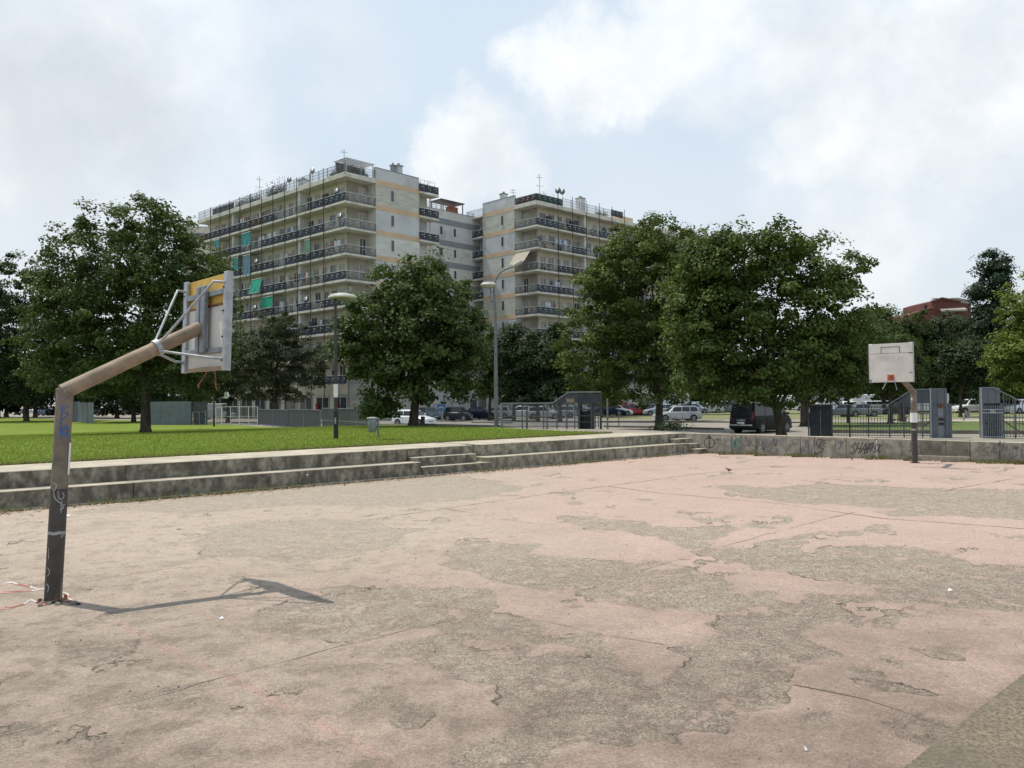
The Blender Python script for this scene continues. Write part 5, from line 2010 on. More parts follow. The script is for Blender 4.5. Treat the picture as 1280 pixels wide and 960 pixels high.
def vehicle_parts(kind, color):
    """list of (name, mesh, loc, [children]) shared between alike vehicles"""
    key = (kind, color)
    if key in VM: return VM[key]
    L, Wd, Hh, zb, zh, a0, a1, c1, c0, sp = KINDS[kind]
    pm = paint(color, PC[color])
    X = lambda f: L / 2 - f * L           # front at +x
    hw = Wd / 2
    out = []
    # lower body
    st = [(0.0, .30, zh * .62, .80), (.012, .22, zh * .80, .88), (.05, .19, zh * .90, .95), (.14, .18, zh * .965, .99), (a0, .18, zb * .985, 1.0), (.5, .18, zb, 1.0), (.8, .18, zb, 1.0),
          (.93, .20, zb * .99 if kind != 'pickup truck' else zb * .95, .98), (.985, .24, zb * .93, .93), (1.0, .33, zb * .74, .86)]
    rings = []
    for f, z0, z1, wf in st:
        w = hw * wf
        x = X(f)
        zm = z0 + (z1 - z0) * .45
        rings.append([(x, -w * .86, z0), (x, -w * .98, z0 + .10), (x, -w, zm), (x, -w * .975, z1 - .06), (x, -w * .90, z1), (x, -w * .45, z1 + .025),
                      (x, w * .45, z1 + .025), (x, w * .90, z1), (x, w * .975, z1 - .06), (x, w, zm), (x, w * .98, z0 + .10), (x, w * .86, z0)])
    out.append(('body', MB().loft(rings).mesh('vehicle_body', pm, auto=.7), (0, 0, 0), []))
    # cabin
    wb, wt = hw * .90, hw * .74 if Hh < 1.9 else hw * .84
    A, B, C_, D_ = X(a0), X(a1), X(c1), X(c0)
    zr = Hh - .035
    def ring(z, fwd, aft, w, r=.10):
        return [(fwd, -w + r, z), (fwd - r, -w, z), (aft + r, -w, z), (aft, -w + r, z), (aft, w - r, z), (aft + r, w, z), (fwd - r, w, z), (fwd, w - r, z)]
    zb2 = zb - .03
    out.append(('cabin', MB().loft([ring(zb2, A, D_, wb), ring(zr - .05, B + .05, C_ - .03, wt + .015), ring(zr, B - .05, C_ + .08, wt - .06), ring(Hh, B - .25, C_ + .25, wt - .25)]).mesh('vehicle_cabin', pm, auto=.6), (0, 0, 0), []))
    # glass, a few mm proud of the cabin

    def side(f, z, s_, e=.006):
        t = (z - zb2) / (zr - .05 - zb2)
        return (f, s_ * (wb + (wt + .015 - wb) * t + e), z)
    z0g, z1g = zb + .03, zr - .10
    tt = lambda z: (z - zb2) / (zr - .05 - zb2)
    fx = lambda z: A + (B + .05 - A) * tt(z)
    rx = lambda z: D_ + (C_ - .03 - D_) * tt(z)
    for s_ in (-1, 1):
        sps = [None] + [X(v) for v in sp]
        ws = []
        # front quarter starts at the screen pillar
        for i in range(len(sp)):
            if i == 0:
                b = X(sp[1]) if len(sp) > 1 else X(sp[0])
                q = [(fx(z0g) - .16, z0g), (b + .04, z0g), (b + .04, z1g), (fx(z1g) - .14, z1g)]
            elif i < len(sp) - 1:
                a_, b = X(sp[i]) - .04, X(sp[i + 1])
                last = i == len(sp) - 2
                if last:
                    q = [(a_, z0g), (max(rx(z0g) + .14, b), z0g + (.03 if kind != 'people carrier' else 0)), (max(rx(z1g) + .14, b), z1g), (a_, z1g)]
                else:
                    q = [(a_, z0g), (b + .04, z0g), (b + .04, z1g), (a_, z1g)]
            else: continue
            ws.append(q)
        for q in ws:
            P = [Vector(side(x_, z_, s_)) for x_, z_ in q]
            out.append(('side_window', MB().prism(P, (0, -s_ * .01, 0)).mesh('side_window', M['glass']), (0, 0, 0), []))
    def cross(fn, z, w, e):
        return [(fn(z) + e, -w, z), (fn(z) + e, w, z)]
    w0, w1 = wb - .13, wt - .09
    zz0, zz1 = zb + .04, zr - .09
    a_ = cross(fx, zz0, w0, .012) + cross(fx, zz1, w1, .012)[::-1]
    out.append(('windscreen', MB().prism(a_, (-.01, 0, -.005)).mesh('windscreen', M['glass']), (0, 0, 0), []))
    if kind != 'delivery van':
        a_ = cross(rx, zz0 + .04, w0, -.012) + cross(rx, zz1, w1, -.012)[::-1]
        if kind == 'people carrier':
            for s_ in (-1, 1):
                a2 = [(rx(zz0) - .012, s_ * .05, zz0), (rx(zz0) - .012, s_ * w0, zz0), (rx(zz1) - .012, s_ * w1, zz1), (rx(zz1) - .012, s_ * .05, zz1)]
                out.append(('rear_window', MB().prism(a2, (.01, 0, 0)).mesh('rear_window', M['glass']), (0, 0, 0), []))
        else:
            out.append(('rear_window', MB().prism(a_, (.01, 0, 0)).mesh('rear_window', M['glass']), (0, 0, 0), []))
    # lights, bumpers, plates
    xf, xr = X(0), X(1)
    lz = zh * .72
    for s_ in (-1, 1):
        out.append(('headlight', MB().prism([(xf + .00, s_ * hw * .50, lz - .06), (xf - .10, s_ * hw * .86, lz - .03), (xf - .16, s_ * hw * .90, lz + .10), (xf - .035, s_ * hw * .56, lz + .05)], (.035, 0, 0)).mesh('headlight', M['head'], bevel=.01), (0, 0, 0), []))
        tz0, tz1 = (zb * .62, zb * .92) if kind not in ('people carrier', 'estate car', 'delivery van', 'off-road car') else (zb * .62, zb + .30)
        xx = xr + .02
        out.append(('tail_light', MB().prism([(xx + .02, s_ * hw * .70, tz0), (xx + .05, s_ * hw * .90, tz0 + .02), (xx + .09 + (.05 if tz1 > zb else 0), s_ * hw * .885, tz1), (xx + .05 + (.03 if tz1 > zb else 0), s_ * hw * .78, tz1)], (-.045, 0, 0)).mesh('tail_light', M['tail'], bevel=.008), (0, 0, 0), []))
        mz = zb + .05
        mx = fx(zb + .1) - .22
        out.append(('wing_mirror', MB().box(mx - .05, mx + .06, s_ * (hw * .93), s_ * (hw * .93 + .20), mz, mz + .15).mesh('wing_mirror', pm if color != 'black' else M['plastic'], bevel=.03), (0, 0, 0), []))
    out.append(('grille', MB().box(xf - .02, xf + .012, -hw * .42, hw * .42, .30, .48).mesh('grille', M['plastic'], bevel=.01), (0, 0, 0), []))
    bm_ = M['galv_dark'] if kind == 'people carrier' else pm
    out.append(('rear_bumper', MB().box(xr - .05, xr + .12, -hw * .90, hw * .90, .34, .54).mesh('rear_bumper', pm, bevel=.03), (0, 0, 0), []))
    if kind == 'people carrier':
        out.append(('bumper_strip', MB().box(xr - .065, xr + .04, -hw * .86, hw * .86, .49, .56).mesh('bumper_strip', M['galv'], bevel=.01), (0, 0, 0), []))
        out.append(('door_handle', MB().box(xr - .02, xr + .02, -.35, .35, .80, .86).mesh('rear_door_trim', M['galv_dark'], bevel=.01), (0, 0, 0), []))
    out.append(('front_bumper', MB().box(xf - .14, xf + .035, -hw * .86, hw * .86, .22, .42).mesh('front_bumper', pm, bevel=.03), (0, 0, 0), []))
    out.append(('number_plate', MB().box(xf + .036, xf + .046, -.26, .26, .34, .44).mesh('number_plate', M['plate']), (0, 0, 0), []))
    pz = .62 if kind == 'people carrier' else .60
    out.append(('number_plate', MB().box(xr - .03, xr - .012, -.26, .26, pz, pz + .11).mesh('number_plate', M['plate']), (0, 0, 0), []))
    wr = .31 if Hh < 1.6 else .335
    for fx_ in ((.19, .81) if kind not in ('people carrier', 'delivery van') else (.18, .80)):
        for s_ in (-1, 1):
            cx = X(fx_)
            ty = MB()
            n = 20
            rg = []
            for yy, r in ((0, wr * .6), (.0, wr * .95), (.03, wr), (.17, wr), (.2, wr * .95), (.2, wr * .6)):
                rg.append([(r * math.cos(2 * math.pi * k / n), (-.2 + yy) * s_ , r * math.sin(2 * math.pi * k / n)) for k in range(n)])
            kids = []
            rim = MB()
            for k in range(5):
                a = 2 * math.pi * k / 5
                rim.bar((.04 * math.cos(a), .004 * s_, .04 * math.sin(a)), (wr * .60 * math.cos(a), .004 * s_, wr * .60 * math.sin(a)), .05, .03, up=(0, 1, 0))
            rim.tube([(0, -.02 * s_, 0), (0, .012 * s_, 0)], .06, 10)
            nn = 20
            rim.loft([[(r * math.cos(2 * math.pi * k / nn), yy * s_, r * math.sin(2 * math.pi * k / nn)) for k in range(nn)] for r, yy in ((wr * .66, -.01), (wr * .66, .01), (wr * .56, .01), (wr * .54, -.03))])
            kids.append(('rim', rim.mesh('wheel_rim', M['rim']), (0, 0, 0)))
            out.append(('wheel', MB().loft(rg).mesh('vehicle_wheel', M['tyre'], auto=.6), (cx, s_ * (hw + .005), wr), kids))
            out.append(('wheel_arch', MB().tube([(cx, s_ * (hw - .25), wr + .01), (cx, s_ * (hw * 1.0 + .003), wr + .01)], wr * 1.16, 20).mesh('wheel_arch', M['plastic'], auto=.6), (0, 0, 0), []))
    out.append(('sill', MB().box(X(.30), X(.70), -hw * .99, hw * .99, .17, .24).mesh('sill', M['plastic'], bevel=.01), (0, 0, 0), []))
    for fd in sp[1:-1]:
        for s_ in (-1, 1):
            out.append(('door_seam', MB().box(X(fd) - .006, X(fd) + .006, s_ * (hw * .99), s_ * (hw + .004), .26, zb - .08).mesh('door_seam', M['plastic']), (0, 0, 0), []))
            out.append(('door_handle', MB().box(X(fd) + .06, X(fd) + .22, s_ * (hw - .02), s_ * (hw + .02), zb - .17, zb - .14).mesh('door_handle', pm, bevel=.006), (0, 0, 0), []))
    VM[key] = out
    return out


def vehicle(p, heading, kind, color, label, group=None, cat=None, detail=True, scale=1.0):
    root = empty({'delivery van': 'delivery_van', 'pickup truck': 'pickup_truck'}.get(kind, 'parked_car' if kind != 'people carrier' else 'parked_van'), p, heading, label, cat or {'delivery van': 'van', 'people carrier': 'van', 'pickup truck': 'pickup'}.get(kind, 'car'), group)
    root.scale = (scale,) * 3
    for nm, me, loc, kids in vehicle_parts(kind, color):
        if not detail and nm in ('door_seam', 'door_handle', 'sill'): continue
        o = link(nm, me, root, loc=loc)
        for kn, km, kl in kids:
            link(kn, km, o, loc=kl)
    return root


GP = 'cars in the car park and along the street'


def car_at(px, py, hdg, kind, color, label, Y=None, **kw):
    p = hit(px, py) if Y is None else gnd(px, Y)
    if Y is not None:
        p.z = at(px, py, Y).z
    return vehicle(p, math.radians(hdg), kind, color, label, GP, **kw)


# headings: degrees counter-clockwise from +X (to the right); -90 faces the camera
_p = hit(952, 540.2)
vehicle(at(951, 540, 55.5) * 1.0 if False else Vector((_p.x, _p.y, _p.z)), math.radians(42), 'people carrier', 'black', 'black van with tinted rear windows parked behind the graffiti wall')
car_at(517.5, 532.6, -34, 'hatchback', 'white', 'white hatchback with its nose to the right behind the round tree trunk', Y=73)
car_at(846, 526.6, 187, 'estate car', 'silver', 'silver estate car on the verge behind the straight black trunk')
car_at(573, 526.0, -20, 'small car', 'dark', 'small dark city car right of the white hatchback')
car_at(537, 524.2, -62, 'hatchback', 'bluegrey', 'dark blue-grey hatchback behind the bonnet of the white hatchback')
car_at(600, 524.6, -8, 'saloon car', 'navy', 'navy saloon car partly behind the pale concrete lamp column')
car_at(619, 523.3, 172, 'hatchback', 'silver', 'silver hatchback right behind the tall grey lamp')
car_at(652, 522.5, 176, 'estate car', 'white', 'white estate car seen through the mesh just right of the tall grey lamp')
car_at(679, 524.0, 6, 'hatchback', 'silver', 'silver hatchback in the middle of the mesh fence of the portal')
car_at(699, 522.8, 178, 'hatchback', 'lightblue', 'pale blue hatchback behind the slope of the mesh portal')
car_at(716, 522.0, 5, 'saloon car', 'bluegrey', 'blue-grey saloon car left of the dark gate box')
rowA = [(760, 519.8, 0, 'saloon car', 'navy', 'navy saloon car just right of the gate portal'),
        (771, 519.6, 2, 'hatchback', 'white', 'white hatchback between the navy and the red car'),
        (792, 519.2, 4, 'hatchback', 'red', 'red hatchback, front half of the red pair under the big maple'),
        (778, 517.6, 4, 'off-road car', 'red', 'dull red taller car behind the white hatchback'),
        (806, 518.6, 182, 'hatchback', 'bluegrey', 'blue-grey hatchback right of the red car'),
        (817, 517.8, 4, 'off-road car', 'grey', 'grey tall car left of the straight black trunk'),
        (833, 515.4, 176, 'delivery van', 'white', 'white van behind the straight black trunk'),
        (868, 517.0, 2, 'hatchback', 'lightblue', 'pale blue-grey hatchback right of the dark steel column'),
        (884, 516.5, 175, 'saloon car', 'silver', 'silver saloon car second right of the dark steel column'),
        (905, 515.9, 178, 'off-road car', 'bluegrey', 'dark blue-grey tall car just left of the black van'),
        (893, 514.4, 2, 'saloon car', 'dark', 'dark saloon car behind the silver saloon'),
        (922, 514.8, 3, 'hatchback', 'silver', 'silver hatchback peeping over the black van'),
        (857, 515.0, 3, 'hatchback', 'white', 'white hatchback behind the silver estate car')]
rowA += [(940, 515.2, 176, 'saloon car', 'silver', 'silver saloon car glimpsed past the roof of the black van'),
         (747, 517.6, 2, 'hatchback', 'silver', 'silver hatchback just behind the right end of the gate portal'),
         (824, 519.4, 178, 'hatchback', 'lightblue', 'pale hatchback hard by the left of the straight black trunk'),
         (874, 513.4, 2, 'estate car', 'white', 'white estate car in the last row right of the dark steel column'),
         (912, 512.9, 178, 'hatchback', 'white', 'white hatchback in the last row left of the black van'),
         (798, 514.6, 2, 'delivery van', 'silver', 'silver van in the last row above the red hatchback'),
         (850, 512.6, 2, 'saloon car', 'silver', 'silver saloon car in the last row behind the estate car')]
for px, py, h, kd, co, lb in rowA: car_at(px, py, h, kd, co, lb, detail=False)
car_at(985, 513.6, -12, 'delivery van', 'white', 'white delivery van above the bonnet of the black van')
car_at(1004, 512.4, 200, 'hatchback', 'yellow', 'yellow hatchback left of the forked trunk')
car_at(1034, 512.5, 178, 'delivery van', 'white', 'white van with a rounded roof above the dark mesh door', scale=.92)
rowB = [(1050, 521.2, 176, 'saloon car', 'bluegrey', 'blue-grey saloon car just right of the dark mesh door'),
        (1073, 521.0, 176, 'saloon car', 'grey', 'grey saloon car in the middle of the bar fence'),
        (1066, 514.6, 2, 'hatchback', 'white', 'white hatchback in the second row above the bar fence, left one'),
        (1096, 514.2, 2, 'estate car', 'silver', 'silver estate car in the second row left of the far backboard stays'),
        (1084, 511.9, 2, 'delivery van', 'white', 'small white van roof far above the bar fence'),
        (1121, 518.2, 178, 'hatchback', 'dark', 'dark hatchback behind the slim trunk left of the far pole'),
        (1108, 512.9, 2, 'hatchback', 'lightblue', 'pale car in the last row below the far board')]
for px, py, h, kd, co, lb in rowB: car_at(px, py, h, kd, co, lb, detail=False)
car_at(1156, 516.0, 175, 'delivery van', 'white', 'white van with black windows behind the sloped part of the fence')
car_at(1217, 516.2, 180, 'pickup truck', 'white', 'white pickup seen through the gap between the gate cabinets')
car_at(1276, 517.0, 200, 'off-road car', 'white', 'white tall car behind the bars at the right edge')
car_at(1184, 514.0, 2, 'hatchback', 'silver', 'silver hatchback hidden by the left gate cabinet')
rowC = [(18, 517.2, 3, 'hatchback', 'white', 'white hatchback at the far left edge behind the dark trunks'),
        (38, 517.0, 3, 'saloon car', 'silver', 'silver saloon car between the dark trunks at left'),
        (54, 516.6, 178, 'hatchback', 'dark', 'dark hatchback just left of the near pole'),
        (59, 519.5, 172, 'saloon car', 'blue', 'blue saloon car with its bonnet behind the near pole'),
        (71, 519.3, 176, 'hatchback', 'white', 'white hatchback directly behind the near pole'),
        (118, 519.5, 170, 'hatchback', 'dark', 'dark hatchback right of the sheet metal screen'),
        (126, 517.4, 4, 'saloon car', 'white', 'white saloon car behind the dark hatchback at left'),
        (160, 519.0, 178, 'off-road car', 'grey', 'grey tall car left of the large maple trunk'),
        (176, 518.2, 2, 'estate car', 'silver', 'silver estate car behind the large maple trunk'),
        (148, 516.6, 2, 'hatchback', 'dark', 'dark hatchback in the second row left of the large maple')]
for px, py, h, kd, co, lb in rowC: car_at(px, py, h, kd, co, lb, detail=False)
car_at(272, 524.0, 5, 'delivery van', 'silver', 'silver van behind the white framed mesh gate', detail=False, scale=.85)
# ---------------------------------------------------------------- apartment blocks
M['plaster_cream'] = mat('cream_plaster', (.60, .565, .48), .9, .06, .5, dirt=(.47, .43, .35), dscale=.35)
M['plaster_pale'] = mat('pale_panel_plaster', (.62, .62, .57), .9, .06, .4, dirt=(.42, .42, .37), dscale=.5, dlo=.45, dhi=.7, stretch=(1, 1, 3))
M['plaster_green'] = mat('weathered_panel_plaster', (.56, .55, .475), .9, .08, .5, dirt=(.42, .42, .355), dscale=.7, dlo=.42, dhi=.62, stretch=(1, 1, 4))
M['plaster_grey'] = mat('grey_panel_plaster', (.56, .57, .57), .9, .05, .4, dirt=(.39, .40, .41), dscale=.5, dlo=.45, dhi=.7)
M['band_orange'] = mat('orange_band_plaster', (.60, .45, .30), .9, .06, .4, dirt=(.50, .34, .21), dscale=.6)
M['band_grey'] = mat('grey_band_plaster', (.26, .27, .28), .9, .06, .4)
M['slab'] = mat('balcony_slab_paint', (.64, .61, .54), .85, .06, .8, dirt=(.26, .24, .19), dscale=.9, dlo=.5, dhi=.75)
M['soffit'] = mat('balcony_soffit', (.30, .25, .19), .9, .06, .8)
M['rail_dark'] = mat('dark_railing', (.07, .075, .085), .6, .1, 3)
M['rail_light'] = mat('pale_handrail', (.55, .56, .57), .5, .06, 3)
M['rail_screen'] = mat('dark_railing_screen', (.07, .076, .09), .7, .2, 1)
M['screen_brown'] = mat('brown_railing_screen', (.13, .075, .05), .8, .2, 1)
M['screen_green'] = mat('green_railing_screen', (.02, .10, .08), .8, .2, 1)
M['screen_blue'] = mat('blue_grey_railing_screen', (.09, .11, .15), .8, .2, 1)
M['rosette'] = mat('white_rosettes', (.62, .62, .62), .6, .05, 5)
M['win_frame'] = mat('white_window_frame', (.55, .54, .50), .6, .05, 5)
M['win_glass'] = glassy('window_glass', (.045, .055, .065), .12)
M['shutter'] = mat('grey_roller_shutter', (.33, .33, .32), .7, .06, 2)
M['shutter_b'] = mat('brown_roller_shutter', (.20, .17, .14), .7, .08, 2)
M['curtain'] = mat('pale_door_blind', (.42, .41, .38), .8, .06, 1)
M['pipe'] = mat('dark_scaffold_pole', (.045, .04, .036), .6, .1, 3)
M['awn_green'] = mat('green_awning', (.012, .26, .17), .8, .1, 2)
M['awn_teal'] = mat('teal_awning', (.06, .27, .27), .8, .1, 2)
M['awn_blue'] = mat('faded_blue_awning', (.13, .24, .32), .8, .1, 2)
M['awn_sage'] = mat('sage_green_blind', (.17, .31, .22), .8, .1, 2)
M['awn_cream'] = mat('cream_awning', (.38, .34, .27), .8, .05, 2)
M['ac'] = mat('off_white_plastic', (.48, .47, .43), .6, .05, 3)
M['cloth_w'] = mat('white_cloth', (.55, .56, .60), .9, .05, 3)
M['terracotta'] = mat('terracotta', (.30, .12, .07), .9, .1, 3)
M['plantgreen'] = LEAF['mid']
U1 = Vector((-1100, 1020, 0)).normalized()    # long face, receding to the left
U2 = Vector((-U1.y * -1, -U1.x * 1, 0))
U2 = Vector((U1.y, -U1.x, 0))
if U2.y < 0: U2 = -U2


def rail_mesh(Ls, screen):
    """one railing field of a balcony, along +x, facing -y"""
    mb = MB()
    return mb


RAILS = {}


def rail_parts(Ls, screen):
    k = (round(Ls, 2), screen)
    if k in RAILS: return RAILS[k]
    fr = MB()
    fr.box(0, Ls, -.02, .02, .08, .12)
    n = max(2, int(Ls / .14))
    for i in range(n + 1):
        x = Ls * i / n
        fr.box(x - .011, x + .011, -.011, .011, .12, .98)
    # bowed lower ornament: arcs between the uprights
    m_ = max(1, int(round(Ls / 1.13)))
    w = Ls / m_
    for i in range(0):
        c = (i + .5) * w
        for sgn in (-1, 1):
            P = [(c + sgn * w * .5 * t, -.02, .22 + .55 * math.sin(t * 1.57)) for t in (0, .25, .5, .75, 1)]
            for a, b in zip(P[:-1], P[1:]): fr.bar(a, b, .03, .03, up=(0, 1, 0))
    ros = MB()
    for i in range(m_):
        c = (i + .5) * w
        for dx, z in ((-.15, .66), (.15, .44), (.12, .74)):
            ros.box(c + dx - .055, c + dx + .055, -.05, -.03, z - .055, z + .055)
    top = MB().box(0, Ls, -.035, .035, .98, 1.04)
    scr = MB().box(.03, Ls - .03, .03, .04, .10, .97) if screen else None
    r = (fr.mesh('railing', M['rail_dark']), ros.mesh('railing_rosettes', M['rosette']), top.mesh('handrail', M['rail_light']), scr.mesh('railing_screen', M[screen]) if screen else None)
    RAILS[k] = r
    return r


class Block:
    """local frame: x = U_right (short or long side receding right), y = U_left, z up, origin at the balcony corner on the ground"""

    def __init__(s, origin, ux, label):
        s.o = origin
        s.root = empty('apartment_block', origin, math.atan2(ux.y, ux.x), label, 'apartment block')

    def face(s, axis):
        """returns place(u, depth, z) -> local coords and the z rotation of a face. axis 'y': face seen at left, 'x': face seen at right"""
        if axis == 'x': return (lambda u, d, z: (u, d, z)), 0.0
        return (lambda u, d, z: (d, u, z)), math.pi / 2

    def box(s, axis, u0, u1, d0, d1, z0, z1, name, m, bevel=0):
        P, _ = s.face(axis)
        a, b = P(u0, d0, z0), P(u1, d1, z1)
        return MB().box(a[0], b[0], a[1], b[1], z0, z1).obj(name, M[m], s.root, bevel=bevel)

    def rail(s, axis, u0, u1, d, z, screen):
        P, rz = s.face(axis)
        fr, ros, top, scr = rail_parts(abs(u1 - u0), screen)
        sy = 1 if axis == 'x' else -1
        loc = P(u0, d, z)
        o = link('railing', fr, s.root, loc=loc, rot=(0, 0, rz), scale=(1, sy, 1))
        link('rosettes', ros, o)
        link('handrail', top, o)
        if scr: link('screen', scr, o)

    def window(s, axis, u, d, z, w, h, style):
        P, rz = s.face(axis)
        sy = 1 if axis == 'x' else -1
        k = (w, h, style)
        if k not in WIN:
            fr = MB()
            t = .07
            fr.box(0, t, -.04, .02, 0, h).box(w - t, w, -.04, .02, 0, h).box(t, w - t, -.04, .02, h - t, h).box(t, w - t, -.04, .02, 0, t)
            if w > .8: fr.box(w / 2 - .04, w / 2 + .04, -.035, .02, t, h - t)
            gl = MB().box(t, w - t, -.01, .0, t, h - t)
            sh = {'open': 0, 'half': .45, 'shut': 1.0, 'low': .75}[style[0]]
            shm = None
            if sh:
                sb = MB()
                z1 = h - t
                z0_ = max(t, h - t - (h - 2 * t) * sh)
                n = max(1, int((z1 - z0_) / .30))
                for i in range(n): sb.box(t, w - t, -.032, -.014, z0_ + (z1 - z0_) * i / n + .012, z0_ + (z1 - z0_) * (i + 1) / n)
                shm = sb.mesh('roller_shutter', M[style[1]])
            WIN[k] = (fr.mesh('window_frame', M['win_frame']), gl.mesh('window_pane', M['win_glass']), shm)
        fr, gl, shm = WIN[k]
        nm = 'balcony_door' if h > 2 else 'window'
        o = link(nm, fr, s.root, loc=P(u, d, z), rot=(0, 0, rz), scale=(1, sy, 1))
        link('pane', gl, o)
        if shm: link('roller_shutter', shm, o)


WIN = {}
THINGS = []
rb = random.Random(11)
STY = [('open', 'shutter'), ('half', 'shutter'), ('shut', 'shutter'), ('half', 'shutter_b'), ('shut', 'curtain'), ('low', 'shutter'), ('open', 'shutter'), ('shut', 'shutter')]


def world_of(blk, axis, u, d, z):
    P, rz = blk.face(axis)
    q = blk.root.matrix_basis @ Vector(P(u, d, z)) if False else None
    v = Vector(P(u, d, z))
    a = blk.root.rotation_euler.z
    return Vector((blk.o.x + v.x * math.cos(a) - v.y * math.sin(a), blk.o.y + v.x * math.sin(a) + v.y * math.cos(a), blk.o.z + z)), a + rz


FL = 3.0


def balcony_face(b, axis, u0, u1, levels, zr, posts, bw=1.5, doors=True, seed=1, screens=True, wall_end=True, slab_d=None, pitch=3.4, cols=None):
    """slabs, railings, recessed wall with doors and windows. zr: underside of roof slab"""
    r = random.Random(seed)
    sd_ = slab_d or bw + .2
    for k in range(levels):
        z = zr - FL * k          # underside of the slab that closes storey k at the top
        b.box(axis, u0 + (sd_ + .002 if axis == 'x' else 0), u1, 0, sd_, z, z + .24, 'balcony_slab', 'slab', .02)
    for k in range(levels):
        zf = zr - FL * (k + 1) + .24   # floor of storey k
        # railing fields between posts
        ps = [p for p in posts if u0 < p < u1]
        edges = [u0] + ps + [u1]
        for a, c in zip(edges[:-1], edges[1:]):
            if c - a < .5: continue
            scr = r.choice(['rail_screen', 'rail_screen', None, 'screen_blue', None, None, 'rail_screen', 'screen_brown', None, 'screen_blue']) if screens else None
            b.rail(axis, a + .03, c - .03, .06, zf, scr)
        if doors:
            u = u0 + (bw + .6 if axis == 'y' else bw + .6)
            i = 0
            while u < u1 - 1.6:
                st_ = STY[r.randrange(len(STY))]
                if i % 2 == 0: b.window(axis, u, bw - .01, zf, .95 if i % 4 else 1.25, 2.25, st_)
                else: b.window(axis, u, bw - .01, zf + .95, 1.2, 1.35, st_)
                u += pitch / 2 + r.choice([0, .15, -.1])
                i += 1
                if r.random() < .12: u += 1.0
    # wall
    b.box(axis, u0 + (bw if True else 0), u1, bw, bw + .3, -1, zr, 'recessed_wall', 'plaster_cream')
    for c in (cols or []):
        for k in range(levels):
            z1 = zr - FL * k
            b.box(axis, c - .22, c + .22, .35, bw - .02, z1 - FL + .24, z1, 'column', 'plaster_pale', .01)


def blind_face(b, axis, u0, u1, d, zr, levels, top, mats, band='band_orange', win_u=None, band_h=.62, thick=.35, xover=0, nm='wall_panel'):
    b.box(axis, u0, u1, d, d + thick, zr + band_h - .12, top, nm, mats[0] if len(mats) == 4 else 'plaster_grey')
    b.box(axis, u0 - .02, u1 + .02, d - .03, d + thick, top, top + .08, 'parapet_coping', 'band_grey')
    for k in range(levels):
        zt = zr - FL * k
        b.box(axis, u0, u1, d - .02, d + thick, zt - .12, zt + band_h - .12, 'floor_band', band)
        m = mats[(k + 1) % len(mats)]
        zb_, zt_ = zt - FL + band_h - .12, zt - .12
        b.box(axis, u0, u1, d, d + thick, zb_, zt_, nm, m)
        if win_u is not None:
            for wu in (win_u if isinstance(win_u, list) else [win_u]):
                P, rz = b.face(axis)
                b.box(axis, wu - .22, wu + .22, d - .012, d + .01, zb_ + .75, zt_ - .35, 'narrow_window', 'win_glass')
                b.box(axis, wu - .28, wu - .22, d - .03, d + .01, zb_ + .70, zt_ - .30, 'window_jamb', 'win_frame')
                b.box(axis, wu - .28, wu + .28, d - .05, d + .01, zb_ + .66, zb_ + .72, 'window_sill', 'slab')


def small_balconies(b, axis, u0, u1, d0, d1, zr, levels, seed):
    """cantilevered balconies beyond the end of the blind wall"""
    r = random.Random(seed)
    for k in range(levels):
        z = zr - FL * k
        b.box(axis, u0, u1, d0, d1, z, z + .22, 'balcony_slab', 'slab', .02)
        sc = r.choice(['rail_screen', 'rail_screen', None])
        b.rail(axis, u0 + .03, u1 - .03, d0 + .05, z + .22, sc)
        # short return railing
        P, rz = b.face(axis)
        o_ax = 'x' if axis == 'y' else 'y'
        uu = u1 - .05
        b.rail(o_ax, d0 + .06, d1 - .03, uu, z + .22, None)
        b.rail(o_ax, d0 + .06, d1 - .03, u0 + .05, z + .22, sc)


def face_u(b, axis, px, d=0.0):
    lo, hi = -10.0, 120.0
    for _ in range(50):
        m = (lo + hi) / 2
        w, _a = world_of(b, axis, m, d, 20)
        q = proj(w)[0]
        if (q > px) == (axis == 'y'): lo = m
        else: hi = m
    return lo


def awning(b, axis, u0, u1, z0, z1, m, label, out=0.0, slope=.25):
    w, rz = world_of(b, axis, (u0 + u1) / 2, -.02, z1)
    root = empty('awning', w, rz, label, 'awning', None)
    s = 1 if axis == 'x' else -1
    hwid = (u1 - u0) / 2
    mb = MB()
    n = 7
    for i in range(n):
        x0, x1 = -hwid + 2 * hwid * i / n, -hwid + 2 * hwid * (i + 1) / n
        dy0, dy1 = .05 * math.sin(i * 1.9), .05 * math.sin((i + 1) * 1.9)
        mb.poly([(x0, s * dy0 * .3, 0), (x1, s * dy1 * .3, 0), (x1, -s * (out + dy1), z0 - z1), (x0, -s * (out + dy0), z0 - z1)], [(0, 1, 2, 3)])
    mb.obj('cloth', M[m], root)
    MB().tube([(-hwid, -s * .0, 0), (hwid, 0, 0)], .05, 6).obj('roller', M['ac'], root)
    MB().tube([(-hwid, -s * (out), z0 - z1), (hwid, -s * out, z0 - z1)], .035, 6).obj('front_bar', M['ac'], root)


ORD = ['top', 'second', 'third', 'fourth', 'fifth', 'sixth', 'seventh', 'eighth', 'ninth', 'tenth', 'eleventh', 'twelfth', 'last']


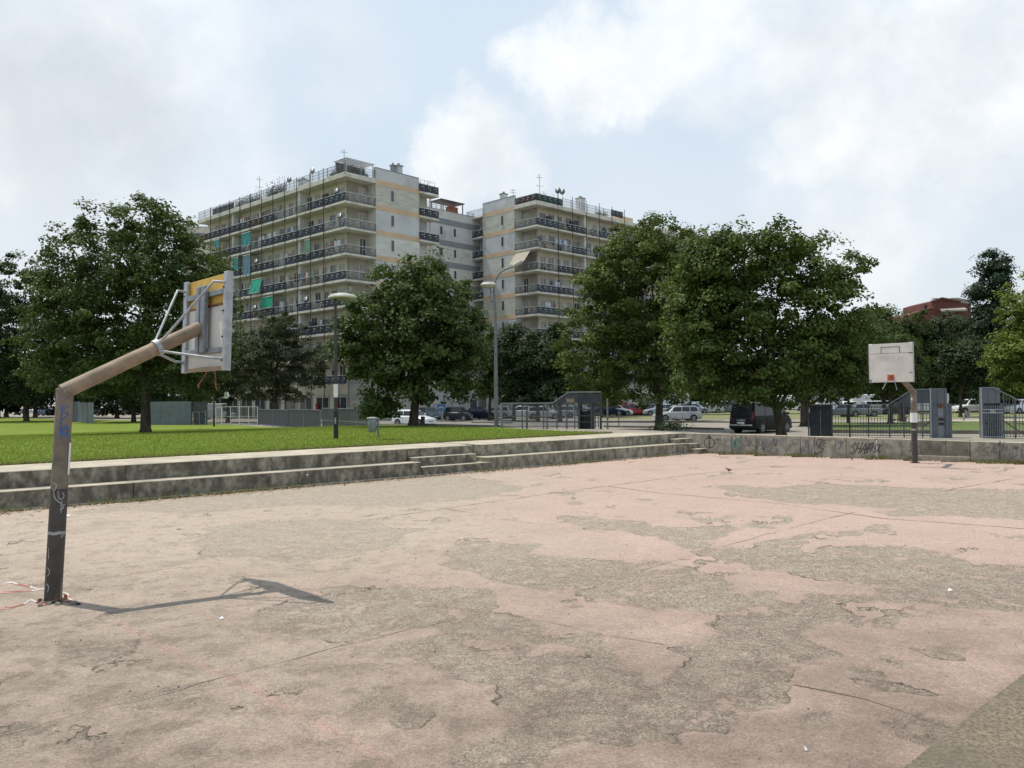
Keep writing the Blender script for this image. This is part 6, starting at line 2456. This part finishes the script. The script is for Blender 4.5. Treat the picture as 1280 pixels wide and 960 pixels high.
def clutter(b, axis, u, k, zr, kind, label, d=.95, m=None):
    zf = zr - FL * (k + 1) + .24
    if kind == 'ac':
        w, rz = world_of(b, axis, u, 1.28, zf + 1.75)
        root = empty('air_conditioner', w, rz, label, 'air conditioner', 'air conditioners on the balconies')
        MB().box(-.4, .4, -.15, .15, 0, .6).obj('case', M['ac'], root, bevel=.03)
        s = -1 if axis == 'x' else 1
        MB().tube([(-.08, s * .152, .3), (-.08, s * .17, .3)], .22, 14).obj('fan_grille', M['galv_dark'], root)
    elif kind == 'cupboard':
        w, rz = world_of(b, axis, u, d, zf)
        root = empty('balcony_cupboard', w, rz, label, 'cupboard', 'cupboards on the balconies')
        MB().box(-.4, .4, -.22, .22, 0, 1.75).obj('case', M[m or 'ac'], root, bevel=.02)
        s = -1 if axis == 'x' else 1
        for x0 in (-.39, .01): MB().box(x0, x0 + .38, s * .222, s * .24, .05, 1.7).obj('door', M[m or 'ac'], root, bevel=.01)
    elif kind == 'plant':
        w, rz = world_of(b, axis, u, d - .4, zf)
        root = empty('potted_plant', w, rz, label, 'potted plant', 'potted plants on the balconies')
        MB().loft([[(r_ * math.cos(a), r_ * math.sin(a), z) for a in np.linspace(0, 2 * math.pi, 11)[:-1]] for z, r_ in ((0, .16), (.3, .22), (.34, .24))]).obj('pot', M['terracotta'], root)
        n = 220
        C = rng.normal(size=(n, 3)) * np.array([.26, .26, .26]) + np.array([0, 0, .85])
        Nn = rng.normal(size=(n, 3)); Nn /= np.linalg.norm(Nn, axis=1)[:, None]
        V, T = leaf_arrays(C, Nn, np.full(n, .13), .5, rng.random(n))
        link('leaves', quads_mesh('plant_leaves', V, T, LEAF['mid']), root)
    elif kind == 'laundry':
        w, rz = world_of(b, axis, u, .35, zf + 1.7)
        root = empty('drying_laundry', w, rz, label, 'laundry', 'washing hung on the balconies')
        MB().tube([(-1.1, 0, 0), (1.1, 0, 0)], .012, 5).obj('line', M['pipe'], root)
        x = -1.0
        cs = ['cloth_w', 'awn_blue', 'cloth_w', 'terracotta', 'rail_screen']
        while x < .9:
            w_ = rb.uniform(.2, .5)
            h = rb.uniform(.5, 1.1)
            MB().box(x, x + w_, -.012, .012, -h, 0).obj('garment', M[rb.choice(cs)], root)
            x += w_ + rb.uniform(.03, .2)
    elif kind == 'dish':
        w, rz = world_of(b, axis, u, .05, zf + 1.3)
        dish(w, .38, label)


def dish(w, r, label, face=-0.35, m='galv_dark', mast=0.0):
    root = empty('satellite_dish', w, face, label, 'satellite dish', 'satellite dishes on the blocks')
    rings = []
    for f, dpt in ((.02, .16), (.5, .12), (.85, .04), (1.0, 0)):
        rings.append([(r * f * math.cos(a), -dpt * -r, r * 1.08 * f * math.sin(a)) for a in np.linspace(0, 2 * math.pi, 19)[:-1]])
    back = [[(p[0], p[1] + .02, p[2]) for p in rg] for rg in rings]
    MB().loft(rings).obj('reflector', M[m], root, smooth=True)
    MB().tube([(0, .15 * r, -r * .2), (0, -r * .7, -r * .35)], .02, 5).obj('feed_arm', M['galv_dark'], root)
    MB().box(-.05, .05, -r * .78, -r * .64, -r * .42, -r * .28).obj('receiver', M['ac'], root)
    MB().tube([(0, .17 * r + .05, 0), (0, .17 * r + .05, -r - .3 - mast)], .03, 6).obj('mast', M['galv_dark'], root)


def antenna(w, h, label):
    root = empty('tv_antenna', w, .5, label, 'antenna', 'television antennas on the roofs')
    MB().tube([(0, 0, 0), (0, 0, h)], .035, 5).obj('mast', M['galv_dark'], root)
    for i, z in enumerate((h * .62, h * .92)):
        ln = .9 - .2 * i
        mb = MB().tube([(-ln * .6, 0, z), (ln * .6, 0, z)], .018, 4)
        for k in range(6):
            x = -ln * .55 + ln * 1.1 * k / 5
            mb.tube([(x, -.3 + .03 * k, z), (x, .3 - .03 * k, z)], .012, 4)
        mb.obj('aerial', M['galv_dark'], root)
    MB().tube([(-.3, 0, h - .1), (.1, 0, h + .12)], .03, 5).obj('aerial', M['ac'], root)


def chimney(w, rz, wd, h, label, m='plaster_grey'):
    root = empty('chimney', w, rz, label, 'chimney', 'chimneys on the roofs')
    MB().box(-wd / 2, wd / 2, -wd / 2, wd / 2, -.1, h).obj('stack', M[m], root, bevel=.02)
    MB().box(-wd / 2 - .08, wd / 2 + .08, -wd / 2 - .08, wd / 2 + .08, h, h + .12).obj('cap', M['band_grey'], root)
    MB().tube([(0, 0, h + .12), (0, 0, h + .4)], wd * .22, 8).obj('flue', M['galv_dark'], root)


def roof_rail(b, axis, u0, u1, d, z, h=1.1, sp=1.7, name='roof_railing'):
    P, rz = b.face(axis)
    mb = MB()
    n = max(1, int((u1 - u0) / sp))
    for i in range(n + 1):
        q = P(u0 + (u1 - u0) * i / n, d, 0)
        mb.box(q[0] - .03, q[0] + .03, q[1] - .03, q[1] + .03, z, z + h)
    for zz in (h, h * .66, h * .33):
        mb.bar(P(u0, d, z + zz), P(u1, d, z + zz), .035, .035)
    m2 = int((u1 - u0) / .12)
    for i in range(m2):
        q = P(u0 + (u1 - u0) * (i + .5) / m2, d, 0)
        mb.box(q[0] - .008, q[0] + .008, q[1] - .008, q[1] + .008, z, z + h)
    mb.obj(name, M['galv_dark'], b.root)


def roof_plants(b, axis, u0, u1, d, z, n, label, hgt=.8):
    w, rz = world_of(b, axis, (u0 + u1) / 2, d, z)
    root = empty('roof_planter', w, rz, label, 'planter', 'planters on the roof terraces')
    L = u1 - u0
    s = -1 if axis == 'x' else 1
    MB().box(-L / 2, L / 2, -.18, .18, 0, .35).obj('trough', M['terracotta'], root)
    C = np.stack([rng.random(n) * L - L / 2, rng.normal(size=n) * .18, .35 + np.abs(rng.normal(size=n)) * hgt * .5], 1)
    C[:, 2] *= .75 + .5 * np.sin(C[:, 0] * 2.3) ** 2
    Nn = rng.normal(size=(n, 3)); Nn /= np.linalg.norm(Nn, axis=1)[:, None]
    V, T = leaf_arrays(C, Nn, .12 + .08 * rng.random(n), .55, rng.random(n))
    link('leaves', quads_mesh('plant_leaves', V, T, LEAF['dark']), root)


# ------------------------------------------------ left block
Z1 = FL * F / 32.98
cA = at(431.3, 220.1, Z1)
zrA = cA.z + 0.0
BA_ = Block(Vector((cA.x, cA.y, 0)), U2, 'large cream apartment block on the left with long balconies and dark scaffold poles')
LA = face_u(BA_, 'y', 247.5)
print('left block', cA, 'LA', LA, 'U1', U1, 'U2', U2)
postsA = [face_u(BA_, 'y', p) for p in (404.8, 388, 371.4, 356.3, 341.5, 327.3, 313.3, 300.2, 287.3, 275.3, 263.5)]
colsA = [face_u(BA_, 'y', p, .9) for p in (378.8, 295.6)]
NL = 8
balcony_face(BA_, 'y', 0, LA, NL, zrA, postsA, seed=3, cols=colsA)
xA0 = face_u(BA_, 'x', 470.3)
xA1 = face_u(BA_, 'x', 524.5)
xA2 = face_u(BA_, 'x', 533.5, 1.5)
balcony_face(BA_, 'x', 0, xA0, NL, zrA, [], seed=5, doors=False, screens=False)
for k in range(NL):
    zf = zrA - FL * (k + 1) + .24
    BA_.window('x', 3.0, 1.49, zf, 1.0, 2.3, [('shut', 'curtain'), ('shut', 'shutter'), ('open', 'shutter'), ('shut', 'shutter'), ('half', 'shutter'), ('open', 'shutter')][k % 6])
topA = zrA + 1.85
blind_face(BA_, 'x', xA0, xA1, 0, zrA, NL, topA, ['plaster_grey', 'plaster_green', 'plaster_grey', 'plaster_pale'], win_u=face_u(BA_, 'x', 491))
blind_face(BA_, 'x', xA1, xA2, 1.4, zrA, NL, topA - .6, ['plaster_pale', 'plaster_green', 'plaster_grey', 'plaster_pale'], band='plaster_cream')
BA_.box('x', xA0, xA0 + .3, .35, 1.75, -1, zrA, 'side_wall', 'plaster_pale')
BA_.box('x', xA1 - .3, xA1, .35, 1.75, -1, zrA, 'side_wall', 'plaster_pale')
small_balconies(BA_, 'x', xA1 - .05, face_u(BA_, 'x', 549.5, -.2), -.2, 1.35, zrA, NL, 4)
BA_.box('x', face_u(BA_, 'x', 538.5, .6) - .06, face_u(BA_, 'x', 538.5, .6) + .06, .6, .72, 0, zrA, 'corner_post', 'win_frame')
BA_.box('y', 1.5, LA - .1, 1.8, 12.5, -1, zrA + .2, 'core', 'plaster_cream')
BA_.box('y', .3, LA, 1.6, 13, zrA + .24, zrA + .3, 'roof_deck', 'slab')
BA_.box('y', -.0, LA, .0, .12, zrA + .24, zrA + .55, 'roof_kerb', 'slab', .01)
BA_.box('x', .0, xA0, .0, .12, zrA + .24, zrA + .55, 'roof_kerb', 'slab', .01)
roof_rail(BA_, 'y', .1, LA, .15, zrA + .5, 1.15)
roof_rail(BA_, 'x', .1, xA0, .15, zrA + .5, 1.0)
BA_.rail('y', face_u(BA_, 'y', 291), face_u(BA_, 'y', 264), .2, zrA + .45, 'rail_screen')
for i, p in enumerate(postsA):
    P, rz = BA_.face('y')
    q = P(p, -.02, 0)
    MB().tube([(q[0], q[1], 0), (q[0], q[1], zrA + 1.75)], .045, 8).obj('scaffold_pole', M['pipe'], BA_.root)
# ground floor shops
for i in range(9):
    u = 1.9 + i * 3.6
    BA_.box('y', u, u + 2.7, 1.44, 1.5, .1, 2.6, 'shop_window', 'win_glass')
    for uu in (u, u + 1.3, u + 2.6): BA_.box('y', uu, uu + .08, 1.40, 1.44, .1, 2.65, 'shop_frame', 'win_frame')
    BA_.box('y', u - .05, u + 2.75, 1.36, 1.44, 2.6, 2.95, 'shop_fascia', 'curtain' if i % 2 else 'shutter')
for i in range(2):
    BA_.box('y', 3.2 + i * 4.2, 3.9 + i * 4.2, 1.30, 1.36, .3, 1.9, 'red_poster', 'tail')


def uA(px): return face_u(BA_, 'y', px)


def zA(px, py, d=0.0):
    w, _ = world_of(BA_, 'y', face_u(BA_, 'y', px, d), d, 10)
    return at(px, py, w.y).z


awning(BA_, 'y', uA(314), uA(302.5), zA(308, 307), zA(308, 291), 'awn_teal', 'teal awning under the third slab of the left block')
awning(BA_, 'y', uA(313), uA(304), zA(308, 345), zA(308, 319), 'awn_blue', 'long faded blue awning on the left block')
awning(BA_, 'y', uA(328), uA(315), zA(320, 367), zA(320, 349), 'awn_green', 'dark green slanting awning on the left block above the bright one', .5)
awning(BA_, 'y', uA(341), uA(327), zA(334, 385), zA(334, 371), 'awn_green', 'bright green awning on the left block', .15)
awning(BA_, 'y', uA(388), uA(381), zA(384, 317), zA(384, 300), 'awn_sage', 'pale sage blind hanging on the left block near its corner')
awning(BA_, 'y', uA(298), uA(291), zA(295, 338), zA(295, 322), 'awn_teal', 'short teal awning at the left end of the left block')
awning(BA_, 'y', uA(275), uA(268), zA(271, 309), zA(271, 300), 'awn_teal', 'small teal awning half hidden by the large maple')
for i, (px, k, kd, m) in enumerate(((421, 0, 'dish', None), (337.5, 0, 'ac', None), (363, 2, 'ac', None), (424, 4, 'ac', None), (322, 1, 'cupboard', 'rail_light'), (319, 1, 'cupboard', 'cloth_w'), (351, 2, 'cupboard', 'cloth_w'), (399, 0, 'cupboard', 'screen_brown'),
                                     (325, 0, 'laundry', None), (337, 1, 'laundry', None), (425, 1, 'dish', None), (320, 2, 'dish', None), (382, 4, 'dish', None), (318, 4, 'dish', None), (345, 4, 'cupboard', 'cloth_w'), (352, 3, 'cupboard', 'ac'), (410, 4, 'cupboard', 'cloth_w'),
                                     (416, 2, 'laundry', None), (390, 1, 'plant', None), (397, 5, 'plant', None), (409, 2, 'plant', None), (372, 1, 'plant', None), (360, 1, 'laundry', None), (412, 0, 'plant', None), (300, 0, 'laundry', None),
                                     (392, 3, 'plant', None), (376, 3, 'laundry', None), (398, 4, 'plant', None), (402, 5, 'laundry', None), (419, 5, 'cupboard', 'cloth_w'), (381, 5, 'cupboard', 'screen_blue'), (404, 2, 'ac', None), (350, 1, 'plant', None), (286, 0, 'plant', None), (366, 0, 'ac', None))):
    nm = {'ac': 'pale air conditioner', 'cupboard': 'storage cupboard', 'laundry': 'washing', 'plant': 'potted plant', 'dish': 'grey satellite dish'}[kd]
    bay = sum(1 for q in postsA if q < uA(px))
    clutter(BA_, 'y', uA(px), k, zrA, kd, '%s, %s balcony row, left block, %s bay from corner%s' % (nm, ORD[k], ORD[bay] if bay else 'first', {'cloth_w': ', white', 'ac': ', cream', 'screen_brown': ', brown', 'rail_light': ', grey', 'screen_blue': ', dark'}.get(m, '')), m=m)
# roof things
wz = zrA + .5


def roofpt(blk, axis, px, d, z):
    u = face_u(blk, axis, px, d)
    return world_of(blk, axis, u, d, z)


w, a = roofpt(BA_, 'y', 431, 1.0, wz); antenna(w, at(431, 188, w.y).z - w.z, 'television antenna at the corner of the left block roof')
w, a = roofpt(BA_, 'y', 325, .8, wz); antenna(w, at(325, 222, w.y).z - w.z, 'television antenna midway along the left block roof')
w, a = roofpt(BA_, 'y', 391, .6, wz); dish(Vector((w.x, w.y, at(391, 213.5, w.y).z)), .36, 'pale satellite dish on the roof rail of the left block, nearer the corner', m='galv', mast=.6)
w, a = roofpt(BA_, 'y', 362, .6, wz); dish(Vector((w.x, w.y, at(362, 224.5, w.y).z)), .36, 'dark satellite dish on the roof rail of the left block', m='galv_dark', mast=.6)
w, a = roofpt(BA_, 'y', 380, 2.0, wz); chimney(w, a, 1.0, 1.5, 'broad grey chimney between the two dishes on the left block')
w, a = roofpt(BA_, 'x', 492, .8, topA); chimney(w, a, .5, 1.0, 'dark flue stack over the blind wall of the left block', 'band_grey')
w, a = roofpt(BA_, 'x', 499, .8, topA); chimney(w, a, .7, 1.1, 'pale chimney over the blind wall of the left block')
roof_plants(BA_, 'y', uA(352), uA(330), .5, wz - .2, 1500, 'leafy trough on the middle of the left block roof edge', 1.3)
roof_plants(BA_, 'y', uA(322), uA(292), .5, wz - .2, 1400, 'dark planted trough toward the left end of the left block roof', .9)
roof_plants(BA_, 'y', uA(424), uA(408), .6, wz - .2, 700, 'planted trough close to the corner of the left block roof', .6)
roof_plants(BA_, 'x', face_u(BA_, 'x', 440), face_u(BA_, 'x', 464), .6, wz - .2, 900, 'planted trough under the pergola on the left block roof', .7)
pg = empty('pergola', world_of(BA_, 'x', 0.2, .3, wz)[0], BA_.root.rotation_euler.z, 'striped pergola roof on the corner terrace of the left block', 'pergola')
for x in (.3, 2.4, xA0 - .3):
    for y in (.1, 2.2): MB().box(x - .05, x + .05, y - .05, y + .05, 0, 1.75).obj('post', M['win_frame'], pg)
for i in range(int(xA0 / .3)):
    MB().box(.2 + i * .3, .34 + i * .3, -.1, 2.5, 1.75 + .0, 1.80).obj('slat', M['win_frame'] if i % 2 else M['galv_dark'], pg)
MB().box(.2, xA0 - .2, 1.9, 2.0, 0, 1.6).obj('back_screen', M['screen_brown'], pg)
cg = empty('balcony_cage', world_of(BA_, 'x', xA1 + .2, -.1, zrA + .22)[0], BA_.root.rotation_euler.z, 'wire cage with a bare shrub on the top end balcony of the left block', 'cage')
mb = MB()
for x in (0, 1.1, 2.3):
    for y in (0, 1.3): mb.tube([(x, y, 0), (x, y, 1.5)], .025, 5)
for y in (0, 1.3): mb.tube([(0, y, 1.5), (2.3, y, 1.5)], .025, 5)
for i in range(7): mb.tube([(.2 + .1 * i, .6, .0), (1.1 + .5 * math.cos(i), .6 + .4 * math.sin(i), 1.2), (1.1 + 1.1 * math.cos(i * 1.1), .6 + .6 * math.sin(i * 1.1), 1.9 - .1 * i)], .02, 4)
mb.obj('frame', M['galv_dark'], cg)

# ------------------------------------------------ right block
Z2 = FL * F / 28.0
cB = at(670.6, 255, Z2)
zrB = cB.z
U2R = Vector((1039, 1020, 0)).normalized()
BB = Block(Vector((cB.x, cB.y, 0)), U2R, 'cream apartment block in the centre with orange bands and a long balconied side')
BB.root.rotation_euler.z = math.atan2(U2R.y, U2R.x)
LB = face_u(BB, 'x', 872)
print('right block', cB, 'LB', LB)
postsB = [face_u(BB, 'x', p) for p in (698.2, 716.3, 733.5, 750, 766, 781.5, 797, 812, 827, 842, 857)]
colsB = [face_u(BB, 'x', p, .9) for p in (728.5, 800)]
balcony_face(BB, 'x', 0, LB, NL, zrB, postsB, seed=8, cols=colsB)
yB0 = face_u(BB, 'y', 643.5)
yB1 = face_u(BB, 'y', 604)
yB2 = face_u(BB, 'y', 597.5, 1.5)
balcony_face(BB, 'y', 0, yB0, NL, zrB, [], seed=15, doors=False, screens=False)
for k in range(NL):
    zf = zrB - FL * (k + 1) + .24
    BB.window('y', 3.0, 1.49, zf, 1.0, 2.3, [('shut', 'curtain'), ('shut', 'curtain'), ('shut', 'shutter'), ('open', 'shutter'), ('half', 'shutter'), ('shut', 'curtain')][k % 6])
topB = zrB + 1.9
blind_face(BB, 'y', yB0, yB1, 0, zrB, NL, topB, ['plaster_grey', 'plaster_green', 'plaster_grey', 'plaster_pale'], win_u=face_u(BB, 'y', 628.5))
blind_face(BB, 'y', yB1, yB2, 1.4, zrB, NL, zrB + .6, ['plaster_pale', 'plaster_green', 'plaster_grey', 'plaster_pale'], band='plaster_cream')
BB.box('y', yB0, yB0 + .3, .35, 1.75, -1, zrB, 'side_wall', 'plaster_pale')
BB.box('y', yB1 - .3, yB1, .35, 1.75, -1, zrB, 'side_wall', 'plaster_pale')
small_balconies(BB, 'y', yB1 + .02, face_u(BB, 'y', 583.5, -.2), -.2, 1.35, zrB, NL, 6)
BB.box('x', 1.5, LB - .1, 1.8, 12, -1, zrB + .2, 'core', 'plaster_cream')
BB.box('x', .3, LB, 1.6, 12, zrB + .24, zrB + .3, 'roof_deck', 'slab')
BB.box('x', 0, LB, 0, .12, zrB + .24, zrB + .55, 'roof_kerb', 'slab', .01)
BB.box('y', 0, yB0, 0, .12, zrB + .24, zrB + .55, 'roof_kerb', 'slab', .01)
BB.rail('y', .1, yB0 - .1, .1, zrB + .5, 'screen_brown')
BB.rail('x', .1, face_u(BB, 'x', 705), .1, zrB + .5, 'screen_green')
roof_rail(BB, 'x', face_u(BB, 'x', 705), face_u(BB, 'x', 766), .15, zrB + .5, 1.2)
BB.rail('x', face_u(BB, 'x', 766), face_u(BB, 'x', 781), .15, zrB + .8, 'rail_screen')
BB.rail('x', face_u(BB, 'x', 852), face_u(BB, 'x', 870), .15, zrB + .5, 'rail_screen')
BB.box('x', face_u(BB, 'x', 782), face_u(BB, 'x', 800), 1.2, 6, zrB + .24, zrB + 1.6, 'stair_head', 'band_orange')
BB.box('x', face_u(BB, 'x', 840), face_u(BB, 'x', 851), .6, 4, zrB + .24, zrB + 1.5, 'stair_head', 'plaster_pale')
for i, p in enumerate(postsB[:6]):
    MB().tube([(p, -.02, 0), (p, -.02, zrB + 2.2)], .045, 8).obj('scaffold_pole', M['pipe'], BB.root)
uB = lambda px: face_u(BB, 'x', px)
awning(BB, 'y', face_u(BB, 'y', 663), face_u(BB, 'y', 645), zrB - FL * 3 + 1.1, zrB - FL * 2 - .15, 'awn_cream', 'cream awning let down on the short face of the centre block', 1.4)
for i, (px, k, kd, m) in enumerate(((693, 0, 'cupboard', 'rail_screen'), (712, 1, 'cupboard', 'cloth_w'), (690, 2, 'plant', None), (696, 3, 'laundry', None), (704, 1, 'laundry', None), (722, 0, 'cupboard', 'rail_screen'), (736, 0, 'cupboard', 'screen_blue'), (757, 0, 'dish', None), (685, 1, 'plant', None),
                                     (690, 4, 'laundry', None), (700, 5, 'plant', None), (711, 3, 'ac', None), (708, 0, 'plant', None), (745, 0, 'plant', None), (676, 1, 'dish', None), (724, 1, 'plant', None))):
    nm = {'ac': 'pale air conditioner', 'cupboard': 'storage cupboard', 'laundry': 'washing', 'plant': 'potted plant', 'dish': 'dark satellite dish'}[kd]
    bay = sum(1 for q in postsB if q < uB(px))
    clutter(BB, 'x', uB(px), k, zrB, kd, '%s, %s balcony row, centre block, %s bay from corner%s' % (nm, ORD[k], ORD[bay] if bay else 'first', {'cloth_w': ', white', 'rail_screen': ', dark', 'screen_blue': ', blue-grey'}.get(m, '')), m=m)
wzB = zrB + .5
w, a = roofpt(BB, 'x', 675.5, 1, wzB); antenna(w, at(675.5, 219, w.y).z - w.z, 'tall television antenna at the corner of the centre block roof')
w, a = roofpt(BB, 'y', 642.5, .6, topB); antenna(w, at(642.5, 237, w.y).z - w.z, 'thin mast on the blind wall of the centre block')
w, a = roofpt(BB, 'x', 698.5, .6, wzB); dish(Vector((w.x, w.y, at(698.5, 238, w.y).z)), .42, 'satellite dish on the centre block roof, left of the pair', m='galv_dark', mast=1)
w, a = roofpt(BB, 'x', 704, .6, wzB); dish(Vector((w.x, w.y, at(704, 239.5, w.y).z)), .40, 'satellite dish on the centre block roof, right of the pair', m='galv_dark', mast=1)
w, a = roofpt(BB, 'y', 630.5, 1.0, topB); chimney(w, a, .8, .9, 'chimney over the blind wall of the centre block')
w, a = roofpt(BB, 'x', 726.5, 2.0, wzB); chimney(w, a, 1.0, 2.4, 'tall grey chimney on the centre block roof')
roof_plants(BB, 'x', uB(679), uB(702), .6, wzB - .1, 1100, 'planted trough at the corner of the centre block roof', .8)
roof_plants(BB, 'x', uB(750), uB(764), .6, wzB - .2, 500, 'planted trough near the dark netting on the centre block roof', .6)

# ------------------------------------------------ connecting block, set back between the two
cM = at(534, 262, 112)
BM_ = Block(Vector((cM.x, cM.y, 0)), U2, 'set back block with grey bands between the left and centre blocks')
zrM = at(570, 278, world_of(BM_, 'x', face_u(BM_, 'x', 570), 0, 0)[0].y).z
LM = face_u(BM_, 'x', 606)
wins = [face_u(BM_, 'x', 569), face_u(BM_, 'x', 552)]
blind_face(BM_, 'x', 0, LM + 4, 0, zrM - .5, NL, zrM + 1.3, ['plaster_pale', 'plaster_grey', 'plaster_pale', 'plaster_pale'], band='band_grey', win_u=wins, band_h=.8)
BM_.box('x', 0, LM + 4, .4, 12, -1, zrM, 'core', 'plaster_grey')
roof_rail(BM_, 'x', face_u(BM_, 'x', 535), face_u(BM_, 'x', 560), .3, zrM + 1.3, 1.0)
pg = empty('pergola', world_of(BM_, 'x', face_u(BM_, 'x', 556), .6, zrM + 1.3)[0], BM_.root.rotation_euler.z, 'reddish pergola on the roof of the set back block', 'pergola')
for x in (0, 2.2, 4.2):
    MB().box(x - .06, x + .06, 0, .12, 0, 1.7).obj('post', M['terracotta'], pg)
    MB().box(x - .06, x + .06, 2, 2.12, 0, 1.9).obj('post', M['terracotta'], pg)
MB().box(-.2, 4.4, -.2, 2.3, 1.7, 1.82).obj('roof', M['pipe'], pg)
MB().box(2.0, 3.6, .4, 1.2, 0, 1.2).obj('screen', M['terracotta'], pg)

# ------------------------------------------------ other buildings


def house(px0, px1, Y, ytop, m, label, name='house', roof=None, wins=3, rows=2, depth=10, hip=0, cat='house'):
    a, b = gnd(px0, Y), gnd(px1, Y)
    w = b.x - a.x
    h = at((px0 + px1) / 2, ytop, Y).z - a.z
    root = empty(name, a, 0, label, cat)
    MB().box(0, w, 0, depth, -.5, h).obj('wall', M[m], root)
    if roof:
        e = .5
        zt = h + hip
        MB().loft([[(-e, -e, h), (w + e, -e, h), (w + e, depth + e, h), (-e, depth + e, h)], [(w * .3, depth * .35, zt), (w * .7, depth * .35, zt), (w * .7, depth * .65, zt), (w * .3, depth * .65, zt)]]).obj('roof', M[roof], root)
    for r in range(rows):
        for i in range(wins):
            x = w * (i + .5) / wins
            z = h * (r + .35) / rows
            f = MB().box(x - .55, x + .55, -.06, .0, z, z + 1.3).obj('window', M['win_frame'], root)
            MB().box(x - .46, x + .46, -.08, -.06, z + .08, z + 1.22).obj('pane', M['win_glass'], f)
    return root, w, h


M['brick_red'] = mat('red_plaster', (.15, .055, .045), .9, .08, .5)
M['roof_dark'] = mat('dark_roof', (.06, .055, .06), .8, .1, 1)
M['roof_tile'] = mat('tiled_roof', (.17, .09, .06), .85, .1, 1)
# red house on the right
Yr = 190
a = gnd(1136, Yr)
root = empty('red_house', a, 0, 'dark red building with a stepped gable and chimneys above the trees at right', 'house')
X = lambda px: at(px, 400, Yr).x - a.x
Zz = lambda px, py: at(px, py, Yr).z - a.z
MB().prism([(X(1140), 0, 0), (X(1214), 0, 0), (X(1214), 0, Zz(1214, 380)), (X(1197), 0, Zz(1197, 377)), (X(1176), 0, Zz(1176, 373.5)), (X(1165), 0, Zz(1165, 377)), (X(1165), 0, Zz(1165, 385)), (X(1140), 0, Zz(1140, 393))], (0, 14, 0)).obj('wall', M['brick_red'], root)
MB().bar((X(1138), -.3, Zz(1138, 393.2)), (X(1166), -.3, Zz(1166, 384.6)), .8, .35).obj('roof_edge', M['roof_tile'], root)
MB().bar((X(1164), -.3, Zz(1164, 377)), (X(1176.5), -.3, Zz(1176.5, 372.8)), .8, .35).obj('roof_edge', M['roof_tile'], root)
MB().bar((X(1176), -.3, Zz(1176, 372.8)), (X(1200), -.3, Zz(1200, 376.8)), .8, .35).obj('roof_edge', M['roof_tile'], root)
MB().prism([(X(1171), -2.5, Zz(1171, 391)), (X(1202), -2.5, Zz(1202, 390)), (X(1205), 0, Zz(1205, 386)), (X(1174), 0, Zz(1174, 388))], (0, 0, .4)).obj('porch_roof', M['awn_cream'], root)
for px, y0, y1, w_ in ((1178.5, 375, 370.5, 1.1), (1182, 375, 371, 1.0), (1188, 376, 371.5, 1.1)):
    MB().box(X(px) - w_ / 2, X(px) + w_ / 2, 3, 4, Zz(px, y0) - 1.5, Zz(px, y1)).obj('chimney', M['plaster_pale'], root)
MB().tube([(X(1160), 1, Zz(1160, 388)), (X(1160), 1, Zz(1160, 380.5))], .35, 8).obj('flue', M['black'], root)
root, w_, h_ = house(1196, 1216, 205, 376, 'plaster_grey', 'grey gabled house behind the dark red building', wins=2, rows=4, roof='roof_dark', hip=1.2)
root, w_, h_ = house(1020, 1046, 150, 487, 'plaster_pale', 'small white kiosk with a dark hipped roof behind the bar fence', 'kiosk', 'roof_dark', 1, 1, 4, 1.3, 'kiosk')
MB().box(w_ * .3, w_ * .6, -.1, .0, .1, 2.6).obj('door', M['screen_brown'], root)
MB().box(w_ * .35, w_ * .65, 1, 2, h_ + 1.3, h_ + 1.9).obj('roof_lantern', M['cloth_w'], root)
house(984, 1008, 160, 484, 'plaster_pale', 'low pale building behind the white delivery van', wins=3, rows=1)
house(226, 268, 150, 283, 'plaster_cream', 'beige building showing between the large maple and the left block', 'apartment_block', None, 6, 9, 12, 0, 'apartment block')
house(470, 600, 118, 470, 'plaster_grey', 'low grey building behind the dark city car', wins=8, rows=2, depth=5)
house(640, 668, 112, 492, 'plaster_cream', 'low cream building above the roofs behind the mesh portal', wins=3, rows=1, roof='roof_tile', hip=1)
for o in bpy.data.objects:
    if o.get('kind') == 'structure' or o.get('kind') == 'stuff':
        pass
print('objects', len(bpy.data.objects), 'tris', sum(len(o.data.polygons) for o in bpy.data.objects if o.type == 'MESH'))
